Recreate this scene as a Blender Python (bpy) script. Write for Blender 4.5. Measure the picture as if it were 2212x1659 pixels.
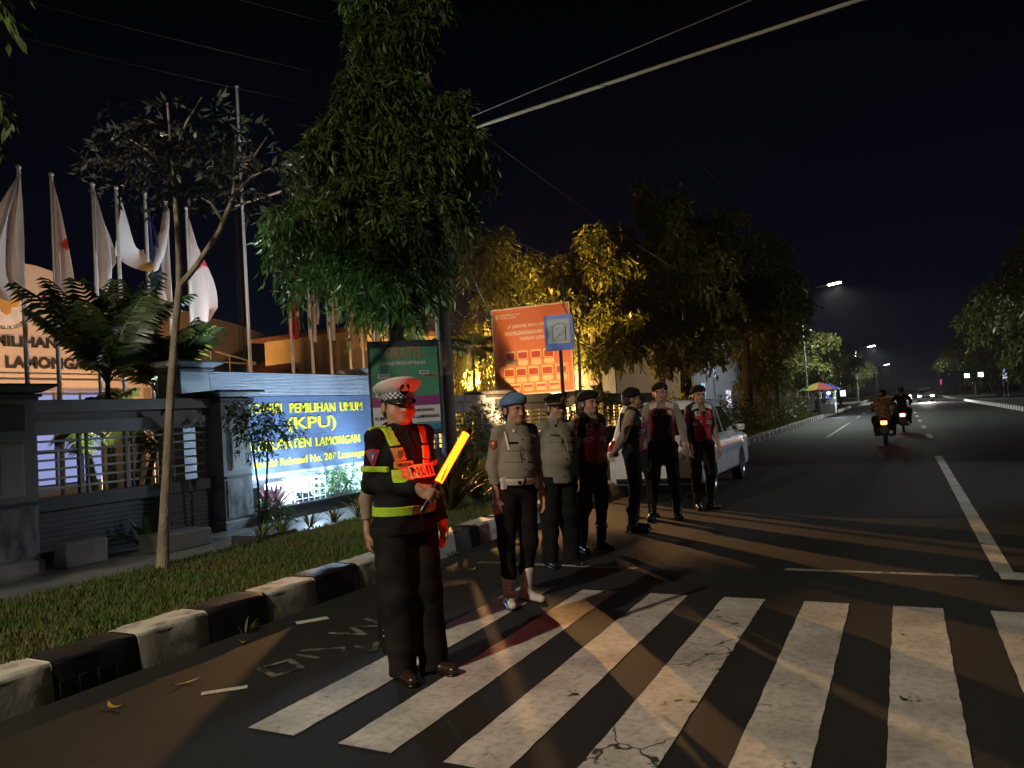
import bpy, bmesh, math, random
import numpy as np
from mathutils import Vector, Matrix

for _o in list(bpy.data.objects):
    bpy.data.objects.remove(_o)
S = bpy.context.scene
COL = S.collection
rad = math.radians

# ------------------------------------------------------------------ camera
CAM_H = 1.6
_yaw, _pit, _rol, _foc = 0.469572, 0.039326, 0.062618, 1647.5
F = Vector((-math.sin(_yaw) * math.cos(_pit), math.cos(_yaw) * math.cos(_pit), math.sin(_pit)))
R0 = Vector((math.cos(_yaw), math.sin(_yaw), 0))
U0 = R0.cross(F)
U = U0 * math.cos(_rol) + R0 * math.sin(_rol)
R = R0 * math.cos(_rol) - U0 * math.sin(_rol)
cd = bpy.data.cameras.new("camera")
cam = bpy.data.objects.new("camera", cd)
COL.objects.link(cam)
cam.matrix_world = Matrix(((R.x, U.x, -F.x, 0), (R.y, U.y, -F.y, 0), (R.z, U.z, -F.z, CAM_H), (0, 0, 0, 1)))
cd.sensor_width = 36
cd.lens = _foc / 2212 * 36
cd.clip_end = 3000
S.camera = cam

# ------------------------------------------------------------------ night sky, exposure
W = bpy.data.worlds.new("World")
S.world = W
W.use_nodes = True
wn = W.node_tree.nodes
wl = W.node_tree.links
bg = wn["Background"]
tc = wn.new("ShaderNodeTexCoord")
sx = wn.new("ShaderNodeSeparateXYZ")
rp = wn.new("ShaderNodeValToRGB")
wl.new(tc.outputs["Generated"], sx.inputs[0])
wl.new(sx.outputs[2], rp.inputs[0])
rp.color_ramp.elements[0].color = (0.0017, 0.0025, 0.0078, 1)
rp.color_ramp.elements[0].position = 0.0
rp.color_ramp.elements[1].color = (0.0004, 0.0005, 0.0011, 1)
rp.color_ramp.elements[1].position = 0.5
wl.new(rp.outputs[0], bg.inputs[0])
bg.inputs[1].default_value = 1.0
vs = S.view_settings
vs.view_transform = 'Standard'
vs.look = 'None'
vs.gamma = 1
vs.exposure = 0
S.cycles.max_bounces = 6
S.cycles.use_denoising = True
S.cycles.sample_clamp_indirect = 3.0


def lamp(name, kind, loc, power, color, size=0.1, target=None, spot=None, blend=0.3, parent=None):
    d = bpy.data.lights.new(name, kind)
    d.energy = power
    d.color = color
    if kind == 'AREA':
        d.shape = 'DISK'
        d.size = size
    else:
        d.shadow_soft_size = size
    if spot:
        d.spot_size = rad(spot)
        d.spot_blend = blend
    o = bpy.data.objects.new(name, d)
    COL.objects.link(o)
    o.location = loc
    if target is not None:
        o.rotation_euler = (Vector(target) - Vector(loc)).to_track_quat('-Z', 'Y').to_euler()
    if parent:
        o.parent = parent
        o.matrix_parent_inverse = Matrix.Translation(-parent.location)
    return o


# street light of the near side, behind the photographer's left shoulder
lamp("street_light_behind", 'SPOT', (-5.2, -5.5, 7.2), 3700, (1.0, 0.87, 0.66), 0.12, (-3.2, 6, 0), 108, 0.75)
# sodium floodlight in the yard: throws the long shadows of the officers over the road
lamp("yard_sodium_light", 'SPOT', (-11.2, 17.0, 4.7), 6500, (1.0, 0.50, 0.17), 0.08, (-1.4, 6.6, 0), 46, 1.0)

# cool street light of the far side of the road, beyond the right edge: falls on the flank of the parked car
lamp("street_light_opposite", 'SPOT', (13.5, 21.0, 8.5), 3200, (0.80, 0.88, 1.0), 0.12, (-3, 14.2, 0.6), 34, 0.6)


# ------------------------------------------------------------------ materials
def mat(name, col, rough=0.6, metal=0.0, col2=None, nscale=4.0, bump=0.0, bscale=40.0, emit=None, estr=0.0,
        coat=0.0, lo=0.35, hi=0.65, transl=0.0, spec=None, stretch=None, detail=5.0):
    m = bpy.data.materials.new(name)
    m.use_nodes = True
    nt = m.node_tree
    N, L = nt.nodes, nt.links
    b = N["Principled BSDF"]
    b.inputs["Base Color"].default_value = (*col, 1)
    b.inputs["Roughness"].default_value = rough
    b.inputs["Metallic"].default_value = metal
    if spec is not None:
        b.inputs["Specular IOR Level"].default_value = spec
    if coat:
        b.inputs["Coat Weight"].default_value = coat
        b.inputs["Coat Roughness"].default_value = 0.08
    if emit:
        b.inputs["Emission Color"].default_value = (*emit, 1)
        b.inputs["Emission Strength"].default_value = estr
    t = N.new("ShaderNodeTexCoord")
    src = t.outputs["Object"]
    if stretch:
        mp = N.new("ShaderNodeMapping")
        mp.inputs["Scale"].default_value = stretch
        L.new(src, mp.inputs[0])
        src = mp.outputs[0]
    if col2 is None:
        col2 = tuple(c * 0.82 for c in col)
    n = N.new("ShaderNodeTexNoise")
    n.inputs["Scale"].default_value = nscale
    n.inputs["Detail"].default_value = detail
    L.new(src, n.inputs["Vector"])
    r = N.new("ShaderNodeValToRGB")
    r.color_ramp.elements[0].position = lo
    r.color_ramp.elements[1].position = hi
    r.color_ramp.elements[0].color = (*col2, 1)
    r.color_ramp.elements[1].color = (*col, 1)
    L.new(n.outputs[0], r.inputs[0])
    L.new(r.outputs[0], b.inputs["Base Color"])
    if bump:
        n2 = N.new("ShaderNodeTexNoise")
        n2.inputs["Scale"].default_value = bscale
        n2.inputs["Detail"].default_value = 4
        L.new(src, n2.inputs["Vector"])
        bp = N.new("ShaderNodeBump")
        bp.inputs["Strength"].default_value = bump
        bp.inputs["Distance"].default_value = 0.02
        L.new(n2.outputs[0], bp.inputs["Height"])
        L.new(bp.outputs[0], b.inputs["Normal"])
    if transl:
        tr = N.new("ShaderNodeBsdfTranslucent")
        L.new(r.outputs[0], tr.inputs[0])
        mx = N.new("ShaderNodeMixShader")
        mx.inputs[0].default_value = transl
        L.new(b.outputs[0], mx.inputs[1])
        L.new(tr.outputs[0], mx.inputs[2])
        L.new(mx.outputs[0], N["Material Output"].inputs[0])
    return m


def emis(name, col, strength):
    return mat(name, (0.02, 0.02, 0.02), 0.4, emit=col, estr=strength)


# ------------------------------------------------------------------ object helpers
def tag(o, label=None, cat=None, group=None, kind=None):
    if label:
        o["label"] = label
    if cat:
        o["category"] = cat
    if group:
        o["group"] = group
    if kind:
        o["kind"] = kind
    return o


def empty(name, loc, label=None, cat=None, group=None, rz=0.0):
    o = bpy.data.objects.new(name, None)
    COL.objects.link(o)
    o.location = loc
    o.rotation_euler = (0, 0, rz)
    o.empty_display_size = 0.1
    tag(o, label, cat, group)
    return o


class MB:
    """collects shapes, builds ONE mesh object"""

    def __init__(s):
        s.v = []
        s.f = []
        s.m = []
        s.mi = 0

    def add(s, vs, fs):
        o = len(s.v)
        s.v.extend([tuple(v) for v in vs])
        s.f.extend([tuple(i + o for i in f) for f in fs])
        s.m.extend([s.mi] * len(fs))
        return s

    def box(s, lo, hi, bev=0.0, M=None):
        x0, y0, z0 = lo
        x1, y1, z1 = hi
        if bev <= 0:
            vs = [(x0, y0, z0), (x1, y0, z0), (x1, y1, z0), (x0, y1, z0), (x0, y0, z1), (x1, y0, z1), (x1, y1, z1), (x0, y1, z1)]
            fs = [(0, 3, 2, 1), (4, 5, 6, 7), (0, 1, 5, 4), (1, 2, 6, 5), (2, 3, 7, 6), (3, 0, 4, 7)]
        else:
            b = bmesh.new()
            bmesh.ops.create_cube(b, size=1)
            for v in b.verts:
                v.co = Vector(((x0 + x1) / 2 + v.co.x * (x1 - x0), (y0 + y1) / 2 + v.co.y * (y1 - y0), (z0 + z1) / 2 + v.co.z * (z1 - z0)))
            bmesh.ops.bevel(b, geom=b.edges[:], offset=bev, segments=2, affect='EDGES', profile=0.5)
            b.verts.index_update()
            vs = [tuple(v.co) for v in b.verts]
            fs = [tuple(v.index for v in f.verts) for f in b.faces]
            b.free()
        if M is not None:
            vs = [M @ Vector(v) for v in vs]
        return s.add(vs, fs)

    def tube(s, pts, rr, n=10, cap=True):
        pts = [Vector(p) for p in pts]
        if not hasattr(rr, '__len__'):
            rr = [rr] * len(pts)
        vs, fs = [], []
        up = Vector((0, 0, 1))
        pa = None
        for i, p in enumerate(pts):
            d = (pts[min(i + 1, len(pts) - 1)] - pts[max(i - 1, 0)]).normalized()
            if pa is None:
                a = d.cross(up if abs(d.z) < 0.9 else Vector((1, 0, 0))).normalized()
            else:
                a = (pa - d * pa.dot(d)).normalized()
            pa = a
            b = d.cross(a)
            for k in range(n):
                t = 2 * math.pi * k / n
                vs.append(p + (a * math.cos(t) + b * math.sin(t)) * rr[i])
        for i in range(len(pts) - 1):
            for k in range(n):
                k2 = (k + 1) % n
                fs.append((i * n + k, i * n + k2, (i + 1) * n + k2, (i + 1) * n + k))
        if cap:
            fs.append(tuple(range(n - 1, -1, -1)))
            fs.append(tuple((len(pts) - 1) * n + k for k in range(n)))
        return s.add(vs, fs)

    def lathe(s, prof, c=(0, 0, 0), n=24, axis='z', M=None):
        vs, fs = [], []
        for (r, z) in prof:
            for k in range(n):
                t = 2 * math.pi * k / n
                p = (r * math.cos(t), r * math.sin(t), z)
                if axis == 'x':
                    p = (z, r * math.cos(t), r * math.sin(t))
                elif axis == 'y':
                    p = (r * math.sin(t), z, r * math.cos(t))
                p = Vector(p) + Vector(c)
                if M is not None:
                    p = M @ p
                vs.append(p)
        for i in range(len(prof) - 1):
            for k in range(n):
                k2 = (k + 1) % n
                fs.append((i * n + k, i * n + k2, (i + 1) * n + k2, (i + 1) * n + k))
        return s.add(vs, fs)

    def prism(s, poly, t0, t1, fr):
        """poly of 2-D points; fr(u, v, t) -> 3-D"""
        n = len(poly)
        vs = [fr(u, v, t0) for u, v in poly] + [fr(u, v, t1) for u, v in poly]
        fs = [tuple(range(n - 1, -1, -1)), tuple(range(n, 2 * n))]
        fs += [(i, (i + 1) % n, (i + 1) % n + n, i + n) for i in range(n)]
        return s.add(vs, fs)

    def grid(s, fn, nu, nv):
        vs = [fn(i / nu, j / nv) for i in range(nu + 1) for j in range(nv + 1)]
        fs = [(i * (nv + 1) + j, (i + 1) * (nv + 1) + j, (i + 1) * (nv + 1) + j + 1, i * (nv + 1) + j + 1) for i in range(nu) for j in range(nv)]
        return s.add(vs, fs)

    def build(s, name, mats, parent=None, smooth=False, off=None, fixn=True):
        me = bpy.data.meshes.new(name)
        vs = s.v
        if off is not None:
            vs = [(v[0] - off[0], v[1] - off[1], v[2] - off[2]) for v in vs]
        me.from_pydata(vs, [], s.f)
        if not isinstance(mats, (list, tuple)):
            mats = [mats]
        for m in mats:
            me.materials.append(m)
        me.polygons.foreach_set("material_index", s.m)
        if fixn:
            b = bmesh.new()
            b.from_mesh(me)
            bmesh.ops.recalc_face_normals(b, faces=b.faces[:])
            b.to_mesh(me)
            b.free()
        if smooth:
            me.shade_smooth()
            try:
                me.set_sharp_from_angle(angle=rad(40))
            except Exception:
                pass
        me.update()
        o = bpy.data.objects.new(name, me)
        COL.objects.link(o)
        if parent is not None:
            o.parent = parent
        return o


def np_mesh(name, verts, faces, mats, parent=None, mi=None, smooth=False):
    """fast quad/tri mesh: verts (N,3), faces (M,k)"""
    me = bpy.data.meshes.new(name)
    k = faces.shape[1]
    me.vertices.add(len(verts))
    me.vertices.foreach_set("co", verts.astype(np.float32).ravel())
    me.loops.add(faces.size)
    me.loops.foreach_set("vertex_index", faces.astype(np.int32).ravel())
    me.polygons.add(len(faces))
    me.polygons.foreach_set("loop_start", np.arange(0, faces.size, k, dtype=np.int32))
    me.polygons.foreach_set("loop_total", np.full(len(faces), k, dtype=np.int32))
    if not isinstance(mats, (list, tuple)):
        mats = [mats]
    for m in mats:
        me.materials.append(m)
    if mi is not None:
        me.polygons.foreach_set("material_index", mi.astype(np.int32))
    me.update(calc_edges=True)
    me.validate()
    if smooth:
        me.shade_smooth()
    o = bpy.data.objects.new(name, me)
    COL.objects.link(o)
    if parent is not None:
        o.parent = parent
    return o


def text_mesh(txt, bold=0.0, ext=0.0, res=2):
    """returns verts (np N,3) and faces of a text, cap height 1 width natural, centred in x, base at 0"""
    c = bpy.data.curves.new("t", 'FONT')
    c.body = txt
    c.size = 1
    c.offset = bold
    c.extrude = ext
    c.resolution_u = res
    c.align_x = 'CENTER'
    o = bpy.data.objects.new("t", c)
    COL.objects.link(o)
    dg = bpy.context.evaluated_depsgraph_get()
    me = bpy.data.meshes.new_from_object(o.evaluated_get(dg))
    vs = np.array([v.co[:] for v in me.vertices])
    fs = [tuple(p.vertices) for p in me.polygons]
    bpy.data.objects.remove(o)
    bpy.data.curves.remove(c)
    bpy.data.meshes.remove(me)
    return vs, fs


def sign_text(txt, name, m, parent, org, ax, ay, x0, x1, y0, y1, th=0.004, bold=0.02, label=None):
    """text fitted in the rectangle x0..x1, y0..y1 of the plane (org; ax, ay), proud by th"""
    vs, fs = text_mesh(txt, bold, 0.5)
    mn, mx = vs.min(0), vs.max(0)
    ax, ay = Vector(ax).normalized(), Vector(ay).normalized()
    nn = ax.cross(ay)
    org = Vector(org)
    out = []
    for v in vs:
        u = x0 + (v[0] - mn[0]) / (mx[0] - mn[0]) * (x1 - x0)
        w = y0 + (v[1] - mn[1]) / (mx[1] - mn[1]) * (y1 - y0)
        out.append(org + ax * u + ay * w + nn * (th if v[2] > 0 else -0.002))
    b = MB()
    b.add(out, fs)
    o = b.build(name, m, parent, fixn=False)
    return o


# ------------------------------------------------------------------ signed distance modelling
class SDF:
    def __init__(s):
        s.ops = []
        s.o = np.zeros(3)
        s.R = np.eye(3)
        s.sc = 1.0

    def frame(s, o=(0, 0, 0), Rm=None, sc=1.0):
        s.sc = sc
        s.o = np.array(o, float)
        s.R = np.eye(3) if Rm is None else np.array(Rm, float)
        return s

    def _push(s, fn, lo, hi, k, op):
        o, Rm, sc = s.o.copy(), s.R.copy(), s.sc
        cs = np.array([[x, y, z] for x in (lo[0], hi[0]) for y in (lo[1], hi[1]) for z in (lo[2], hi[2])]) @ Rm.T * sc + o
        s.ops.append((lambda P: fn((P - o) @ Rm / sc) * sc, cs.min(0), cs.max(0), k, op))
        return s

    def cap(s, a, b, ra, rb=None, k=0.02, n=None, f=1.0, op='u'):
        rb = ra if rb is None else rb
        a, b = np.array(a, float), np.array(b, float)
        ab = b - a
        L2 = max(ab @ ab, 1e-12)

        def fn(P):
            t = np.clip(((P - a) @ ab) / L2, 0, 1)
            v = P - a - t[..., None] * ab
            if n is not None:
                nv = np.array(n, float)
                v = v + nv * ((v @ nv) * (f - 1))[..., None]
            return np.sqrt((v * v).sum(-1)) - (ra + (rb - ra) * t)
        r = max(ra, rb) * max(1, 1 / f if f < 1 else 1)
        return s._push(fn, np.minimum(a, b) - r, np.maximum(a, b) + r, k, op)

    def ell(s, c, r, k=0.02, op='u'):
        c, r = np.array(c, float), np.array(r, float)

        def fn(P):
            q = (P - c) / r
            k0 = np.sqrt((q * q).sum(-1)) + 1e-9
            q2 = q / r
            k1 = np.sqrt((q2 * q2).sum(-1)) + 1e-9
            return k0 * (k0 - 1) / k1
        return s._push(fn, c - r, c + r, k, op)

    def box(s, c, h, r=0.01, k=0.01, op='u'):
        c, h = np.array(c, float), np.array(h, float)

        def fn(P):
            q = np.abs(P - c) - (h - r)
            return np.sqrt((np.maximum(q, 0) ** 2).sum(-1)) + np.minimum(q.max(-1), 0) - r
        return s._push(fn, c - h, c + h, k, op)

    def half(s, c, n, k=0.0):
        """keep the side the normal points away from"""
        c, n = np.array(c, float), np.array(n, float)
        n = n / np.linalg.norm(n)
        return s._push(lambda P: (P - c) @ n, (-9, -9, -9), (9, 9, 9), k, 'i')

    def inter(s, fn):
        s.ops.append((fn, None, None, 0, 'i'))
        return s

    def disp(s, fn):
        s.ops.append((fn, None, None, 0, 'd'))
        return s

    def off(s, t):
        return s.disp(lambda P: -t)

    def copy(s):
        c = SDF()
        c.ops = list(s.ops)
        c.o, c.R, c.sc = s.o, s.R, s.sc
        return c

    @staticmethod
    def smin(a, b, k):
        if k <= 0:
            return np.minimum(a, b)
        h = np.maximum(k - np.abs(a - b), 0) / k
        return np.minimum(a, b) - h * h * k * 0.25

    def ev(s, P):
        d = np.full(P.shape[:-1], 1.0)
        for fn, lo, hi, k, op in s.ops:
            if op == 'u':
                d = s.smin(d, fn(P), k)
            elif op == 's':
                d = -s.smin(-d, fn(P), k)
            elif op == 'i':
                d = np.maximum(d, fn(P))
            else:
                d = d + fn(P)
        return d

    def bounds(s):
        lo = np.min([o[1] for o in s.ops if o[4] == 'u'], axis=0)
        hi = np.max([o[2] for o in s.ops if o[4] == 'u'], axis=0)
        return lo, hi

    def mesh(s, name, m, parent, res=0.008, lo=None, hi=None, smooth=True):
        l0, h0 = s.bounds()
        lo = l0 - 0.03 if lo is None else np.maximum(np.array(lo, float), l0 - 0.03)
        hi = h0 + 0.03 if hi is None else np.minimum(np.array(hi, float), h0 + 0.03)
        nx = np.maximum(np.ceil((hi - lo) / res).astype(int) + 1, 3)
        ax = [lo[i] + res * np.arange(nx[i]) for i in range(3)]
        D = np.full(nx, 1.0)

        def sub(a, b):
            P = np.empty((b[0] - a[0], b[1] - a[1], b[2] - a[2], 3))
            P[..., 0] = ax[0][a[0]:b[0], None, None]
            P[..., 1] = ax[1][None, a[1]:b[1], None]
            P[..., 2] = ax[2][None, None, a[2]:b[2]]
            return P
        for fn, l, h, k, op in s.ops:
            if op in 'us':
                pad = k + 2.5 * res + 0.01
                a = np.clip(np.floor((l - pad - lo) / res).astype(int), 0, nx)
                b = np.clip(np.ceil((h + pad - lo) / res).astype(int) + 1, 0, nx)
                if (b <= a).any():
                    continue
                sl = tuple(slice(a[i], b[i]) for i in range(3))
                d = fn(sub(a, b))
                D[sl] = s.smin(D[sl], d, k) if op == 'u' else -s.smin(-D[sl], d, k)
            else:
                act = D < 0.12
                if not act.any():
                    continue
                ii = np.argwhere(act)
                a, b = ii.min(0), ii.max(0) + 1
                sl = tuple(slice(a[i], b[i]) for i in range(3))
                d = fn(sub(a, b))
                D[sl] = np.maximum(D[sl], d) if op == 'i' else D[sl] + d
        # surface nets
        Sg = D < 0
        Sg[0] = Sg[-1] = False
        Sg[:, 0] = Sg[:, -1] = False
        Sg[:, :, 0] = Sg[:, :, -1] = False
        D = np.where(Sg, np.minimum(D, -1e-6), np.maximum(D, 1e-6))
        acc = np.zeros((*nx, 3))
        cnt = np.zeros(nx)
        edges = []
        for a in range(3):
            s0 = [slice(None)] * 3
            s1 = [slice(None)] * 3
            s0[a] = slice(0, -1)
            s1[a] = slice(1, None)
            A, B = Sg[tuple(s0)], Sg[tuple(s1)]
            idx = np.argwhere(A != B)
            if len(idx) == 0:
                continue
            d0 = D[tuple(s0)][tuple(idx.T)]
            d1 = D[tuple(s1)][tuple(idx.T)]
            t = d0 / (d0 - d1)
            p = idx.astype(float)
            p[:, a] += t
            o1, o2 = (a + 1) % 3, (a + 2) % 3
            for i in (0, 1):
                for j in (0, 1):
                    c = idx.copy()
                    c[:, o1] -= i
                    c[:, o2] -= j
                    np.add.at(acc, tuple(c.T), p)
                    np.add.at(cnt, tuple(c.T), 1)
            edges.append((a, idx, A[tuple(idx.T)]))
        cells = np.argwhere(cnt > 0)
        if len(cells) == 0:
            return None
        ids = np.full(nx, -1)
        ids[tuple(cells.T)] = np.arange(len(cells))
        V = acc[tuple(cells.T)] / cnt[tuple(cells.T)][:, None] * res + lo
        Fs = []
        for a, idx, ins in edges:
            o1, o2 = (a + 1) % 3, (a + 2) % 3
            q = []
            for i, j in ((0, 0), (1, 0), (1, 1), (0, 1)):
                c = idx.copy()
                c[:, o1] -= i
                c[:, o2] -= j
                q.append(ids[tuple(c.T)])
            q = np.stack(q, 1)
            q[~ins] = q[~ins][:, ::-1]
            Fs.append(q)
        return np_mesh(name, V, np.concatenate(Fs), m, parent, smooth=smooth)


def wrinkle(amp, seed=0, fr=22.0):
    r = np.random.RandomState(seed)
    ws = [(r.normal(size=3) * fr * np.array([0.7, 0.7, 1.0]), r.rand() * 6.28) for _ in range(5)]

    def fn(P):
        q = 0
        for w, ph in ws:
            q = q + np.sin(P @ w + ph)
        w2 = np.sin(P @ ws[0][0] * 0.5 + q)
        return amp * (0.5 * q / 2 + 0.6 * w2)
    return fn

# ================================================================== SETTING
rng = random.Random(7)
XF, YF, ZF = (1, 0, 0), (0, 1, 0), (0, 0, 1)

M_ASPH = mat("asphalt", (0.0155, 0.0152, 0.0145), 0.75, col2=(0.009, 0.0088, 0.0085), nscale=0.9, bump=0.35, bscale=180, lo=0.3, hi=0.7, detail=9)


def asphalt_nodes(m):
    nt = m.node_tree
    N, L = nt.nodes, nt.links
    b = N["Principled BSDF"]
    t = N.new("ShaderNodeTexCoord")
    base = b.inputs["Base Color"].links[0].from_socket
    # speckle of stones
    n = N.new("ShaderNodeTexNoise")
    n.inputs["Scale"].default_value = 95
    n.inputs["Detail"].default_value = 2
    L.new(t.outputs["Object"], n.inputs[0])
    r = N.new("ShaderNodeValToRGB")
    r.color_ramp.elements[0].position = 0.35
    r.color_ramp.elements[0].color = (0.45, 0.45, 0.45, 1)
    r.color_ramp.elements[1].position = 0.75
    r.color_ramp.elements[1].color = (2.1, 2.0, 1.85, 1)
    L.new(n.outputs[0], r.inputs[0])
    mx = N.new("ShaderNodeMix")
    mx.data_type = 'RGBA'
    mx.blend_type = 'MULTIPLY'
    mx.inputs[0].default_value = 1
    L.new(base, mx.inputs[6])
    L.new(r.outputs[0], mx.inputs[7])
    # reddish dust streaks
    mp = N.new("ShaderNodeMapping")
    mp.inputs["Scale"].default_value = (1.6, 0.35, 1)
    L.new(t.outputs["Object"], mp.inputs[0])
    n2 = N.new("ShaderNodeTexNoise")
    n2.inputs["Scale"].default_value = 1.1
    n2.inputs["Detail"].default_value = 6
    L.new(mp.outputs[0], n2.inputs[0])
    r2 = N.new("ShaderNodeValToRGB")
    r2.color_ramp.elements[0].position = 0.55
    r2.color_ramp.elements[0].color = (0, 0, 0, 1)
    r2.color_ramp.elements[1].position = 0.72
    r2.color_ramp.elements[1].color = (0.55, 0.55, 0.55, 1)
    L.new(n2.outputs[0], r2.inputs[0])
    m2 = N.new("ShaderNodeMix")
    m2.data_type = 'RGBA'
    L.new(r2.outputs[0], m2.inputs[0])
    L.new(mx.outputs[2], m2.inputs[6])
    m2.inputs[7].default_value = (0.024, 0.018, 0.0155, 1)
    L.new(m2.outputs[2], b.inputs["Base Color"])


asphalt_nodes(M_ASPH)

M_GROUND = mat("earth", (0.05, 0.045, 0.035), 0.95, col2=(0.03, 0.028, 0.02), nscale=0.5)
M_CONC = mat("concrete", (0.30, 0.29, 0.26), 0.85, col2=(0.17, 0.165, 0.15), nscale=3.0, bump=0.3, bscale=30)
M_TILE = mat("sidewalk tiles", (0.22, 0.22, 0.21), 0.35, col2=(0.12, 0.12, 0.115), nscale=2.0, bump=0.1, bscale=15)
M_YARD = mat("yard paving", (0.22, 0.20, 0.18), 0.7, col2=(0.15, 0.14, 0.13), nscale=1.0)
M_SOIL = mat("verge soil", (0.040, 0.045, 0.018), 0.95, col2=(0.02, 0.022, 0.01), nscale=6)


def sheet(name, x0, x1, y0, y1, z, m, kind='structure', nx=1, ny=1):
    b = MB()
    b.grid(lambda u, v: (x0 + (x1 - x0) * u, y0 + (y1 - y0) * v, z), nx, ny)
    o = b.build(name, m)
    tag(o, kind=kind)
    return o


sheet("ground", -600, 600, -400, 1500, -0.03, M_GROUND)
sheet("road", -4.80, 14.0, -40, 900, 0.0, M_ASPH)
b = MB()
b.box((-7.3, -30, -0.02), (-5.12, 260, 0.20))
tag(b.build("verge_soil", M_SOIL), kind='structure')
b = MB()
b.box((-9.45, -30, -0.02), (-7.3, 260, 0.11))
tag(b.build("sidewalk", M_TILE), kind='structure')
sheet("yard", -120, -9.45, -30, 260, 0.05, M_YARD)

# kerbs: black and white painted stones with a rounded top
M_KW = mat("kerb white paint", (0.60, 0.57, 0.50), 0.75, col2=(0.26, 0.24, 0.20), nscale=7, lo=0.30, hi=0.50, bump=0.06, bscale=25, detail=8)
M_KB = mat("kerb black paint", (0.012, 0.012, 0.012), 0.6, col2=(0.022, 0.021, 0.019), nscale=7, lo=0.28, hi=0.5, bump=0.15, bscale=25, detail=8)
M_HOLE = mat("dark hole", (0.004, 0.004, 0.004), 0.9)


def kerb(name, xf, sgn, y0, y1, y_ref):
    """xf: x of the face, sgn -1 the stone extends towards -x"""
    b = MB()
    prof = [(0, -0.01), (0.012, 0.10), (0.025, 0.209)]
    for a in range(0, 91, 18):
        prof.append((0.025 + 0.038 * (1 - math.cos(rad(a))), 0.209 + 0.038 * math.sin(rad(a))))
    prof += [(0.30, 0.247), (0.34, 0.235), (0.36, 0.15), (0.36, -0.01)]
    n = int((y_ref - y0) / 0.6) + 1
    y = y_ref - n * 0.6
    i = -n
    r = random.Random(3)
    while y < y1:
        b.mi = 0 if i % 2 == 0 else 1
        dx, dz = r.uniform(-0.006, 0.006), r.uniform(-0.006, 0.006)
        ny = 8 if abs(y - 4) < 8 else 1
        ph = r.uniform(0, 6)

        def fn(u, v, y=y, dx=dx, dz=dz, ph=ph):
            k = u * (len(prof) - 1)
            j = int(round(k))
            px, pz = prof[j]
            e = 0.012 if (v in (0.0, 1.0)) else 0.0
            if ny == 8:
                px += 0.003 * math.sin(v * 9 + j + ph)
                pz += 0.004 * math.sin(v * 7 + j * 1.7 + ph) if j > 2 else 0
                px += e * 0.8
            return (xf + sgn * px + dx, y + 0.004 + 0.592 * v, pz + dz - (e if j > 2 else 0))
        b.grid(fn, len(prof) - 1, ny)
        # end caps
        for yy in (y + 0.004, y + 0.596):
            vs = [(xf + sgn * px + dx + sgn * 0.008, yy, pz + dz - 0.006) for px, pz in prof]
            b.add(vs, [tuple(range(len(vs)))])
        y += 0.6
        i += 1
    o = b.build(name, [M_KW, M_KB], smooth=True)
    tag(o, kind='structure')


kerb("kerb", -4.80, -1, -6, 230, 3.55)
kerb("median_kerb", 5.9, 1, 8, 420, 8.15)
b = MB()
for k in range(4):
    yy = 2.98 + k * 0.13
    b.prism([(-4.83, 0.004), (-4.797, 0.004), (-4.808, 0.105), (-4.83, 0.105)], yy, yy + 0.055, lambda u, v, t: (u, t, v))
tag(b.build("drain_slots", M_HOLE), kind='structure')
b = MB()
b.box((6.25, 8, -0.02), (12, 420, 0.2))
tag(b.build("median_soil", M_SOIL), kind='structure')

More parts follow.
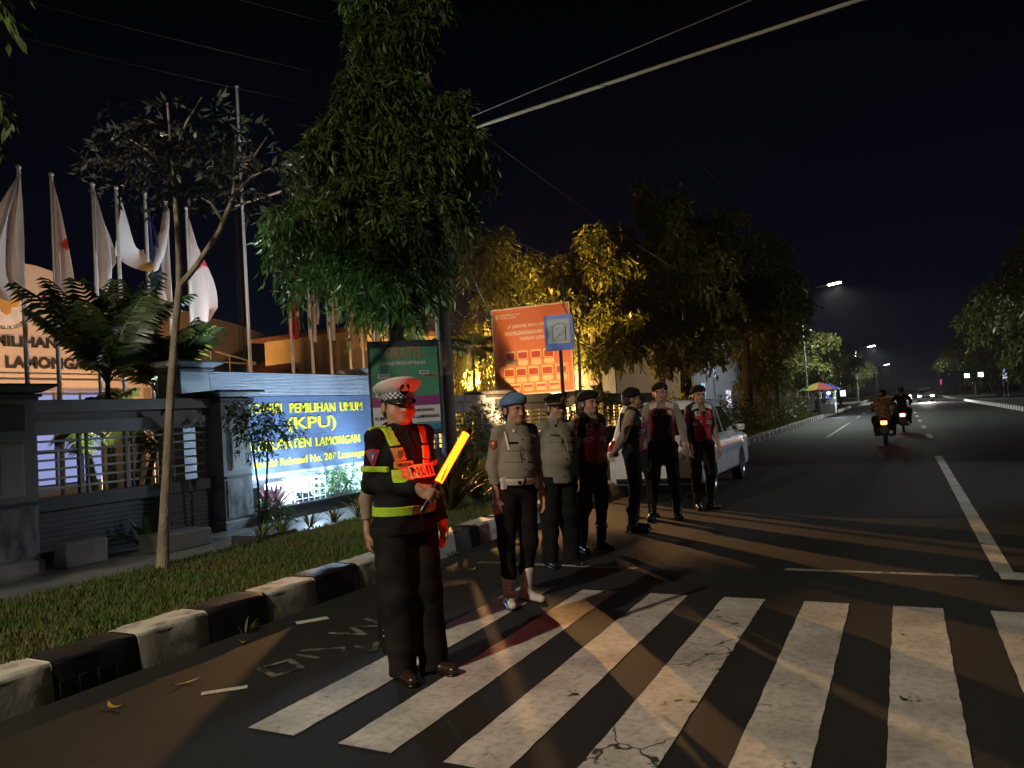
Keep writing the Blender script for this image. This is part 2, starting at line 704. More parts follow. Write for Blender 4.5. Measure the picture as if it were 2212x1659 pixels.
# ---- zebra crossing
def paint(name, col=(0.68, 0.66, 0.60), wear=0.5, crack=True, seed=0.0):
    m = mat(name, col, 0.6)
    nt = m.node_tree
    N, L = nt.nodes, nt.links
    b = N["Principled BSDF"]
    t = N.new("ShaderNodeTexCoord")
    mp = N.new("ShaderNodeMapping")
    mp.inputs["Location"].default_value = (seed, seed * 1.7, 0)
    L.new(t.outputs["Object"], mp.inputs[0])
    n = N.new("ShaderNodeTexNoise")
    n.inputs["Scale"].default_value = 6
    n.inputs["Detail"].default_value = 10
    n.inputs["Roughness"].default_value = 0.68
    L.new(mp.outputs[0], n.inputs[0])
    r = N.new("ShaderNodeValToRGB")
    r.color_ramp.elements[0].position = 0.32 + 0.1 * wear
    r.color_ramp.elements[0].color = (0, 0, 0, 1)
    r.color_ramp.elements[1].position = 0.37 + 0.1 * wear
    r.color_ramp.elements[1].color = (1, 1, 1, 1)
    L.new(n.outputs[0], r.inputs[0])
    fac = r.outputs[0]
    # dirt
    n3 = N.new("ShaderNodeTexNoise")
    n3.inputs["Scale"].default_value = 2.2
    n3.inputs["Detail"].default_value = 8
    L.new(mp.outputs[0], n3.inputs[0])
    r3 = N.new("ShaderNodeValToRGB")
    r3.color_ramp.elements[0].position = 0.30
    r3.color_ramp.elements[0].color = tuple(c * 0.55 for c in col) + (1,)
    r3.color_ramp.elements[1].position = 0.62
    r3.color_ramp.elements[1].color = (*col, 1)
    L.new(n3.outputs[0], r3.inputs[0])
    if crack:
        mp2 = N.new("ShaderNodeMapping")
        mp2.inputs["Location"].default_value = (seed * 2.3, seed, 0)
        L.new(t.outputs["Object"], mp2.inputs[0])
        nd = N.new("ShaderNodeTexNoise")
        nd.inputs["Scale"].default_value = 5
        L.new(mp2.outputs[0], nd.inputs[0])
        ad = N.new("ShaderNodeVectorMath")
        ad.operation = 'MULTIPLY_ADD'
        ad.inputs[1].default_value = (0.25, 0.25, 0.25)
        L.new(nd.outputs["Color"], ad.inputs[0])
        L.new(mp2.outputs[0], ad.inputs[2])
        vo = N.new("ShaderNodeTexVoronoi")
        vo.feature = 'DISTANCE_TO_EDGE'
        vo.inputs["Scale"].default_value = 1.15
        L.new(ad.outputs[0], vo.inputs["Vector"])
        rc = N.new("ShaderNodeValToRGB")
        rc.color_ramp.elements[0].position = 0.003
        rc.color_ramp.elements[0].color = (0, 0, 0, 1)
        rc.color_ramp.elements[1].position = 0.008
        rc.color_ramp.elements[1].color = (1, 1, 1, 1)
        L.new(vo.outputs["Distance"], rc.inputs[0])
        mu = N.new("ShaderNodeMath")
        mu.operation = 'MULTIPLY'
        L.new(fac, mu.inputs[0])
        L.new(rc.outputs[0], mu.inputs[1])
        fac = mu.outputs[0]
    # fine mottling of the worn paint
    nf = N.new("ShaderNodeTexNoise")
    nf.inputs["Scale"].default_value = 22
    nf.inputs["Detail"].default_value = 6
    L.new(mp.outputs[0], nf.inputs[0])
    rf = N.new("ShaderNodeValToRGB")
    rf.color_ramp.elements[0].position = 0.33
    rf.color_ramp.elements[0].color = (0.74, 0.72, 0.68, 1)
    rf.color_ramp.elements[1].position = 0.55
    rf.color_ramp.elements[1].color = (1, 1, 1, 1)
    L.new(nf.outputs[0], rf.inputs[0])
    mf = N.new("ShaderNodeMix")
    mf.data_type = 'RGBA'
    mf.blend_type = 'MULTIPLY'
    mf.inputs[0].default_value = 1
    L.new(r3.outputs[0], mf.inputs[6])
    L.new(rf.outputs[0], mf.inputs[7])
    mx = N.new("ShaderNodeMix")
    mx.data_type = 'RGBA'
    L.new(fac, mx.inputs[0])
    mx.inputs[6].default_value = (0.02, 0.019, 0.017, 1)
    L.new(mf.outputs[2], mx.inputs[7])
    L.new(mx.outputs[2], b.inputs["Base Color"])
    n4 = N.new("ShaderNodeTexNoise")
    n4.inputs["Scale"].default_value = 130
    L.new(t.outputs["Object"], n4.inputs[0])
    bp = N.new("ShaderNodeBump")
    bp.inputs["Strength"].default_value = 0.3
    bp.inputs["Distance"].default_value = 0.01
    L.new(n4.outputs[0], bp.inputs["Height"])
    L.new(bp.outputs[0], b.inputs["Normal"])
    return m


M_P1 = paint("road paint", wear=0.15, crack=False, seed=3)
M_P2 = paint("cracked road paint", wear=0.3, crack=True, seed=9.3)
M_P3 = paint("worn road paint", (0.5, 0.48, 0.42), wear=1.2, crack=False, seed=5)


def strip(name, x0, x1, y0, y1, m, z=0.004, seed=0, jit=0.0035, ny=40):
    r = random.Random(seed)
    jl = [r.uniform(-jit, jit) for _ in range(ny + 1)]
    jr = [r.uniform(-jit, jit) for _ in range(ny + 1)]
    b = MB()

    def fn(u, v):
        k = int(round(v * ny))
        x = x0 + jl[k] if u < 0.5 else x1 + jr[k]
        y = y0 + (y1 - y0) * v + (r.uniform(-1, 1) * jit if v in (0, 1) else 0)
        return (x, y, z)
    b.grid(fn, 1, ny)
    # centre the object on the strip so that each has its own texture offset
    return tag(b.build(name, m), kind='structure')


for i in range(8):
    x0 = -3.262 + 0.6185 * i
    strip("zebra_stripe", x0, x0 + 0.325, 3.03 if i < 3 else 2.6, 6.34, M_P2 if i == 3 else M_P1, seed=i)
# stop line pieces, edge and centre lines
strip("stop_line", -1.10, 0.46, 7.44, 7.52, M_P3, seed=20)
strip("stop_line", -4.25, -2.45, 7.25, 7.33, M_P3, seed=21)
strip("stop_line", 0.62, 2.4, 7.38, 7.66, M_P1, seed=22)
strip("centre_line", 0.60, 0.74, 7.66, 20.4, M_P1, seed=23)
for k in range(26):
    y = 27.5 + k * 7.2
    strip("centre_line", 0.66, 0.84, y, y + 2.6, M_P1, seed=30 + k, ny=4)
strip("edge_line", -2.62, -2.50, 30.5, 44.5, M_P3, seed=70)
for k in range(8):
    strip("edge_line", -2.62, -2.50, 52 + 9 * k, 57 + 9 * k, M_P3, seed=71 + k, ny=4)
# hand painted marks on the lane near the kerb
def stroke(b, pts, w, z=0.004):
    for p, q in zip(pts[:-1], pts[1:]):
        p, q = Vector((*p, 0)), Vector((*q, 0))
        d = (q - p).normalized()
        n = Vector((-d.y, d.x, 0)) * w / 2
        p2, q2 = p - d * w * 0.3, q + d * w * 0.3
        b.add([p2 - n + Vector((0, 0, z)), q2 - n + Vector((0, 0, z)), q2 + n + Vector((0, 0, z)), p2 + n + Vector((0, 0, z))], [(0, 1, 2, 3)])
        z += 0.0012


M_MARK = paint("hand painted marks", (0.22, 0.21, 0.18), wear=1.25, crack=False, seed=2)
M_MARKR = paint("faded red marks", (0.09, 0.035, 0.028), wear=1.5, crack=False, seed=12)
b = MB()
stroke(b, [(-3.95, 3.80), (-3.74, 3.72), (-3.68, 3.90), (-3.88, 4.0), (-3.95, 3.80)], 0.045)
stroke(b, [(-3.92, 4.12), (-3.72, 4.10)], 0.04)
stroke(b, [(-4.05, 4.62), (-3.75, 4.66), (-4.0, 4.80), (-3.72, 4.90), (-4.02, 5.02)], 0.045)
stroke(b, [(-3.62, 4.40), (-3.42, 4.34), (-3.52, 4.5), (-3.36, 4.56)], 0.04)
stroke(b, [(-3.95, 4.2), (-3.7, 4.34), (-3.55, 4.22)], 0.035)
tag(b.build("road_marking", M_MARK), kind='structure')
b = MB()
stroke(b, [(-3.95, 3.34), (-3.78, 3.50)], 0.06)
tag(b.build("road_marking", M_P1), kind='structure')
b = MB()
stroke(b, [(-4.52, 4.80), (-4.40, 4.96)], 0.10)
tag(b.build("road_marking", M_P1), kind='structure')

# ---- fallen leaves on the road
M_YL = mat("yellow leaf", (0.45, 0.36, 0.05), 0.5, col2=(0.30, 0.18, 0.04), nscale=30)


def fallen(x, y, l, w, rz, curl, label, z=0.0):
    b = MB()
    ca, sa = math.cos(rz), math.sin(rz)

    def fn(u, v):
        a = (u - 0.5) * l
        ww = w * math.sin(math.pi * min(max(u, 0.02), 0.98)) ** 0.7
        c = (v - 0.5) * ww
        bend = curl * (u - 0.5) ** 2 * 4
        px, py = a, c + bend
        return (px * ca - py * sa, px * sa + py * ca, 0.006 + 0.02 * (u - 0.5) ** 2 * 4 + abs(v - 0.5) * 0.012)
    b.grid(fn, 10, 2)
    o = b.build("fallen_leaf", M_YL, smooth=True)
    o.location = (x, y, z)
    return tag(o, label, "leaf", "fallen leaves on the road")


fallen(-4.30, 2.98, 0.16, 0.035, 0.1, 0.03, "bright yellow curved leaf on the asphalt, nearest the bottom left corner")
fallen(-4.22, 3.42, 0.18, 0.025, 1.2, -0.03, "long olive leaf on the asphalt beside the drain slots of the black kerb stone")
fallen(-4.55, 4.22, 0.07, 0.03, 0.5, 0.01, "small yellow leaf at the foot of the kerb")
fallen(-4.1, 6.9, 0.09, 0.03, 0.9, 0.01, "small pale leaf on the asphalt between two officers")

# ---- grass on the verge
M_GRASS = mat("grass", (0.085, 0.15, 0.024), 0.7, col2=(0.13, 0.125, 0.04), nscale=3, lo=0.4, hi=0.6, transl=0.25)


def blades(name, n, region, hmin, hmax, seed, m, w=0.006, lean=0.6):
    r = np.random.RandomState(seed)
    P = region(r, n)
    n = len(P)
    h = r.uniform(hmin, hmax, n)
    a = r.uniform(0, 2 * np.pi, n)
    la = r.uniform(0, 2 * np.pi, n)
    ln = r.uniform(0.1, lean, n) * h
    sd = np.stack([np.cos(a), np.sin(a), np.zeros(n)], 1) * (w * r.uniform(0.6, 1.4, n))[:, None]
    ld = np.stack([np.cos(la) * ln, np.sin(la) * ln, np.zeros(n)], 1)
    up = np.stack([np.zeros(n), np.zeros(n), h], 1)
    v0, v1 = P - sd, P + sd
    v2, v3 = P + sd * 0.7 + up * 0.6 + ld * 0.4, P - sd * 0.7 + up * 0.6 + ld * 0.4
    v4 = P + up * 0.95 + ld
    v5 = v4 + sd * 0.1
    V = np.stack([v0, v1, v2, v3, v4, v5], 1).reshape(-1, 3)
    i = np.arange(n)[:, None] * 6
    Fq = np.concatenate([i + np.array([[0, 1, 2, 3]]), i + np.array([[3, 2, 5, 4]])])
    return np_mesh(name, V, Fq, m)


def verge_region(r, n):
    t = r.rand(n)
    y = 1.5 + 14 * t ** 1.5
    x = r.uniform(-7.25, -5.08, n)
    return np.stack([x, y, np.full(len(x), 0.195)], 1)


tag(blades("verge_grass", 75000, verge_region, 0.025, 0.085, 1, M_GRASS), kind='stuff')


def verge_far(r, n):
    x = r.uniform(-7.25, -5.1, n)
    y = r.uniform(15, 60, n)
    return np.stack([x, y, np.full(n, 0.195)], 1)


tag(blades("verge_grass", 12000, verge_far, 0.05, 0.16, 2, M_GRASS, w=0.014), kind='stuff')

# ================================================================== FENCE, PILLARS, NAME WALL
M_WALLG = mat("grey paint", (0.30, 0.30, 0.30), 0.6, col2=(0.24, 0.24, 0.235), nscale=2.5, bump=0.08, bscale=60)
M_WALLD = mat("dark grey paint", (0.085, 0.085, 0.088), 0.55, col2=(0.06, 0.06, 0.06), nscale=3)
M_WALLL = mat("light grey panel", (0.44, 0.44, 0.42), 0.6, col2=(0.36, 0.36, 0.34), nscale=3)
M_STONE = mat("veined stone panel", (0.30, 0.32, 0.30), 0.45, col2=(0.06, 0.065, 0.06), nscale=2.2, lo=0.36, hi=0.62, stretch=(1, 3.5, 1.6), bump=0.2, bscale=8)
M_BRONZE = mat("brown black rail", (0.035, 0.028, 0.022), 0.5)
M_SLAT = mat("white rail", (0.5, 0.5, 0.5), 0.5)
M_COPING = mat("coping", (0.10, 0.095, 0.09), 0.6, col2=(0.05, 0.045, 0.045), nscale=9)


def cap_top(b, x0, x1, y0, y1, z, mi=None):
    """moulded capital: three flaring steps and a slab"""
    for k, (e, h0, h1) in enumerate(((0.03, 0, 0.035), (0.06, 0.035, 0.07), (0.0, 0.07, 0.085))):
        b.box((x0 - e, y0 - e, z + h0), (x1 + e, y1 + e, z + h1), 0.006)
    vs = []
    for e, zz in ((0.05, 0.085), (0.17, 0.15)):
        vs += [(x0 - e, y0 - e, z + zz), (x1 + e, y0 - e, z + zz), (x1 + e, y1 + e, z + zz), (x0 - e, y1 + e, z + zz)]
    b.add(vs, [(0, 3, 2, 1), (4, 5, 6, 7), (0, 1, 5, 4), (1, 2, 6, 5), (2, 3, 7, 6), (3, 0, 4, 7)])
    b.box((x0 - 0.18, y0 - 0.18, z + 0.152), (x1 + 0.18, y1 + 0.18, z + 0.185), 0.005)


def pillar(x0, x1, y0, y1, top, label, low=True, group="pillars of the front fence"):
    r = empty("fence_pillar", ((x0 + x1) / 2, (y0 + y1) / 2, 0.1), label, "pillar", group)
    of = r.location
    b = MB()
    b.box((x0, y0, 0.1), (x1, y1, top))
    b.box((x0 - 0.04, y0 - 0.04, 0.1), (x1 + 0.04, y1 + 0.04, 0.24), 0.01)
    b.build("shaft", M_WALLG, r, off=of)
    b = MB()
    cap_top(b, x0, x1, y0, y1, top)
    b.build("capital", M_COPING, r, off=of)
    if low:
        b = MB()
        ym = (y0 + y1) / 2
        hw = (y1 - y0) / 2
        b.box((x1 + 0.001, ym - hw * 0.86, 0.28), (x1 + 0.018, ym + hw * 0.86, 0.86), 0.006)
        b.box((x0 + 0.05, y0 - 0.018, 0.28), (x1 - 0.05, y0 - 0.001, 0.86), 0.006)
        b.build("stone_panel", M_STONE, r, off=of)
        b = MB()
        b.box((x1 + 0.001, ym - hw * 0.93, 0.885), (x1 + 0.03, ym + hw * 0.93, 0.925), 0.005)
        b.build("band", M_WALLD, r, off=of)
        b = MB()
        b.box((x1 + 0.001, ym - hw * 0.48, 1.0), (x1 + 0.014, ym + hw * 0.48, 1.62), 0.006)
        b.box((x1 + 0.014, ym - hw * 0.40, 1.03), (x1 + 0.02, ym + hw * 0.40, 1.59), 0.004)
        b.build("panel", M_WALLL, r, off=of)
        b = MB()
        b.box((x1 + 0.001, ym - hw * 0.6, 1.76), (x1 + 0.02, ym + hw * 0.6, top - 0.06), 0.01)
        b.build("panel", M_WALLD, r, off=of)
    return r


pillar(-9.75, -9.15, 4.90, 5.50, 2.12, "grey fence pillar with pale inset panel and dark cap, cut by the left edge")
pillar(-9.80, -9.22, 8.34, 8.90, 2.05, "blue lit fence pillar with veined stone panel beside the name wall")
pillar(-10.75, -10.2, 8.45, 9.02, 2.60, "tall plain pillar rising behind the stone panelled one at the left end of the name wall", False)
pillar(-10.75, -10.2, 13.3, 13.85, 2.60, "tall plain pillar at the right end of the name wall, mostly behind the banner", False)
pillar(-9.80, -9.22, 17.0, 17.6, 2.05, "fence pillar under the orange board, left of the hedge")
pillar(-9.80, -9.22, 22.5, 23.1, 2.05, "fence pillar behind the officers, right of the blue road sign")


def fence(y0, y1, label, style):
    xb, xf_ = -9.62, -9.40
    r = empty("fence", ((xb + xf_) / 2, (y0 + y1) / 2, 0.1), label, "fence", "panels of the front fence")
    of = r.location
    b = MB()
    b.box((xb, y0, 1.985), (xf_ + 0.02, y1, 2.135), 0.012)
    b.build("top_beam", M_WALLG, r, off=of)
    b = MB()
    b.box((xb + 0.05, y0, 1.70), (xf_ - 0.08, y1, 1.985))
    b.box((xb + 0.02, y0, 1.70), (xf_ - 0.03, y1, 1.875), 0.006)
    b.build("frieze", M_WALLG, r, off=of)
    b = MB()
    b.box((xb, y0, 0.76), (xf_, y1, 0.93), 0.01)
    b.box((xb + 0.04, y0, 0.10), (xf_ - 0.06, y1, 0.76))
    for k in range(9):
        z = 0.20 + k * 0.06
        b.box((xf_ - 0.061, y0 + 0.05, z), (xf_ - 0.045, y1 - 0.05, z + 0.035), 0.004)
    b.build("base_wall", M_WALLD, r, off=of)
    xm = -9.51
    L_ = y1 - y0
    # white horizontal bars, with posts
    b = MB()
    zs = [1.62, 1.50, 1.385, 1.27, 1.15, 1.03]
    for z in zs:
        b.box((xm - 0.02, y0, z - 0.014), (xm + 0.02, y1, z + 0.014), 0.003)
    b.build("rails", M_BRONZE if style == 0 else M_SLAT, r, off=of)
    n = max(2, int(L_ / 0.62))
    for k in range(n + 1):
        y = y0 + 0.10 + (L_ - 0.2) * k / n
        b = MB()
        b.box((xm - 0.03, y - 0.02, 0.93), (xm + 0.03, y + 0.02, 1.70), 0.004)
        b.build("post", M_WALLG, r, off=of)
        b = MB()
        b.box((xm - 0.026, y + 0.09, 0.93), (xm + 0.026, y + 0.115, 1.70), 0.004)
        b.build("post", M_WALLG, r, off=of)
    return r


fence(5.50, 8.34, "grey fence panel with open white bars between the two near pillars", 1)
fence(13.9, 17.0, "open barred fence panel with glowing yellow gaps behind the traffic officer's baton", 0)
fence(17.6, 22.5, "low barred fence panel behind the officer in the light blue beret", 0)
fence(23.1, 34.0, "far stretch of barred fence behind the parked white car", 0)
fence(-1.0, 4.90, "fence panel left of the nearest pillar, outside the left edge", 1)

# ---- the name wall
nw = empty("name_wall", (-10.3, 11.15, 0.1), "blue lit wall with yellow raised letters of the election office, lit by a floodlight", "sign wall")
of = nw.location
M_SLABD = mat("dark name panel", (0.095, 0.13, 0.20), 0.42, col2=(0.07, 0.10, 0.155), nscale=1.6, lo=0.3, hi=0.7)
M_RIB = mat("ribbed cladding", (0.40, 0.42, 0.45), 0.5, col2=(0.33, 0.35, 0.38), nscale=2)
b = MB()
b.box((-10.45, 9.02, 0.1), (-10.22, 13.3, 2.63))
b.build("slab", M_RIB, nw, off=of)
b = MB()
for k in range(15):
    z = 2.215 + k * 0.0275
    b.box((-10.219, 9.03, z), (-10.200, 13.29, z + 0.016), 0.003)
for k in range(12):
    z = 0.42 + k * 0.0275
    b.box((-10.219, 9.03, z), (-10.200, 13.29, z + 0.016), 0.003)
b.build("ribs", M_RIB, nw, off=of)
b = MB()
# four courses of polished panels with open joints
zz = [0.80, 1.165, 1.47, 1.855, 2.195]
ys = [9.06, 10.4, 11.8, 12.75, 13.27]
for i in range(4):
    for j in range(4):
        b.box((-10.219, ys[j], zz[i]), (-10.196 + 0.001 * ((i + j) % 2), ys[j + 1] - 0.003, zz[i + 1] - 0.003), 0.001)
b.build("panels", M_SLABD, nw, off=of)
M_LET = mat("yellow letters", (0.72, 0.60, 0.03), 0.5, col2=(0.62, 0.50, 0.025), nscale=5)
for (t, a, c, z0, z1, th) in (("KOMISI", 9.72, 10.62, 1.885, 2.065, 0.035), ("PEMILIHAN", 10.83, 12.12, 1.882, 2.062, 0.035),
                              ("UMUM", 12.27, 12.98, 1.880, 2.060, 0.035), ("(KPU)", 10.74, 12.12, 1.50, 1.80, 0.03),
                              ("KABUPATEN", 9.80, 11.36, 1.22, 1.395, 0.035), ("LAMONGAN", 11.50, 12.85, 1.215, 1.385, 0.035),
                              ("Jl. Basuki Rahmad No. 207 Lamongan", 9.62, 13.05, 0.88, 1.065, 0.025)):
    sign_text(t, "lettering", M_LET, nw, Vector((-10.195, 0, 0)) - of, YF, ZF, a, c, z0, z1, th * 0.6, 0.012)

# planter in front of it
pl = empty("planter", (-9.6, 10.8, 0.1), "dark low planter box with plants at the foot of the name wall", "planter")
of = pl.location
M_GRAN = mat("dark granite", (0.018, 0.018, 0.02), 0.3)
b = MB()
b.box((-9.20, 9.0, 0.10), (-9.05, 13.4, 0.30), 0.008)
b.box((-9.24, 8.95, 0.30), (-9.02, 13.42, 0.335), 0.006)
b.box((-10.2, 13.3, 0.10), (-9.20, 13.4, 0.30))
b.build("edge", M_GRAN, pl, off=of)
b = MB()
b.box((-10.2, 9.0, 0.1), (-9.20, 13.3, 0.24))
b.build("soil", M_SOIL, pl, off=of)
# flood light in a white cage
fl = empty("floodlight", (-9.35, 10.15, 0.24), "glaring floodlight in a white wire cage in front of the yellow letters", "floodlight")
M_CAGE = mat("white wire", (0.8, 0.8, 0.8), 0.4)
b = MB()
for i in range(6):
    y = -0.36 + i * 0.144
    for x in (-0.12, 0.2):
        b.tube([(x, y, 0), (x, y, 0.48)], 0.007, 5)
for z in (0.03, 0.15, 0.27, 0.39, 0.48):
    for x in (-0.12, 0.2):
        b.tube([(x, -0.36, z), (x, 0.36, z)], 0.006, 5)
    for y in (-0.36, 0.36):
        b.tube([(-0.12, y, z), (0.2, y, z)], 0.006, 5)
b.build("cage", M_CAGE, fl)
b = MB()
Mx = Matrix.Translation((0.04, 0.02, 0.16)) @ Matrix.Rotation(rad(-30), 4, 'Y')
b.box((-0.04, -0.14, -0.10), (0.04, 0.14, 0.10), 0.01, Mx)
b.box((-0.02, -0.02, -0.2), (0.02, 0.02, -0.1), 0.0, Mx)
b.build("housing", M_GRAN, fl)
b = MB()
b.box((-0.052, -0.12, -0.08), (-0.042, 0.12, 0.08), 0.0, Mx)
b.build("lamp_glass", emis("flood lens", (0.75, 0.92, 1.0), 60), fl)
M_WHPLATE = mat("white reflector board", (0.8, 0.82, 0.8), 0.5)
b = MB()
b.box((-0.62, -0.30, 0.0), (-0.58, 0.36, 0.42), 0.01)
b.build("reflector_board", M_WHPLATE, fl)
lamp("flood_beam", 'SPOT', (-9.30, 10.15, 0.50), 600, (0.48, 0.70, 1.0), 0.08, (-10.3, 10.6, 1.6), 165, 0.6, fl)
lamp("flood_spill_fill", 'POINT', (-8.92, 10.0, 0.95), 130, (0.52, 0.74, 1.0), 0.05, parent=fl)  # bare point light added outside the cage to brighten pillar and fence
lamp("flood_beam_far", 'SPOT', (-9.15, 12.0, 0.45), 560, (0.48, 0.70, 1.0), 0.08, (-10.4, 12.2, 1.4), 160, 0.6, fl)

# ================================================================== BUILDINGS
M_FASC = mat("cream fascia", (0.62, 0.52, 0.42), 0.7, col2=(0.54, 0.45, 0.36), nscale=0.8)
M_BLT = mat("black letters", (0.03, 0.025, 0.02), 0.5)
M_DARKW = mat("dim wall", (0.30, 0.24, 0.19), 0.8, col2=(0.20, 0.16, 0.12), nscale=0.7, lo=0.3, hi=0.7)
M_ROOFT = mat("roof tiles", (0.28, 0.12, 0.06), 0.8, col2=(0.10, 0.05, 0.03), nscale=9, stretch=(1, 1, 3), lo=0.4, hi=0.6)
M_YW = mat("yellow wall", (0.62, 0.46, 0.20), 0.8, col2=(0.5, 0.36, 0.15), nscale=1.2)
M_CW = mat("cream wall", (0.60, 0.52, 0.36), 0.8, col2=(0.52, 0.44, 0.30), nscale=1)
M_BW = mat("slate blue wall", (0.16, 0.17, 0.22), 0.7)

of_b = empty("office_building", (-22, 10.5, 0.05), "pale office front with rounded gable, emblem and black letters at the far left", "building")
of = of_b.location
b = MB()
poly = [(2, 3.26), (15.4, 3.26), (15.4, 3.9), (15.0, 4.4), (14.4, 5.0), (14.0, 5.6), (13.3, 6.05), (12.2, 6.28), (10.9, 6.35), (9.5, 6.28), (8.2, 6.05), (7.4, 5.6), (6.8, 5.0), (6.2, 4.4), (2, 4.2)]
b.prism(poly, -20.0, -20.35, lambda u, v, t: (t, u, v))
b.build("fascia", M_FASC, of_b, off=of)
b = MB()
b.box((-30, 2, 0.05), (-21.2, 15.6, 4.3))
b.build("wall", M_CW, of_b, off=of)
b = MB()
b.box((-21.2, 2, 3.06), (-19.9, 15.5, 3.258), 0.01)
b.box((-19.95, 2, 3.60 - 0.22), (-19.93, 15.4, 3.60 - 0.19))
b.build("canopy", M_FASC, of_b, off=of)
for y in (6.5, 11.0, 15.1):
    b = MB()
    b.box((-20.5, y - 0.2, 0.05), (-20.1, y + 0.2, 3.06))
    b.build("column", M_CW, of_b, off=of)
M_WIN = emis("lit glass doors", (0.42, 0.50, 1.0), 0.62)
for k in range(4):
    y = 9.0 + k * 1.45
    b = MB()
    b.box((-21.19, y, 0.4), (-21.14, y + 1.32, 3.0))
    w = b.build("window", M_WIN, of_b, off=of)
    b = MB()
    for yy in (y - 0.03, y + 0.62, y + 1.30):
        b.box((-21.138, yy, 0.4), (-21.11, yy + 0.06, 3.0))
    for z in (0.4, 1.3, 2.2, 2.94):
        b.box((-21.137, y, z), (-21.115, y + 1.32, z + 0.05))
    b.build("frame", M_WALLD, w, off=of)
sign_text("KOMISI PEMILIHAN UMUM", "lettering", M_BLT, of_b, Vector((-20.0, 0, 0)) - of, YF, ZF, 9.2, 14.0, 4.10, 4.38, 0.05, 0.025)
sign_text("KABUPATEN LAMONGAN", "lettering", M_BLT, of_b, Vector((-20.0, 0, 0)) - of, YF, ZF, 8.8, 13.72, 3.55, 3.86, 0.05, 0.03)
# emblem: white field, red upper part, gold bird, lettering on a dark arc
M_RED = mat("red paint", (0.50, 0.03, 0.02), 0.5)
M_GOLD = mat("gold paint", (0.62, 0.36, 0.08), 0.4)
M_WHT = mat("white paint", (0.72, 0.70, 0.66), 0.5)
em = MB()
cy_, cz_ = 11.35, 5.28
sh = [(cy_ + 0.62 * math.cos(rad(a)), cz_ + 0.66 * math.sin(rad(a))) for a in range(0, 360, 12)]
em.prism(sh, -20.0, -19.95, lambda u, v, t: (t, u, v))
e0 = em.build("emblem", M_WHT, of_b, off=of)
em = MB()
em.prism([(u, v) for u, v in sh if v > cz_ - 0.12], -19.95, -19.93, lambda u, v, t: (t, cy_ + (u - cy_) * 0.93, cz_ + (v - cz_) * 0.93))
em.build("red_field", M_RED, e0, off=of)
em = MB()
gb = [(0, .36), (.09, .30), (.07, .16), (.33, .27), (.40, .05), (.28, -.17), (.12, -.2), (.10, -.34), (0, -.42), (-.10, -.34), (-.12, -.2), (-.28, -.17), (-.40, .05), (-.33, .27), (-.07, .16), (-.09, .30)]
em.prism([(cy_ + u, cz_ + 0.02 + v) for u, v in gb], -19.93, -19.90, lambda u, v, t: (t, u, v))
em.build("gold_bird", M_GOLD, e0, off=of)
em = MB()
arc = [(cy_ + 0.74 * math.sin(rad(a)), cz_ - 0.74 * math.cos(rad(a))) for a in range(-70, 71, 10)] + [(cy_ + 0.64 * math.sin(rad(a)), cz_ - 0.64 * math.cos(rad(a))) for a in range(70, -71, -10)]
for i in range(14):
    q = [arc[i], arc[i + 1], arc[28 - i], arc[29 - i]]
    em.prism(q, -19.999, -19.96, lambda u, v, t: (t, u, v))
em.build("dark_arc", M_BLT, e0, off=of)
al = "KOMISI PEMILIHAN UMUM"
for i, ch in enumerate(al):
    if ch == ' ':
        continue
    a = rad(-62 + 124 * i / (len(al) - 1))
    c = Vector((-19.955, cy_ + 0.69 * math.sin(a), cz_ - 0.69 * math.cos(a)))
    ax = Vector((0, math.cos(a), math.sin(a)))
    ay = Vector((0, -math.sin(a), math.cos(a)))
    sign_text(ch, "arc_letter", M_WHT, e0, c - of, ax, ay, -0.028, 0.028, -0.035, 0.035, 0.008, 0.03)
# warm floods under the fascia
for y in (8.0, 11.2, 14.2):
    lamp("fascia_light", 'SPOT', (-17.2, y, 1.4), 400, (1.0, 0.56, 0.30), 0.1, (-20, y, 4.9), 110, 0.6, of_b)

# rear wing and tiled roof
w1 = empty("rear_wing", (-27, 20, 0.05), "dim orange brown wall behind the flagpoles above the name wall", "building")
of = w1.location
b = MB()
b.prism([(17.0, 0.05), (33, 0.05), (33, 4.6), (24.6, 6.35), (21.5, 6.75), (17.0, 6.8)], -26, -26.5, lambda u, v, t: (t, u, v))
b.build("wall", M_DARKW, w1, off=of)
for y in (19.5, 22.8, 26.0, 29.0):
    b = MB()
    b.box((-25.999, y, 1.0), (-25.90, y + 0.35, 5.4))
    b.build("pilaster", M_DARKW, w1, off=of)
t1 = empty("tiled_house", (-21, 25, 0.05), "low house with a lit brown tiled roof behind the row of flags", "house")
of = t1.location
b = MB()
b.box((-24, 20.5, 0.05), (-19.5, 31, 2.75))
b.build("wall", M_YW, t1, off=of)
b = MB()
# hipped roof with overhang and courses
ridge = [(-21.75, 23.6, 4.9), (-21.75, 29.4, 4.9)]
e = [(-24.4, 19.9, 2.75), (-19.0, 19.9, 2.75), (-19.0, 31.6, 2.75), (-24.4, 31.6, 2.75)]
b.add(e + ridge, [(0, 1, 4), (1, 2, 5, 4), (2, 3, 5), (3, 0, 4, 5), (0, 3, 2, 1)])
for k in range(1, 12):
    t = k / 12
    xa = -19.0 + (-21.75 + 19.0) * t
    za = 2.75 + (4.9 - 2.75) * t
    b.box((xa - 0.03, 19.9 + 3.7 * t, za + 0.0), (xa + 0.02, 31.6 - 2.2 * t, za + 0.05))
b.build("roof", M_ROOFT, t1, off=of)
lamp("wall_light", 'SPOT', (-21.5, 18.5, 2.2), 900, (1.0, 0.52, 0.22), 0.1, (-26, 21.5, 4.8), 140, 0.6, w1)  # added lamp that brightens the rear wing wall
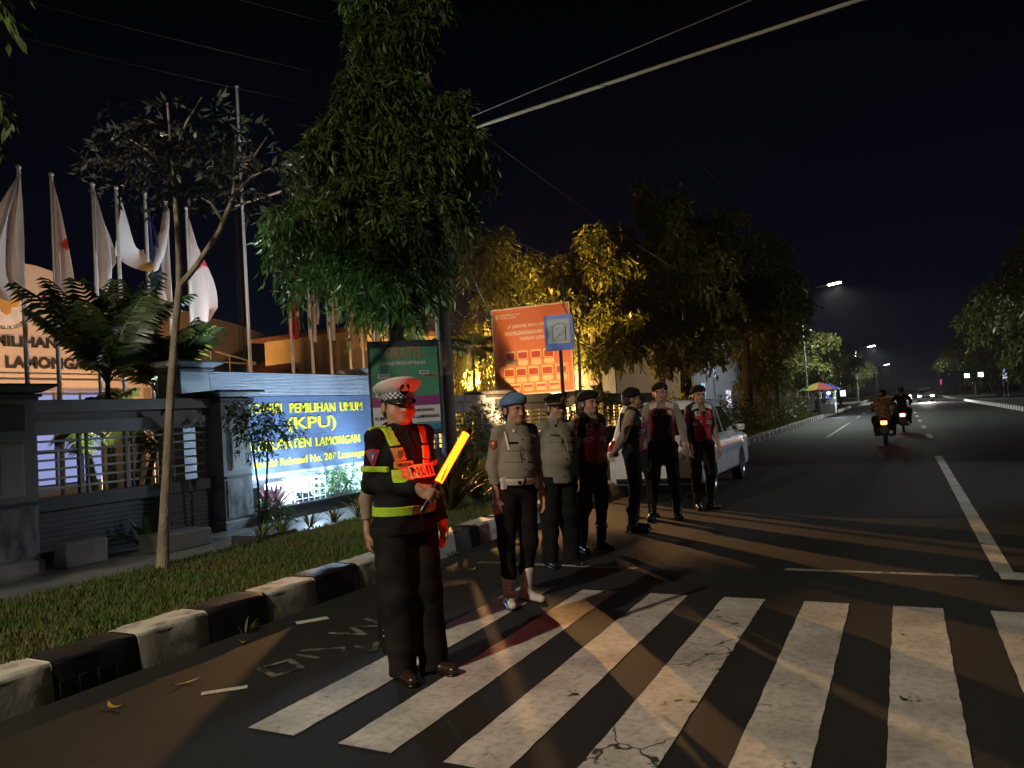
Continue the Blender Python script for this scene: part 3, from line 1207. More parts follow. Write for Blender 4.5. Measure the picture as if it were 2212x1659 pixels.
lamp("house_light", 'SPOT', (-17.3, 24.5, 3.3), 900, (1.0, 0.5, 0.2), 0.1, (-20, 25, 4.0), 150, 0.5, t1)

ra = empty("stair_railing", (-18, 16.5, 0.05), "pale metal handrail sloping down in front of the brown wall", "railing")
b = MB()
b.tube([(0, -1.2, 4.13), (0, 1.25, 3.67)], 0.03, 8)
b.tube([(0, -1.2, 3.68), (0, 1.25, 3.62)], 0.025, 8)
for k in range(4):
    y = -1.2 + k * 0.7
    b.tube([(0, y, 0), (0, y, 4.13 - 0.19 * (y + 1.2))], 0.022, 8)
b.build("rails", mat("pale metal", (0.6, 0.5, 0.4), 0.4, 0.3), ra)

yh = empty("yellow_house", (-17, 26, 0.05), "bright orange yellow two level house with black balcony railing behind the utility pole", "house")
of = yh.location
b = MB()
b.box((-22, 22.2, 0.05), (-16.0, 31.0, 3.38))
b.build("lower_wall", M_YW, yh, off=of)
b = MB()
b.box((-22, 22.2, 3.38), (-17.0, 31.0, 5.0))
b.build("upper_wall", M_YW, yh, off=of)
b = MB()
b.box((-22.4, 21.8, 5.0), (-16.6, 31.4, 5.14), 0.02)
b.build("roof", M_ROOFT, yh, off=of)
b = MB()
b.tube([(-16.1, 22.2, 3.95), (-16.1, 31, 3.95)], 0.03, 6)
b.tube([(-16.1, 22.2, 3.46), (-16.1, 31, 3.46)], 0.02, 6)
for k in range(30):
    y = 22.3 + k * 0.3
    b.tube([(-16.1, y, 3.40), (-16.1, y, 3.95)], 0.014, 6)
b.build("balcony_railing", M_BRONZE, yh, off=of)
for y0_ in (23.4, 27.0):
    b = MB()
    b.box((-15.999, y0_, 1.2), (-15.97, y0_ + 1.2, 2.5))
    w = b.build("window", emis("dim yellow pane", (1.0, 0.62, 0.25), 0.5), yh, off=of)
    b = MB()
    for yy in (y0_ - 0.04, y0_ + 0.58, y0_ + 1.18):
        b.box((-15.969, yy, 1.16), (-15.94, yy + 0.06, 2.54))
    b.box((-15.968, y0_, 1.8), (-15.942, y0_ + 1.2, 1.85))
    b.build("frame", M_BRONZE, w, off=of)
lamp("house_light", 'SPOT', (-13.0, 25.0, 2.0), 1500, (1.0, 0.62, 0.22), 0.1, (-16.5, 26.2, 3.2), 150, 0.5, yh)

y2 = empty("cream_hall", (-16, 40, 0.05), "plain cream wall block right of the orange board, lit yellow", "building")
of = y2.location
b = MB()
b.box((-24, 36.6, 0.05), (-16.0, 46, 4.25))
b.build("wall", M_CW, y2, off=of)
b = MB()
b.box((-24.2, 36.4, 4.25), (-15.8, 46.2, 4.40), 0.02)
b.build("parapet", M_WALLD, y2, off=of)
for k in range(3):
    b = MB()
    b.box((-15.999, 41.6 + 1.4 * k, 1.0), (-15.97, 42.6 + 1.4 * k, 2.2))
    b.build("window", M_HOLE, y2, off=of)
lamp("wall_light", 'SPOT', (-13.2, 37.5, 2.4), 3500, (1.0, 0.66, 0.28), 0.1, (-16, 40, 3.2), 140, 0.5, y2)
y3 = empty("shophouse", (-13, 60, 0.05), "distant two storey shophouse with blue lit window seen between the trunks behind the car", "building")
of = y3.location
b = MB()
b.box((-22, 50, 0.05), (-12.0, 66, 6.2))
b.build("wall", M_BW, y3, off=of)
b = MB()
b.box((-22.3, 49.7, 6.2), (-11.6, 66.3, 6.5), 0.02)
b.build("roof", M_WALLD, y3, off=of)
for (yy, zz_, w_, h_, c) in ((52, 1.6, 0.9, 1.3, (0.45, 0.7, 1.0)), (56, 3.4, 0.7, 0.9, (0.5, 0.75, 1.0)), (60, 1.0, 1.6, 1.4, (0.9, 0.85, 1.0))):
    b = MB()
    b.box((-11.999, yy, zz_), (-11.95, yy + w_, zz_ + h_))
    w = b.build("window", emis("lit pane", c, 0.8), y3, off=of)
    b = MB()
    b.box((-11.949, yy + w_ / 2 - 0.03, zz_), (-11.93, yy + w_ / 2 + 0.03, zz_ + h_))
    b.build("frame", M_WALLD, w, off=of)

# ================================================================== VEGETATION
def leafmat(name, c, c2, rough=0.45, tr=0.2):
    return mat(name, c, rough, col2=c2, nscale=1.3, lo=0.35, hi=0.65, transl=tr, detail=3)


M_LEAF1 = leafmat("drooping leaf", (0.070, 0.125, 0.022), (0.035, 0.060, 0.014))
M_LEAF2 = leafmat("broad leaf", (0.150, 0.150, 0.034), (0.07, 0.080, 0.02))
M_LEAF3 = leafmat("grey green leaf", (0.10, 0.115, 0.095), (0.06, 0.07, 0.05), 0.3)
M_LEAFP = leafmat("palm leaf", (0.07, 0.11, 0.025), (0.05, 0.06, 0.015), 0.35)
M_BARKP = mat("pale bark", (0.34, 0.29, 0.22), 0.85, col2=(0.17, 0.14, 0.10), nscale=6, stretch=(2, 2, 0.7), bump=0.6, bscale=25)
M_BARKD = mat("dark bark", (0.075, 0.06, 0.045), 0.9, col2=(0.035, 0.028, 0.02), nscale=6, stretch=(2, 2, 0.6), bump=0.7, bscale=20)


def leaves(name, P, D, ln, wd, m, parent=None, seed=0, droopn=0.0, mi=None):
    """P (N,3) roots, D (N,3) directions; rhombic folded leaves of 2 quads... 6 verts"""
    r = np.random.RandomState(seed + 99)
    n = len(P)
    D = D / (np.linalg.norm(D, axis=1, keepdims=True) + 1e-9)
    l = ln * r.uniform(0.65, 1.25, n)[:, None]
    w = wd * r.uniform(0.7, 1.2, n)[:, None]
    rv = r.normal(size=(n, 3))
    sd = np.cross(D, rv)
    sd /= np.linalg.norm(sd, axis=1, keepdims=True) + 1e-9
    nn = np.cross(sd, D)
    z = np.array([0, 0, 1.0])
    tip = P + D * l - z * (l * droopn)
    mid = P + D * l * 0.45 + nn * w * 0.15
    a = mid + sd * w * 0.5 - z * (l * droopn * 0.2)
    b = mid - sd * w * 0.5 - z * (l * droopn * 0.2)
    V = np.stack([P, a, tip, b], 1).reshape(-1, 3)
    Fq = np.arange(n)[:, None] * 4 + np.array([[0, 1, 2, 3]])
    return np_mesh(name, V, Fq, m, parent, mi=mi)


def spray_crown(name, blobs, nsp, per, ln, wd, m, parent, seed, twig=0.5, droop=0.8, ldroop=0.3, shell=0.55):
    """sprays (curved twigs carrying leaves) spread through ellipsoids"""
    r = np.random.RandomState(seed)
    vol = np.array([b[1][0] * b[1][1] * b[1][2] for b in blobs]) ** 0.75
    vol /= vol.sum()
    Ps, Ds = [], []
    for (c, rr), v in zip(blobs, vol):
        n = max(1, int(nsp * v))
        d = r.normal(size=(n, 3))
        d /= np.linalg.norm(d, axis=1, keepdims=True)
        rad_ = shell + (1 - shell) * r.rand(n) ** 0.6
        # lumpy surface
        lump = 1 + 0.22 * np.sin(d[:, 0] * 5 + c[0]) * np.sin(d[:, 1] * 6 + c[1] * 2) * np.sin(d[:, 2] * 5 + c[2])
        C = np.array(c) + d * np.array(rr) * (rad_ * lump)[:, None]
        od = d * np.array([1, 1, 0.35]) + r.normal(size=(n, 3)) * 0.35
        od /= np.linalg.norm(od, axis=1, keepdims=True)
        t = np.linspace(0.05, 1, per)
        tl = twig * r.uniform(0.6, 1.3, n)
        # twig curve: goes out then hangs down
        for k in t:
            out = od * (tl * (k - 0.35 * k * k))[:, None]
            dn = np.zeros((n, 3))
            dn[:, 2] = -droop * tl * k * k
            j = r.normal(size=(n, 3)) * 0.02 * (twig / 0.5)
            Ps.append(C + out + dn + j)
            ld = od * (1 - k * 0.6) + np.array([0, 0, -1.0]) * (ldroop + droop * k) + r.normal(size=(n, 3)) * 0.55
            Ds.append(ld)
    P = np.concatenate(Ps)
    D = np.concatenate(Ds)
    return leaves(name, P, D, ln, wd, m, parent, seed)


def limbs(trunk_top, ends, r0, b, seed=0, sag=0.0):
    rr = random.Random(seed)
    for e in ends:
        a, e = Vector(trunk_top), Vector(e)
        pts = []
        for k in range(6):
            t = k / 5
            p = a.lerp(e, t) + Vector((rr.uniform(-1, 1), rr.uniform(-1, 1), rr.uniform(-1, 1))) * 0.06 * (e - a).length * (t * (1 - t) * 2)
            pts.append(p)
        b.tube(pts, [r0 * (1 - 0.8 * k / 5) for k in range(6)], 7)
        for q in range(2):
            s_ = pts[3]
            t_ = e + Vector((rr.uniform(-1, 1), rr.uniform(-1, 1), rr.uniform(-.3, 1))) * (e - a).length * 0.35
            b.tube([s_, s_.lerp(t_, 0.5) + Vector((0, 0, 0.05)), t_], [r0 * 0.4, r0 * 0.25, r0 * 0.1], 5)


def clumps(blobs, n, f, seed):
    """break smooth ellipsoids into separate leaf clumps"""
    r = random.Random(seed)
    out = []
    for c, q in blobs:
        for k in range(n):
            t, ph = r.uniform(-0.75, 1), r.uniform(0, 2 * math.pi)
            h_ = math.sqrt(1 - t * t)
            s_ = r.uniform(0.55, 0.85)
            g = f * r.uniform(0.7, 1.25)
            out.append(((c[0] + q[0] * s_ * h_ * math.cos(ph), c[1] + q[1] * s_ * h_ * math.sin(ph), c[2] + q[2] * s_ * t), (q[0] * g, q[1] * g, q[2] * g * 0.8)))
    return out


def tree(name, label, loc, trunk, rad0, rad1, ends, blobs, nsp, per, ln, wd, lm, bm, seed, cat="tree", group=None, start=None, **kw):
    r = empty(name, loc, label, cat, group)
    b = MB()
    n = len(trunk)
    b.tube(trunk, [rad0 + (rad1 - rad0) * k / (n - 1) for k in range(n)], 12)
    limbs(start or trunk[-1], ends, rad1 * 0.8, b, seed)
    b.build("trunk", bm, r, smooth=True)
    if name in ("street_tree", "median_tree", "yard_tree"):
        blobs = clumps(blobs, 7, 0.36, seed)
        kw["shell"] = 0.15
    spray_crown("crown", blobs, nsp, per, ln, wd, lm, r, seed, **kw)
    return r


# the big drooping tree (mast tree) in the middle
T = (-7.1, 10.0, 0.2)
bl = []
_r = random.Random(4)
for z, wl_, wr_2, n_ in ((3.45, 0.55, 0.40, 4), (3.9, 1.45, 0.55, 9), (4.35, 2.1, 0.75, 13), (4.85, 1.75, 1.25, 12), (5.35, 1.45, 1.65, 12), (5.85, 1.25, 1.60, 10), (6.35, 0.95, 1.15, 7), (6.95, 0.60, 0.70, 4), (7.6, 0.45, 0.6, 4), (8.3, 0.45, 0.5, 3), (9.2, 0.4, 0.4, 3)):
    for k in range(n_):
        a = 2 * math.pi * (k + _r.uniform(-.3, .3)) / n_ + z * 1.7
        q = _r.uniform(0.35, 1.0)
        u = math.cos(a)
        w_ = (wr_2 if u > 0 else wl_) * u * q
        d_ = min(max(wl_, wr_2) * 0.75, 1.1) * math.sin(a) * q
        rr = _r.uniform(0.26, 0.40)
        w_ += max(0, z - 6.2) * 0.16
        bl.append(((0.89 * w_ - 0.45 * d_, 0.45 * w_ + 0.89 * d_, z + _r.uniform(-.2, .2)), (rr, rr, rr * 0.6)))
tree("mast_tree", "tall street tree with dense drooping leaves, green lit from below, right above the banner", T,
     [(0, 0, 0), (0.02, 0.01, 1.5), (0, 0, 3.0), (0.03, 0, 5.0), (0, 0.02, 7.0), (0, 0, 9.5)], 0.17, 0.06,
     [(-1.4, -0.7, 4.5), (1.2, 0.6, 5.6), (0.6, -0.6, 5.4), (-0.6, 0.6, 5.2), (-0.8, -0.4, 5.6)], bl, 4900, 11, 0.19, 0.042, M_LEAF1, M_BARKD, 11, start=(0, 0, 3.9), twig=0.40, droop=0.9, ldroop=0.55, shell=0.2)

# young pale-trunked tree at the kerb
yt = empty("young_tree", (-7.05, 5.5, 0.2), "slender leaning young tree with pale forked trunk and grey green leaves on the verge", "tree")
b = MB()
b.tube([(0, 0, -0.05), (0.06, 0, 0.5), (0.16, 0.0, 1.2), (0.27, -0.01, 1.9), (0.36, 0, 2.5), (0.44, 0.02, 3.0)], [0.075, 0.052, 0.046, 0.042, 0.038, 0.035], 12)
b.tube([(0.43, 0.02, 2.95), (0.44, 0.02, 3.4), (0.44, 0.0, 4.15), (0.40, 0, 4.9)], [0.036, 0.030, 0.022, 0.012], 9)
b.tube([(0.43, 0.02, 2.95), (0.60, 0.1, 3.15), (0.85, 0.2, 3.5), (1.02, 0.25, 3.85), (1.05, 0.3, 4.5)], [0.036, 0.03, 0.026, 0.02, 0.008], 9)
for (p, q) in (((0.44, 0, 4.1), (-0.3, 0, 4.7)), ((0.44, 0, 4.0), (0.05, 0.2, 4.4)), ((1.02, .25, 3.85), (1.5, .3, 4.05)), ((1.0, .25, 3.8), (1.3, .5, 4.5)), ((0.43, 0, 4.3), (0.8, 0.1, 4.9)), ((0.9, 0.2, 3.6), (0.6, 0.2, 3.9))):
    p, q = Vector(p), Vector(q)
    b.tube([p, p.lerp(q, 0.5) + Vector((0, 0, 0.06)), q], [0.018, 0.013, 0.006], 6)
b.build("trunk", M_BARKP, yt, smooth=True)
spray_crown("crown", [((0.05, 0.0, 4.50), (0.60, 0.5, 0.32)), ((0.65, 0.1, 4.45), (0.65, 0.5, 0.40)), ((1.25, 0.3, 4.05), (0.50, 0.5, 0.32)), ((0.6, 0.1, 4.0), (0.45, 0.4, 0.22)), ((-0.35, 0, 4.30), (0.35, 0.3, 0.22))],
            250, 7, 0.115, 0.038, M_LEAF3, yt, 5, twig=0.30, droop=0.35, ldroop=0.05, shell=0.2)

# group of trees on the right, lit amber from the yard
G = "street trees along the left kerb"
tree("street_tree", "amber lit drooping tree right of the blue road sign, first of the row", (-9.4, 25.0, 0.2), [(0, 0, 0), (0.1, 0, 1.6), (0.0, 0, 3.2), (0, 0, 5.5)], 0.2, 0.09,
     [(-1.5, 0, 6.0), (1.2, 0.3, 6.5), (0.3, -0.8, 6.8), (2, 0, 4.6)],
     [((-0.9, 0, 5.6), (1.4, 1.4, 1.5)), ((0.6, 0, 6.6), (1.5, 1.5, 1.3)), ((1.6, 0, 4.9), (1.4, 1.3, 1.4)), ((-0.2, 0, 4.2), (1.6, 1.3, 1.1)), ((0.9, -0.2, 3.1), (1.1, 1.0, 0.8))],
     1900, 9, 0.27, 0.085, M_LEAF2, M_BARKD, 21, group=G, twig=0.42, droop=0.8, ldroop=0.5)
tree("street_tree", "taller dim green tree with two peaked tops just behind the amber lit one", (-7.0, 27.5, 0.2), [(0, 0, 0), (0.1, 0, 2.5), (0.0, 0, 4.2), (0, 0, 7.0)], 0.22, 0.09,
     [(-1.2, 0, 8.6), (0.3, 0.3, 8.9), (1.3, -0.4, 7.2), (-1, 0, 6)],
     [((-1.0, 0, 7.8), (0.8, 0.9, 1.9)), ((0.35, 0, 7.9), (0.75, 0.9, 1.8)), ((-0.3, 0, 5.8), (2.0, 1.6, 1.5)), ((1.4, 0, 5.6), (1.2, 1.3, 1.5)), ((0.2, 0, 4.1), (1.8, 1.4, 1.1)), ((0.2, 0, 2.9), (1.3, 1.1, 0.7))],
     2200, 9, 0.27, 0.085, M_LEAF2, M_BARKD, 22, group=G, twig=0.42, droop=0.8, ldroop=0.5)
tree("street_tree", "dark broad tree above the parked white car", (-6.3, 36, 0.2), [(0, 0, 0), (0.1, 0, 2.5), (0.2, 0, 5.5)], 0.28, 0.12,
     [(-1.8, 0, 8.0), (1.4, 0.3, 8.5), (1.9, -0.8, 6.8)],
     [((-1.0, 0, 8.4), (2.0, 2.0, 2.0)), ((1.0, 0, 8.0), (1.9, 1.9, 1.7)), ((0.0, 0, 6.2), (2.6, 2.0, 1.6)), ((1.6, 0, 5.6), (1.4, 1.8, 1.3))],
     2200, 9, 0.30, 0.09, M_LEAF2, M_BARKD, 23, group=G, twig=0.9, droop=0.7, ldroop=0.4)
tree("street_tree", "two stemmed dark tree whose brown trunks stand behind the officer at the car", (-8.3, 33, 0.2), [(0, 0, 0), (0.1, 0, 2.0), (0.1, 0, 4.0)], 0.24, 0.14,
     [(-1.8, 0, 6.0), (1.4, 0.3, 6.5)],
     [((0.0, 0, 6.4), (2.2, 2.0, 1.8)), ((1.0, 0, 5.0), (1.6, 1.6, 1.2))],
     1300, 9, 0.28, 0.08, M_LEAF2, M_BARKD, 24, group=G, twig=0.8, droop=0.9, ldroop=0.6)
for k, (x, y, h, lab) in enumerate(((-7.2, 47, 8.0, "black leafy tree left of the near street lamp"), (-6.6, 62, 7.6, "yellow green tree lit by the near street lamp"),
                                    (-7.4, 82, 7.5, "low bushy tree above the food cart"), (-6.8, 104, 9.0, "mid distance dark tree between the two street lamps"),
                                    (-6.4, 138, 8.2, "small bright green lit tree under the second street lamp"), (-7.5, 180, 9, "farthest dim tree of the left row"))):
    s = h / 8
    blobs = [((-0.3, 0, h * 0.78), (2.0 * s, 2.2 * s, 1.7 * s)), ((1.3 * s, 0.6, h * 0.66), (1.6 * s, 1.9 * s, 1.3 * s)), ((0.3, -1.2, h * 0.5), (1.9 * s, 1.6 * s, 1.3 * s)), ((0, 0, h * 0.34), (1.6 * s, 1.5 * s, 1.1 * s))]
    tree("street_tree", lab, (x, y, 0.2), [(0, 0, 0), (0.1, 0, h * 0.3), (0, 0, h * 0.6)], 0.2, 0.1, [(-1, 0, h * 0.8), (1.2, 0.5, h * 0.8), (0, -1, h * .7)], blobs, 1300 if k < 3 else 700, 8, 0.34, 0.13, M_LEAF2, M_BARKD, 30 + k, group=G, twig=0.9, droop=0.5, ldroop=0.4)

G2 = "dark trees on the median at right"
for k, (x, y, h, lab) in enumerate(((9.2, 52, 10.5, "big dark tree overhanging the road at the right edge"), (8.5, 68, 9.6, "dim green tree left of the big one, its branch reaching over the road"),
                                    (9.0, 92, 9.0, "smaller dark tree behind the overhanging branch on the right"), (9.5, 125, 9, "far dark tree on the right above the small white lights"), (10.5, 170, 9.5, "farthest tree on the right side"))):
    s = h / 9
    blobs = [((-0.3, 0, h * 0.82), (3.0 * s, 3.2 * s, 2.0 * s)), ((-2.6 * s, 0.2, h * 0.58), (2.2 * s, 2.4 * s, 1.5 * s)), ((1.6, 0.6, h * 0.66), (2.6 * s, 2.9 * s, 1.8 * s)), ((0.3, -1.2, h * 0.5), (2.4 * s, 2.6 * s, 1.6 * s)), ((0.8, 0, h * 0.28), (2.4 * s, 2.2 * s, 1.5 * s))]
    tree("median_tree", lab, (x, y, 0.2), [(0, 0, 0), (0.1, 0, h * 0.3), (0, 0, h * 0.6)], 0.28, 0.14, [(-2.4 * s, 0, h * 0.62), (1.2, 0.5, h * 0.8), (0, -1, h * .7)], blobs, 1700 if k < 2 else 900, 8, 0.36, 0.14, M_LEAF2, M_BARKD, 50 + k, group=G2, twig=1.0, droop=0.5, ldroop=0.4)

# weeping tree and dim amber tree behind the pole
tree("weeping_tree", "weeping tree with long hanging orange lit strands left of the orange board", (-12.4, 22.0, 0.05), [(0, 0, 0), (0.1, 0, 1.6), (0.2, 0, 3.6), (0.2, 0, 5.0)], 0.2, 0.1,
     [(-0.6, 0, 4.6), (0.8, 0, 4.6)], [((0.0, 0, 4.0), (0.65, 0.7, 0.8)), ((0.1, 0, 3.0), (0.85, 0.8, 0.9)), ((0.2, 0, 2.0), (0.8, 0.7, 0.7))],
     1300, 12, 0.16, 0.035, M_LEAF2, M_BARKD, 60, twig=0.9, droop=1.5, ldroop=1.2)
tree("yard_tree", "tall dim brown lit tree behind the utility pole and wires", (-13.2, 26.5, 0.05), [(0, 0, 0), (0.1, 0, 3.0), (0.2, 0, 6.0)], 0.24, 0.12,
     [(-0.9, 0, 7.6), (0.8, 0, 8.0)], [((0.0, 0, 7.4), (1.6, 1.5, 1.7)), ((0.3, 0, 5.6), (1.9, 1.6, 1.4))],
     1200, 10, 0.24, 0.07, M_LEAF2, M_BARKD, 61, twig=0.8, droop=0.9, ldroop=0.6)
# branches of a tree left of frame, its unseen crown shaped to shade the fence
tree("street_tree", "leafy twigs hanging into the top left corner", (-8.7, -0.6, 0.2), [(0, 0, 0), (0.0, 0, 1.5), (0.1, 0, 3.2)], 0.16, 0.08,
     [(2.3, 3.7, 4.9), (2.4, 3.9, 4.4), (-0.5, 1.5, 4.8), (-1, -0.5, 4.5)], [((2.45, 3.9, 4.95), (0.55, 0.5, 0.30)), ((2.45, 3.95, 4.2), (0.28, 0.25, 0.16)), ((0.2, 1.4, 4.6), (1.5, 1.6, 1.1)), ((0, 0, 4.2), (1.6, 1.6, 1.4))],
     2600, 9, 0.17, 0.045, M_LEAF1, M_BARKD, 62, group=G, twig=0.35, droop=0.8, ldroop=0.9)

# ---- palms
def frond(b, base, az, length, elev, droop, nl=26, lw=0.068, ll=0.42, seed=0, pts_out=None, vee=0.35):
    rr = random.Random(seed)
    base = Vector(base)
    d = Vector((math.cos(az), math.sin(az), 0))
    sd = Vector((-math.sin(az), math.cos(az), 0))
    pts = []
    for k in range(13):
        t = k / 12
        a = elev - droop * t
        pts.append((pts[-1] + (d * math.cos(a) + Vector((0, 0, 1)) * math.sin(a)) * (length / 12)) if pts else base)
    b.mi = 1
    b.tube(pts, [0.018 - 0.014 * k / 12 for k in range(13)], 5)
    b.mi = 0
    for i in range(nl):
        t = 0.16 + 0.84 * i / (nl - 1)
        k = min(int(t * 12), 11)
        p = pts[k].lerp(pts[k + 1], t * 12 - k)
        tg = (pts[k + 1] - pts[k]).normalized()
        up = sd.cross(tg).normalized()
        L_ = ll * (math.sin(math.pi * min(1, t * 0.8 + 0.12)) ** 0.6) * rr.uniform(0.85, 1.1)
        for sg in (-1, 1):
            dr = (sd * sg * 0.9 + tg * 0.65 + up * (vee * rr.uniform(0.5, 1.3))).normalized()
            m_ = p + dr * L_ * 0.5
            e_ = p + dr * L_ - Vector((0, 0, L_ * 0.28))
            w = tg * lw * 0.5
            b.add([p - w * 0.6, p + w * 0.6, m_ + w, e_, m_ - w], [(0, 1, 2, 4), (4, 2, 3)])


def palm(label, loc, h, n, length, seed, r0=0.06, stems=((0, 0),), elev=(0.6, 1.35), ll=0.42, droop=(0.9, 1.6)):
    r = empty("palm", loc, label, "palm", "palms behind the fence")
    rr = random.Random(seed)
    b = MB()
    for sx_, sy_ in stems:
        b.tube([(sx_ * 0.4, sy_ * 0.4, 0), (sx_ * 0.7, sy_ * 0.7, h * 0.5), (sx_, sy_, h)], [r0, r0 * 0.8, r0 * 0.6], 10)
        if h > 1.2:
            for q in range(int(h / 0.14)):
                b.lathe([(r0 * 0.86, -0.006), (r0 * 0.95, 0), (r0 * 0.86, 0.006)], (sx_ * (0.4 + 0.6 * q * 0.14 / h), sy_ * (0.4 + 0.6 * q * 0.14 / h), 0.1 + q * 0.14), 10)
    b.build("trunk", mat("palm stem", (0.16, 0.17, 0.08), 0.6, col2=(0.09, 0.08, 0.04), nscale=8), r, smooth=True)
    for k in range(n):
        sx_, sy_ = stems[k % len(stems)]
        b = MB()
        frond(b, (sx_, sy_, h - 0.05), 2 * math.pi * k / n * 1.618 * 2 + rr.uniform(-.3, .3), length * rr.uniform(0.8, 1.1), rr.uniform(*elev), rr.uniform(*droop), seed=seed * 50 + k, ll=ll, nl=22)
        b.build("frond", [M_LEAFP, M_BARKP], r, fixn=False)
    return r


palm("taller palm with broad arching fronds in front of the cream office front", (-11.0, 7.75, 0.05), 2.45, 18, 1.85, 3, elev=(1.1, 1.52), ll=0.50, droop=(0.4, 1.0))
palm("palm with green lit feather fronds just left of the young tree trunk", (-11.0, 8.65, 0.05), 2.3, 16, 1.6, 4, elev=(0.95, 1.5), ll=0.45, droop=(0.5, 1.1))
palm("low clump palm with many short fronds showing over the fence beam", (-10.6, 7.5, 0.05), 1.6, 22, 1.3, 5, stems=((0, 0), (0.1, 0.45), (-0.1, -0.35), (0, 0.8)), elev=(0.7, 1.3), ll=0.32)
palm("small palm with grey lit leaflets behind the utility pole", (-9.0, 13.5, 0.05), 3.0, 9, 1.15, 6, elev=(0.3, 1.2), ll=0.34)
palm("yellow lit small palm just left of the weeping tree", (-11.3, 19.8, 0.05), 3.6, 9, 1.4, 7, elev=(0.2, 1.1), ll=0.40)

# ---- shrub tree beside the pillar, bush, spiky plant
sh_ = empty("shrub", (-8.55, 8.35, 0.1), "small two stemmed shrub tree with pointed leaves in front of the blue lit pillar", "shrub")
b = MB()
b.tube([(0, 0, 0), (0.03, -0.02, 0.7), (-0.02, -0.06, 1.35)], [0.022, 0.018, 0.01], 7)
b.tube([(0.02, 0.1, 0), (0.06, 0.12, 0.7), (0.1, 0.16, 1.4)], [0.022, 0.018, 0.01], 7)
b.build("trunk", M_BARKD, sh_, smooth=True)
spray_crown("crown", [((0.0, 0.0, 1.72), (0.38, 0.38, 0.22)), ((0.1, 0.15, 1.45), (0.42, 0.42, 0.16)), ((-0.1, 0.05, 1.25), (0.22, 0.22, 0.12))], 210, 7, 0.085, 0.028, M_LEAF1, sh_, 70, twig=0.2, droop=0.5, ldroop=0.4, shell=0.3)
spray_crown("undergrowth", [((0.1, 0.3, 0.22), (0.16, 0.2, 0.18))], 60, 6, 0.08, 0.026, M_LEAF1, sh_, 71, twig=0.14, droop=0.4, ldroop=0.3, shell=0.3)


def bush(label, loc, blobs, n, m, seed, ln=0.05, wd=0.03, group=None, twig=0.12):
    r = empty("bush", loc, label, "bush", group)
    b = MB()
    for (c, q) in blobs:
        b.tube([(c[0] * 0.5, c[1] * 0.5, 0), (c[0], c[1], c[2])], [0.02, 0.006], 5)
    b.build("stem", M_BARKD, r)
    spray_crown("foliage", blobs, n, 6, ln, wd, m, r, seed, twig=twig, droop=0.2, ldroop=0.0, shell=0.6)
    return r


M_LEAFB = leafmat("variegated leaf", (0.17, 0.26, 0.10), (0.08, 0.17, 0.05))
bush("bright green rounded bush right of the floodlight in the planter", (-9.65, 11.25, 0.24), [((0, 0, 0.28), (0.30, 0.42, 0.24)), ((0.05, 0.45, 0.30), (0.28, 0.38, 0.26)), ((0.1, -0.4, 0.15), (0.25, 0.3, 0.14))], 520, M_LEAFB, 80)
bush("dark rounded bush under the orange board, left of the officer in black peaked cap", (-8.6, 15.6, 0.1), [((0, 0, 1.25), (0.6, 0.7, 0.55)), ((0.1, 0.4, 0.7), (0.6, 0.7, 0.5))], 620, M_LEAF2, 81, 0.09, 0.035, twig=0.2)
bush("low dark hedge on the verge behind the officers", (-6.3, 11.6, 0.2), [((0, 0, 0.35), (0.5, 0.7, 0.35)), ((0, 1.1, 0.4), (0.5, 0.7, 0.4)), ((0, 2.3, 0.35), (0.5, 0.8, 0.38))], 800, M_LEAF1, 82, 0.10, 0.03, twig=0.2)
bush("yellow lit shrub between the officer in black peaked cap and the white car", (-7.6, 18.2, 0.1), [((0, 0, 0.9), (0.6, 0.6, 0.7)), ((0.3, 0.9, 1.4), (0.5, 0.6, 0.7))], 560, M_LEAF2, 83, 0.11, 0.035, twig=0.25)
for k, (x, y, lab) in enumerate(((-6.2, 22, "dark verge bush just beyond the white car"), (-6.0, 30, "dark green lit hedge clump on the verge right of the white car"), (-6.4, 40, "far verge bush behind the hedge clump"), (-6.1, 50, "verge bush near the foot of the street lamp"))):
    bush(lab, (x, y, 0.2), [((0, 0, 0.6), (0.7, 1.6, 0.6)), ((-0.1, 1.8, 0.9), (0.7, 1.5, 0.8)), ((0, 3.6, 0.6), (0.7, 1.6, 0.6))], 620, M_LEAF2, 84 + k, 0.14, 0.05, group="verge bushes", twig=0.3)


def spiky(label, loc, n, ln, wd, m, seed, elev=(0.5, 1.4), bend=0.5, cat="plant", name="spiky_plant", group=None):
    rr = random.Random(seed)
    b = MB()
    for k in range(n):
        az = rr.uniform(0, 6.28)
        el = rr.uniform(*elev)
        L_ = ln * rr.uniform(0.7, 1.1)
        d = Vector((math.cos(az), math.sin(az), 0))
        sd = Vector((-math.sin(az), math.cos(az), 0))
        p = Vector((0, 0, 0)) + d * rr.uniform(0, 0.04)
        pts = []
        for q in range(6):
            a = el - bend * 1.6 * (q / 5) ** 1.5
            pts.append(p.copy())
            p = p + (d * math.cos(a) + Vector((0, 0, math.sin(a)))) * L_ / 5
        vs = []
        for q, pt in enumerate(pts):
            w = wd * 0.5 * (0.5 + 1.0 * math.sin(math.pi * min(0.95, q / 5 + 0.15)))
            if q == 5:
                w = 0.002
            vs += [pt - sd * w, pt + Vector((0, 0, -w * 0.4)), pt + sd * w]
        fs = []
        for q in range(5):
            for e in (0, 1):
                fs.append((q * 3 + e, q * 3 + e + 1, q * 3 + e + 4, q * 3 + e + 3))
        b.add(vs, fs)
    o = b.build(name, m, smooth=True, fixn=False)
    o.location = loc
    return tag(o, label, cat, group)


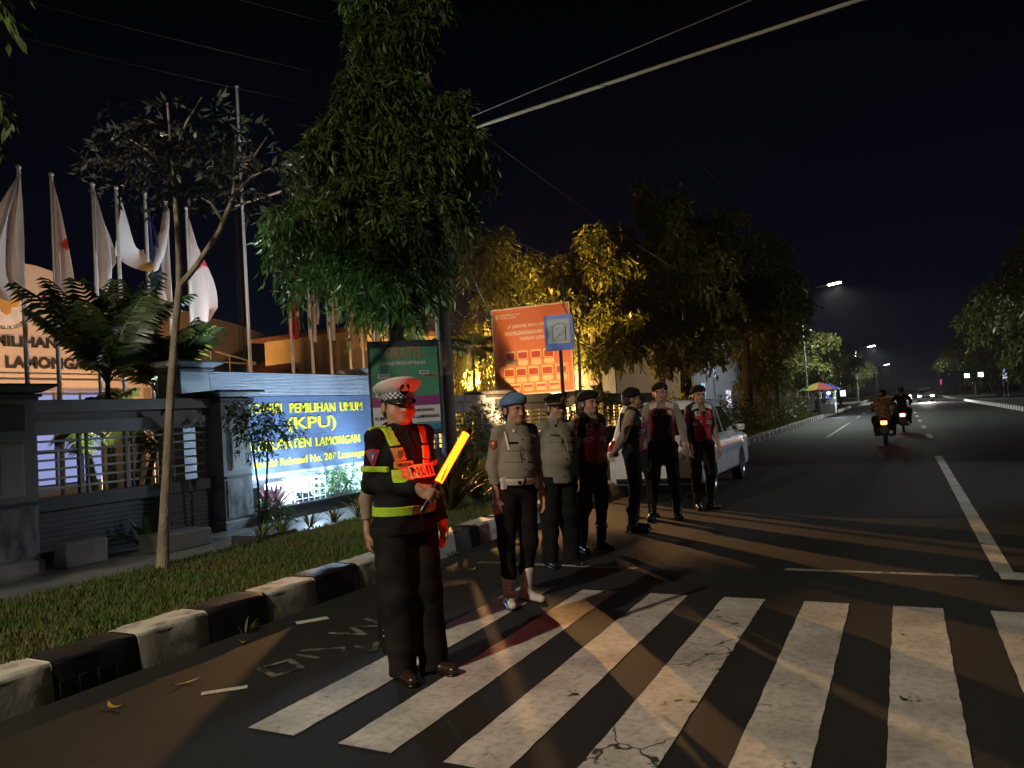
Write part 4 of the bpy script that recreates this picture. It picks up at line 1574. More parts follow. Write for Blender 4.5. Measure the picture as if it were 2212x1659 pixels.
M_PINK = mat("pink cream leaf", (0.55, 0.36, 0.38), 0.45, col2=(0.30, 0.10, 0.12), nscale=9, lo=0.4, hi=0.55, transl=0.2)
M_AGAVE = mat("agave leaf", (0.10, 0.14, 0.05), 0.4, col2=(0.06, 0.09, 0.03), nscale=5)
spiky("pink and white striped spiky plant left of the floodlight", (-9.45, 9.55, 0.24), 46, 0.52, 0.05, M_PINK, 1, (0.6, 1.5), 0.25)
spiky("small dark spiky plant at the left corner of the planter", (-9.3, 9.2, 0.24), 26, 0.34, 0.03, M_LEAF1, 2, (0.5, 1.4), 0.4)
spiky("low agave like plant at the foot of the fence, left of the young tree", (-9.15, 6.95, 0.11), 16, 0.55, 0.07, M_AGAVE, 3, (0.6, 1.3), 0.4)
spiky("coppery broad leaved plant behind the traffic officer's baton hand", (-6.1, 9.7, 0.2), 40, 1.15, 0.075, mat("coppery leaf", (0.16, 0.10, 0.03), 0.45, col2=(0.08, 0.07, 0.02), nscale=5, transl=0.15), 4, (0.7, 1.5), 0.75)
spiky("tall leafy plant between the utility pole and the officer in the blue beret", (-6.4, 11.0, 0.2), 44, 1.05, 0.06, M_LEAF2, 5, (0.6, 1.5), 0.7)
tuft_lab = ["arching grass tuft on the verge in front of the planter, nearest the traffic officer", "thin grass tuft under the middle of the planter", "grass tuft just right of the thin one", "short dark grass tuft left of the planter middle", "sparse tuft at the verge edge near the wet paving"]
for k, (x, y) in enumerate(((-7.35, 9.15), (-7.45, 8.2), (-7.4, 8.65), (-7.5, 7.7), (-7.35, 7.2))):
    spiky(tuft_lab[k], (x, y, 0.2), 22, 0.50 if k == 0 else 0.33, 0.016, M_GRASS, 10 + k, (0.7, 1.5), 0.8, "grass tuft", "grass_tuft", "grass tufts at the planter")
spiky("small weed sprouting at the foot of the second black kerb stone", (-4.77, 4.45, 0.0), 14, 0.13, 0.012, M_GRASS, 30, (0.6, 1.5), 0.7, "weed", "weed", "weeds at the kerb foot")
spiky("tiny weed at the kerb foot close behind the officers", (-4.78, 7.6, 0.0), 12, 0.11, 0.012, M_GRASS, 31, (0.6, 1.5), 0.7, "weed", "weed", "weeds at the kerb foot")
# dark concrete block bench on the sidewalk
bk = MB()
bk.box((-8.9, 6.6, 0.11), (-8.4, 7.35, 0.34), 0.02)
tag(bk.build("concrete_block", mat("damp concrete", (0.12, 0.12, 0.11), 0.5, bump=0.2)), "low dark concrete block on the pavement behind the young tree", "block")
bk = MB()
bk.box((-9.1, 5.62, 0.11), (-8.85, 6.15, 0.40), 0.02)
tag(bk.build("rubble_block", M_CONC), "rough pale block at the foot of the fence beside the nearest pillar", "block")
bk = MB()
bk.box((-8.0, 7.3, 0.11), (-7.45, 7.95, 0.23), 0.01)
tag(bk.build("drain_cover", mat("wet dark slab", (0.05, 0.05, 0.05), 0.2)), "wet dark cover slab on the pavement before the planter", "drain cover")

# sapling behind the road sign
tree("sapling", "thin pale forked sapling just right of the blue road sign", (-6.6, 16.5, 0.2), [(0, 0, 0), (-0.02, 0.0, 1.6), (0.0, 0.05, 2.6), (0.02, 0, 3.0)], 0.045, 0.03,
     [(-0.28, -0.35, 4.35), (0.22, 0.35, 4.3)], [((-0.2, -0.2, 4.5), (0.3, 0.3, 0.2)), ((0.2, 0.3, 4.5), (0.3, 0.3, 0.2))], 12, 5, 0.13, 0.04, M_LEAF2, M_BARKP, 90, twig=0.3, droop=0.6, ldroop=0.5)

# ================================================================== FLAGS
M_POLE = mat("painted steel pole", (0.52, 0.50, 0.48), 0.35, 0.2, col2=(0.42, 0.38, 0.35), nscale=3)


def flagmat(name, c, c2, sc=1.3, lo=0.52, hi=0.56):
    return mat(name, c, 0.7, col2=c2, nscale=sc, lo=lo, hi=hi, transl=0.3, detail=2)


FM = {
    'white': flagmat("off white flag cloth", (0.58, 0.54, 0.50), (0.48, 0.44, 0.42), lo=0.3, hi=0.7),
    'wred': flagmat("white and red flag cloth", (0.58, 0.50, 0.46), (0.50, 0.03, 0.03), 0.8, 0.44, 0.46),
    'red': flagmat("red flag cloth", (0.50, 0.025, 0.03), (0.55, 0.42, 0.38), 2.2, 0.36, 0.38),
    'blue': flagmat("dark blue flag cloth", (0.03, 0.035, 0.16), (0.35, 0.35, 0.38), 1.0, 0.35, 0.38),
    'gold': flagmat("white flag cloth with gold and black emblem", (0.56, 0.53, 0.50), (0.35, 0.20, 0.05), 0.9, 0.40, 0.43),
    'yel': flagmat("yellow flag cloth", (0.60, 0.42, 0.10), (0.45, 0.30, 0.08), 1.5),
    'maroon': flagmat("maroon flag cloth", (0.22, 0.05, 0.04), (0.35, 0.20, 0.12), 1.4),
}


def flag(y, x, h, style, label, sgn=1, spread=0.55, drop=1.35, hoist=0.95, seed=0, billow=0, topoff=0.08, lean=0.0):
    r = empty("flag_pole", (x, y, 0.05), label, "flag", "row of flags in the office yard")
    b = MB()
    H_ = h - 0.05
    b.tube([(0, 0, 0), (0, lean * 0.5, H_ * 0.5), (0, lean, H_)], [0.042, 0.038, 0.03], 10)
    b.build("pole", M_POLE, r, smooth=True)
    b = MB()
    b.lathe([(0, H_ + 0.09), (0.03, H_ + 0.075), (0.045, H_ + 0.04), (0.03, H_ + 0.005), (0.0, H_)], (0, lean, 0), 10)
    b.build("finial", M_POLE, r, smooth=True)
    if style is None:
        return r
    rr = random.Random(seed)
    ph = rr.uniform(0, 6)
    zt = H_ - topoff

    def fn(u, v):
        if billow:
            # caught by the wind: a deep hanging belly towards the next pole
            yy = billow * u
            zz = zt - (1 - v) * (0.05 + 0.92 * math.sin(math.pi * u) ** 0.8) - v * (1.15 + 0.28 * math.sin(math.pi * u))
            xx = 0.12 * math.sin(6 * u + 3 * v + ph)
            return (xx, yy + lean, zz)
        # limp cloth: u runs down, v across; triangular fall widening towards the ragged bottom
        Lt = (hoist + drop) * 0.80
        wv = math.sin(min(u / 0.85, 1) * math.pi / 2) * (1 if u < 0.85 else 1 - (u - 0.85) * 2.2)
        y = v * spread * 0.88 * wv * (1 - 0.12 * math.sin(5 * u + ph))
        z = zt - u * Lt + u * 0.16 * math.sin(v * 6 + ph) + u * u * 0.25 * (v - 0.5)
        x = (0.05 + 0.06 * u) * math.sin(v * 9 + 2.2 * u + ph) + 0.02 * math.sin(v * 19 + ph)
        return (x, sgn * y + lean, z)
    b = MB()
    b.grid(fn, 20, 22)
    o = b.build("flag", FM[style], r, smooth=True, fixn=False)
    return r


FX = -13.0
flag(7.72, FX, 6.25, 'white', "pale flag on the leftmost pole, blown to the left over the emblem", -1, 0.75, 1.55, 1.05, 1, lean=-0.03)
flag(8.25, FX, 6.27, 'wred', "pink and red flag hanging close to the second pole from the left", 1, 0.42, 1.9, 1.0, 2)
flag(9.02, FX, 6.28, 'white', "narrow pale blue white flag on the pole behind the taller palm", 1, 0.45, 1.3, 0.9, 3)
flag(9.50, FX, 6.33, 'gold', "large white flag with a gold and black emblem sagging in a belly between two poles", billow=1.08, seed=4)
flag(10.12, FX, 6.36, 'blue', "pole with a dark blue flag behind the sagging white one", 1, 0.30, 1.3, 0.9, 5)
flag(10.60, FX, 6.31, 'wred', "red and white flag right of the sagging white one, half behind the young tree", -1, 0.35, 1.6, 0.9, 6)
flag(11.10, FX, 6.28, 'wred', "long white flag with a red patch right of the young tree trunk", 1, 0.75, 2.0, 1.0, 7, topoff=0.18)
flag(14.02, FX, 6.2, 'red', "red flag with pale figures, right of the tall bare pole", 1, 0.38, 1.9, 1.0, 8)
flag(14.72, FX, 6.15, 'white', "cream flag next to the red one", 1, 0.30, 1.7, 1.0, 9)
flag(15.42, FX, 6.1, 'white', "grey white flag, third to the right of the tall bare pole", 1, 0.40, 1.5, 1.0, 10)
flag(16.20, FX, 6.1, 'maroon', "brown red flag hanging under the drooping leaves", 1, 0.45, 1.8, 1.0, 11)
flag(16.75, FX, 6.1, 'yel', "yellow flag just left of the banner top", 1, 0.35, 1.8, 1.0, 12)
flag(17.30, FX, 6.1, 'wred', "pale red flag on the last pole before the tree trunk", 1, 0.35, 1.8, 1.0, 13)
b_ = flag(12.85, -13.2, 9.55, None, "tall bare flagpole rising above the others")
lamp("white_fill_light", 'SPOT', (-9.9, 6.6, 1.3), 330, (1.0, 0.96, 0.72), 0.1, (-11, 8.2, 3.7), 80, 0.6)  # added fill lamp that brightens the palms
lamp("white_fill_light", 'SPOT', (-10.7, 11.2, 2.8), 700, (0.80, 0.88, 1.0), 0.1, (-13, 10.2, 5.6), 120, 0.7)  # added cool fill for the upper part of the flags
lamp("yard_warm_light", 'SPOT', (-11.2, 19.9, 1.0), 1100, (1.0, 0.48, 0.15), 0.1, (-12.4, 22, 3.2), 90, 0.6)  # added lamp to bring orange onto the weeping tree
lamp("yard_warm_light", 'SPOT', (-12.2, 15.4, 0.6), 700, (1.0, 0.55, 0.25), 0.1, (-13, 14.8, 5), 150, 0.6)
lamp("yard_warm_light", 'SPOT', (-14.9, 9.6, 0.7), 650, (1.0, 0.58, 0.33), 0.1, (-13, 9.6, 5), 150, 0.6)
lamp("white_fill_light", 'SPOT', (-10.9, 9.6, 2.0), 2000, (0.80, 1.0, 0.86), 0.1, (-8.2, 9.6, 4.4), 150, 0.7)  # added fill behind the fence, stands in for floodlight bounce on the big tree
lamp("white_fill_light", 'SPOT', (-8.6, 10.2, 0.5), 1000, (0.80, 1.0, 0.85), 0.1, (-7.6, 9.8, 4.3), 70, 0.6)  # added fill over the pavement, lights the big tree's leaves from below

mst = MB()
for k in range(3):
    a = 2 * math.pi * k / 3
    mst.tube([(0.14 * math.cos(a), 0.14 * math.sin(a), 0), (0.03 * math.cos(a), 0.03 * math.sin(a), 9.2)], 0.012, 5)
for k in range(28):
    z = 0.3 * k + 0.2
    w = 0.14 - 0.11 * z / 9.2
    for q in range(3):
        a, c = 2 * math.pi * q / 3, 2 * math.pi * (q + 1) / 3
        mst.tube([(w * math.cos(a), w * math.sin(a), z), (w * math.cos(c), w * math.sin(c), z + 0.3)], 0.006, 4)
o = mst.build("lattice_mast", M_BRONZE)
o.location = (-19, 18.2, 0.05)
tag(o, "thin dark lattice mast standing behind the tall bare flagpole", "mast")

lamp("yard_sodium_light", 'SPOT', (-12.9, 21.8, 2.6), 17000, (1.0, 0.54, 0.13), 0.12, (-9.0, 26, 5.4), 110, 0.6)
lamp("yard_sodium_light", 'SPOT', (-10.6, 21.5, 1.2), 9000, (1.0, 0.56, 0.14), 0.12, (-7.6, 26.5, 5.6), 110, 0.6)
lamp("board_fill", 'SPOT', (-8.6, 16.4, 1.3), 700, (1.0, 0.62, 0.30), 0.1, (-8.9, 19, 3.3), 100, 0.6)  # lamp added in front of the orange board to make it brighter

# ================================================================== PEOPLE
M_SKIN = mat("skin", (0.44, 0.25, 0.155), 0.48, col2=(0.33, 0.165, 0.095), nscale=14, bump=0.15, bscale=300)
M_HAIR = mat("black hair", (0.012, 0.010, 0.009), 0.5, bump=0.5, bscale=120)
M_LIP = mat("lips", (0.26, 0.10, 0.075), 0.4)
M_EYEW = mat("eye white", (0.6, 0.57, 0.52), 0.25)
M_EYED = mat("iris", (0.01, 0.007, 0.005), 0.15)
M_BLACK = mat("black cloth", (0.008, 0.008, 0.009), 0.9, spec=0.12, col2=(0.016, 0.015, 0.015), nscale=9, bump=0.3, bscale=200)
M_TROU = mat("dark brown trousers", (0.0095, 0.009, 0.009), 0.9, spec=0.12, col2=(0.024, 0.020, 0.018), nscale=7, bump=0.3, bscale=200)
M_KHAKI = mat("grey khaki cloth", (0.245, 0.228, 0.175), 0.85, col2=(0.195, 0.18, 0.14), nscale=7, bump=0.25, bscale=220)
M_KHAKB = mat("brown khaki cloth", (0.29, 0.21, 0.14), 0.8, col2=(0.23, 0.165, 0.11), nscale=7, bump=0.25, bscale=220)
M_LEATH = mat("black leather", (0.012, 0.011, 0.010), 0.25, coat=0.3)
M_LEATB = mat("brown black leather", (0.035, 0.018, 0.013), 0.3, coat=0.3)
M_WLEA = mat("white leather", (0.62, 0.60, 0.56), 0.35)
M_WCLO = mat("white cap cloth", (0.68, 0.66, 0.62), 0.6)
M_NEON = mat("neon yellow tape", (0.42, 0.62, 0.03), 0.45, col2=(0.36, 0.55, 0.03), nscale=30)
M_ORT = mat("orange tape", (0.62, 0.24, 0.05), 0.5, col2=(0.45, 0.16, 0.04), nscale=14)
M_BRT = mat("dull brown tape", (0.26, 0.13, 0.06), 0.5)
M_BLUE = mat("blue cloth", (0.10, 0.20, 0.36), 0.7)
M_NAVY = mat("navy check", (0.02, 0.03, 0.16), 0.5)
M_MAR = mat("maroon vest cloth", (0.32, 0.014, 0.035), 0.6, col2=(0.24, 0.012, 0.028), nscale=8)
M_SILV = mat("silver tape", (0.50, 0.47, 0.45), 0.4)
M_BADG = mat("embroidered badge", (0.42, 0.12, 0.06), 0.6, col2=(0.08, 0.03, 0.05), nscale=45, lo=0.45, hi=0.55)
M_BRASS = mat("brass", (0.60, 0.42, 0.12), 0.3, 0.8)
M_BATIK = mat("brown patterned jacket", (0.28, 0.13, 0.05), 0.7, col2=(0.10, 0.05, 0.025), nscale=16, lo=0.47, hi=0.53)


def rotz(a):
    c, s = math.cos(a), math.sin(a)
    return np.array([[c, -s, 0], [s, c, 0], [0, 0, 1.0]])


def rotx(a):
    c, s = math.cos(a), math.sin(a)
    return np.array([[1, 0, 0], [0, c, -s], [0, s, c]])


def roty(a):
    c, s = math.cos(a), math.sin(a)
    return np.array([[c, 0, s], [0, 1, 0], [-s, 0, c]])


HS = 1.07


def head_ops(B, P, face=1.0, chub=0.0):
    """head modelled around (0,0,0) = base of the skull; top at .21"""
    B.cap((0, -0.012, -0.09), (0, -0.005, 0.02), 0.056 + chub * 0.01, 0.052 + chub * 0.008, k=0.03)
    B.ell((0, -0.005, 0.115), (0.076, 0.094, 0.098), k=0.03)
    B.ell((0, 0.028, 0.045), (0.060 + chub * 0.010, 0.062, 0.066), k=0.045)
    B.ell((0, 0.070, 0.000), (0.026 + chub * .006, 0.022, 0.020), k=0.03)
    for s_ in (-1, 1):
        B.ell((s_ * 0.043, 0.055, 0.050), (0.022 + chub * .006, 0.022, 0.024), k=0.03)
        B.cap((s_ * 0.010, 0.083, 0.103), (s_ * 0.052, 0.066, 0.101), 0.010, 0.008, k=0.015)
        B.ell((s_ * 0.031, 0.090, 0.080), (0.017, 0.015, 0.011), k=0.014, op='s')
        B.ell((s_ * 0.030, 0.068, 0.079), (0.0155, 0.0155, 0.0125), k=0.006)
        B.ell((s_ * 0.086, -0.008, 0.075), (0.012, 0.021, 0.032), k=0.008)
        B.ell((s_ * 0.098, 0.000, 0.077), (0.008, 0.011, 0.019), k=0.004, op='s')
    B.cap((0, 0.084, 0.093), (0, 0.103, 0.052), 0.0085, 0.013, k=0.012)
    for s_ in (-1, 1):
        B.ell((s_ * 0.013, 0.094, 0.049), (0.009, 0.011, 0.008), k=0.008)
    B.ell((0, 0.082, 0.024), (0.024, 0.014, 0.0065), k=0.008)
    B.ell((0, 0.080, 0.013), (0.020, 0.013, 0.007), k=0.008)
    B.ell((0, 0.097, 0.0185), (0.022, 0.006, 0.0018), k=0.004, op='s')


FINS = ((0.031, 0.072), (0.010, 0.080), (-0.011, 0.074), (-0.031, 0.058))


def hand_ops(B, wr, Rh, curl, side, hs=1.0, fat=1.0):
    """Rh columns: thumb side, palm normal, back towards wrist"""
    B.frame(wr, Rh)
    B.ell((0.0, 0.002, -0.050 * hs), (0.041 * hs, 0.015 * hs, 0.050 * hs), k=0.012)
    B.cap((0, 0, 0.04), (0, 0, -0.02), 0.024, 0.026, k=0.02)
    for i, (fx, fl) in enumerate(FINS):
        p = np.array([fx * hs, 0.002, -0.085 * hs])
        a = curl * (0.9 + 0.06 * i)
        seg = [0.46, 0.30, 0.24]
        sp = (fx * 0.9)
        for q in range(3):
            a2 = a * (1 + 0.9 * q)
            d = np.array([sp, math.sin(a2), -math.cos(a2)])
            d /= np.linalg.norm(d)
            e = p + d * fl * hs * seg[q]
            B.cap(p, e, (0.0092 - 0.0008 * q) * fat, (0.0086 - 0.001 * q) * fat, k=0.004)
            p = e
    p0 = np.array([0.022, 0.006, -0.022]) * hs
    if curl > 0.7:
        p1 = np.array([0.046, 0.030, -0.050]) * hs
        p2 = np.array([0.036, 0.052, -0.072]) * hs
    else:
        p1 = np.array([0.050, 0.014, -0.050]) * hs
        p2 = np.array([0.054, 0.022, -0.086]) * hs
    B.cap(p0, p1, 0.0125 * fat, 0.0105 * fat, k=0.010)
    B.cap(p1, p2, 0.0105 * fat, 0.008 * fat, k=0.004)
    B.frame()


def hand_frame(d, thumb):
    """d: finger direction, thumb: direction of the thumb side"""
    z = -np.array(d, float)
    z /= np.linalg.norm(z)
    x = np.array(thumb, float)
    x -= z * (x @ z)
    x /= np.linalg.norm(x)
    y = np.cross(z, x)
    return np.stack([x, y, z], 1)


def person(label, loc, heading, height=1.72, group=None, res=0.008, shirt=None, shirt_mat=None, trou_mat=None, shoe='shoe', shoe_mat=None,
           head=(0, 0, 0), J=None, girth=1.0, belly=0.0, untuck=False, vest=None, hat=None, extra=None, boots=False, rz_off=0, hair=True, curl=0.35, sleeve=True, chub=0.0, tilt=0.0, hs=1.02):
    s = height / 1.72
    HS = hs
    r = empty("person", loc, label, "person", group, rz=rad(heading) - math.pi / 2)
    r.scale = (s, s, s)
    if tilt:
        vw = Vector((loc[0], loc[1], 0)).normalized()
        r.rotation_euler = (Matrix.Rotation(rad(tilt), 3, vw) @ Matrix.Rotation(rad(heading) - math.pi / 2, 3, 'Z')).to_euler()
    j = dict(hip=0.09, hipz=0.92, kR=(0.105, 0.02, 0.50), kL=(-0.105, 0.02, 0.50), aR=(0.12, -0.02, 0.085), aL=(-0.12, -0.02, 0.085), tR=12, tL=12,
             sR=(0.160, 0, 1.412), sL=(-0.160, 0, 1.412), eR=(0.205, -0.035, 1.13), eL=(-0.205, -0.035, 1.13), wR=(0.215, 0.03, 0.885), wL=(-0.215, 0.03, 0.885),
             hR=(0.05, 0.1, -1), hL=(-0.05, 0.1, -1), thR=(0, 1, 0), thL=(0, 1, 0), cR=curl, cL=curl, lean=0.0)
    if J:
        j.update(J)
    lean = j['lean']
    hy = math.radians(head[0])
    hp = math.radians(head[1])
    hr = math.radians(head[2])
    Rhd = rotz(hy) @ rotx(hp) @ roty(hr)
    ho = np.array([0, 0.005 + lean, 1.505])
    # ---- body
    B = SDF()
    B.cap((0, 0, 0.96), (0, lean * 0.6, 1.30), 0.105, 0.12, k=0.03, n=(0, 1, 0), f=1.5)
    B.cap((-0.12, lean, 1.40), (0.12, lean, 1.40), 0.045, k=0.05)
    B.cap((0, lean * 0.9, 1.40), (0, lean, 1.47), 0.060, 0.053, k=0.05)
    for q in 'RL':
        B.cap(j['s' + q], j['e' + q], 0.040, 0.034, k=0.03)
        B.cap(j['e' + q], j['w' + q], 0.034, 0.024, k=0.02)
        sg = 1 if q == 'R' else -1
        hipp = (sg * j['hip'], 0, j['hipz'])
        B.cap(hipp, j['k' + q], 0.075, 0.050, k=0.03)
        B.cap(j['k' + q], j['a' + q], 0.046, 0.027, k=0.02)
        _t = math.radians(sg * j['t' + q])
        B.cap((j['a' + q][0], j['a' + q][1], j['a' + q][2] - 0.03), (j['a' + q][0] + 0.09 * math.sin(_t), j['a' + q][1] + 0.09 * math.cos(_t), j['a' + q][2] - 0.052), 0.024, 0.016, k=0.01)
        hf = hand_frame(j['h' + q], j['th' + q])
        if q == 'L':
            hf = hf * np.array([1, -1, 1])
        hand_ops(B, np.array(j['w' + q]) + np.array(j['h' + q]) * 0.01, hf, j['c' + q], q, 1.0, 1.0 if res < 0.0075 else 1.25)
    B.frame(ho, Rhd, HS)
    head_ops(B, r, chub=chub)
    B.frame()
    body = B.mesh("body", M_SKIN, r, res)
    # ---- hair, brows, lips, eyes
    if hair:
        Hs = SDF()
        Hs.frame(ho, Rhd, HS)
        Hs.ell((0, -0.014, 0.110), (0.0885, 0.107, 0.108), k=0.01)
        Hs.ell((0, -0.05, 0.06), (0.078, 0.062, 0.065), k=0.02)
        Hs.box((0, 0.110, 0.03), (0.1, 0.085, 0.105), 0.02, k=0.008, op='s')
        Hs.box((0, 0.072, -0.02), (0.12, 0.080, 0.078), 0.01, k=0.006, op='s')
        Hs.box((0, -0.1, -0.055), (0.12, 0.2, 0.06), 0.01, k=0.02, op='s')
        Hs.frame()
        Hs.mesh("hair", M_HAIR, r, max(res, 0.007))
    Bb = SDF()
    Bb.frame(ho, Rhd, HS)
    for s_ in (-1, 1):
        Bb.cap((s_ * 0.016, 0.0925, 0.1035), (s_ * 0.034, 0.088, 0.106), 0.0034, 0.0034)
        Bb.cap((s_ * 0.034, 0.088, 0.106), (s_ * 0.052, 0.073, 0.101), 0.0034, 0.002)
    Bb.frame()
    Bb.mesh("eyebrows", M_HAIR, r, 0.003)
    Lb = SDF()
    Lb.frame(ho, Rhd, HS)
    Lb.ell((0, 0.086, 0.024), (0.022, 0.0125, 0.0045), k=0.004)
    Lb.ell((0, 0.084, 0.0125), (0.018, 0.012, 0.0052), k=0.004)
    Lb.frame()
    Lb.mesh("lips", M_LIP, r, 0.0032)
    for s_ in (-1, 1):
        c = ho + Rhd @ np.array([s_ * 0.0305, 0.0765, 0.0795]) * HS
        b = MB()
        Mx_ = Matrix.Translation(c) @ Matrix([[*Rhd[0], 0], [*Rhd[1], 0], [*Rhd[2], 0], [0, 0, 0, 1]]) @ Matrix.Scale(HS, 4)
        b.lathe([(0, -0.009)] + [(0.0125 * math.cos(rad(a)), 0.009 * math.sin(rad(a))) for a in range(-60, 61, 20)] + [(0, 0.009)], n=12, axis='y', M=Mx_ @ Matrix.Diagonal((1, 1, 0.42, 1)))
        b.mi = 1
        b.lathe([(0.0062, 0.0082), (0.0052, 0.0108), (0, 0.0118)], n=10, axis='y', M=Mx_ @ Matrix.Diagonal((1, 1, 0.85, 1)))
        b.build("eye", [M_EYEW, M_EYED], r, smooth=True)
    # ---- trousers
    g = girth
    T_ = SDF()
    T_.ell((0, -0.012, 0.95), ((0.158 if not untuck else 0.135) * g, (0.124 if not untuck else 0.105) * g, 0.13), k=0.03)
    for q in 'RL':
        sg = 1 if q == 'R' else -1
        k_, a_ = j['k' + q], j['a' + q]
        T_.cap((sg * j['hip'], -0.005, j['hipz'] - 0.02), k_, 0.106 * g, (0.076 if boots else 0.090) * g, k=0.035)
        if boots:
            T_.cap(k_, (a_[0], a_[1], a_[2] + 0.17), 0.074, 0.058, k=0.03)
            T_.cap((a_[0], a_[1] - 0.01, a_[2] + 0.19), (a_[0], a_[1], a_[2] + 0.17), 0.064, 0.060, k=0.02)
        else:
            T_.cap(k_, (a_[0], a_[1] + 0.012, a_[2] - 0.03), 0.086 * g, 0.074 * g, k=0.03)
    if not J or 'sit' not in J:
        T_.half((0, 0, 1.02 if not untuck else 0.90), (0, 0, 1))
    if not boots:
        T_.half((0, 0, (min(j['aR'][2], j['aL'][2]) - 0.06)), (0, 0, -1))
    T_.disp(wrinkle(0.0075, int(abs(loc[1]) * 10), 15))
    T_.mesh("trousers", trou_mat or M_BLACK, r, max(res, 0.008))
    # ---- shoes
    for q in 'RL':
        a_ = j['a' + q]
        sg = 1 if q == 'R' else -1
        tw = math.radians(-sg * j['t' + q])
        Rf = rotz(tw)
        Sh = SDF()
        Sh.frame((a_[0], a_[1], a_[2] - 0.085), Rf)
        Sh.cap((0, -0.045, 0.045), (0, 0.05, 0.040), 0.040, 0.040, k=0.03)
        Sh.cap((0, 0.04, 0.040), (0, 0.165, 0.034), 0.042, 0.036, k=0.03, n=(0, 0, 1), f=1.15)
        Sh.cap((0, -0.015, 0.05), (0, -0.01, 0.115 if not boots else 0.25), 0.045, 0.042 if not boots else 0.052, k=0.03)
        if boots:
            fo, fr_ = Sh.o.copy(), Sh.R.copy()
            Sh.frame()
            kk = np.array(j['k' + q], float)
            aa = np.array(a_, float)
            tt = aa + (kk - aa) * (0.17 / max(kk[2] - aa[2], 0.2))
            Sh.cap(aa, tt, 0.047, 0.056, k=0.02)
            Sh.frame(fo, fr_)
            for z_ in (0.12, 0.15, 0.18, 0.21):
                Sh.cap((-0.02, 0.050, z_), (0.02, 0.050, z_ + 0.008), 0.006, k=0.004)
        Sh.half((0, 0, 0.012), (0, 0, -1))
        so = SDF()
        so.frame((a_[0], a_[1], a_[2] - 0.085), Rf)
        so.cap((0, -0.045, 0.012), (0, 0.165, 0.012), 0.044, 0.040, k=0.0)
        so.box((0, -0.05, 0.012), (0.036, 0.036, 0.012), 0.004, k=0.01)
        so.half((0, 0, 0.018), (0, 0, 1))
        so.half((0, 0, 0.001), (0, 0, -1))
        shm = shoe_mat or M_LEATH
        so_ = Sh.mesh("boot" if boots else "shoe", shm, r, max(0.006, res * 0.8))
        if so_:
            so.mesh("sole", M_LEATH, so_, 0.007)
    # ---- shirt
    Sx = SDF()
    zb = 0.84 if untuck else 0.985
    Sx.cap((0, 0.0, zb + 0.05), (0, lean * 0.6, 1.25), 0.142 * g, 0.146 * g, k=0.05, n=(0, 1, 0), f=1.30)
    Sx.ell((0, 0.02 + lean * 0.8, 1.29), (0.156 * g, 0.120, 0.15), k=0.05)
    if belly:
        Sx.ell((0, 0.045, 1.10), (0.155 * g, 0.12 + belly, 0.16), k=0.06)
    if untuck:
        Sx.cap((0, -0.005, 0.86), (0, 0, 1.0), 0.170 * g, 0.152 * g, k=0.04, n=(0, 1, 0), f=1.22)
    Sx.cap((-0.125, lean, 1.412), (0.125, lean, 1.412), 0.050, k=0.06)
    Sx.cap((-0.04, lean, 1.445), (0.04, lean, 1.445), 0.058, k=0.05)
    Vt = Sx.copy()
    for q in 'RL':
        s_, e_, w_ = [np.array(j[k + q], float) for k in 'sew']
        Sx.cap(s_, e_, 0.056 * min(g, 1.08), 0.048, k=0.035)
        if sleeve:
            w2 = e_ + (w_ - e_) * 0.93
            Sx.cap(e_, w2, 0.047, 0.038, k=0.03)
    Wb = Vt.copy()
    Sx.half((0, 0, zb), (0, 0, -1))
    Sx.cap((0, lean + 0.012, 1.46), (0, lean + 0.03, 1.60), 0.058, 0.085, k=0.008, op='s')
    base = Sx.copy()
    Sx.disp(wrinkle(0.0065, int(abs(loc[1]) * 7) + 3, 17))
    body_sh = Sx.mesh("shirt" if vest or shirt != 'jacket' else "jacket", shirt_mat or M_KHAKI, r, max(res, 0.0075))
    # collar
    Cc = SDF()
    Cc.cap((0, lean + 0.005, 1.435), (0, lean + 0.012, 1.492), 0.076, 0.071, k=0.0)
    Cc.cap((0, lean + 0.008, 1.40), (0, lean + 0.02, 1.60), 0.058, 0.058, k=0.0, op='s')
    if shirt != 'jacket':
        Cc.box((0, lean + 0.09, 1.50), (0.022, 0.06, 0.08), 0.01, k=0.01, op='s')
    Cc.half((0, lean + 0.01, 1.495), (0, -0.25, 1))
    Cc.mesh("collar", shirt_mat or M_KHAKI, r, 0.0045)
    ctx = dict(root=r, base=base, vt=Vt, wb=Wb, j=j, ho=ho, Rhd=Rhd, lean=lean, g=g, res=res, hs=hs)
    if extra:
        extra(ctx)
    if hat:
        hat(ctx)
    return r, ctx


def decal(ctx, name, m, boxes, t=0.008, base='base', res=0.005, wr=None):
    """a patch of cloth lying on the garment: offset surface cut by a box (c, half, R)"""
    c, h, Rm = boxes
    Q = ctx[base].copy()
    if wr is not None:
        Q.disp(wr)
    Q.off(t)
    c, h = np.array(c, float), np.array(h, float)
    Rm = np.eye(3) if Rm is None else Rm

    def fn(P):
        q = np.abs((P - c) @ Rm) - h
        return q.max(-1)
    Q.inter(fn)
    ext = np.abs(Rm) @ h
    return Q.mesh(name, m, ctx['root'], res, c - ext - 0.012, c + ext + 0.012)


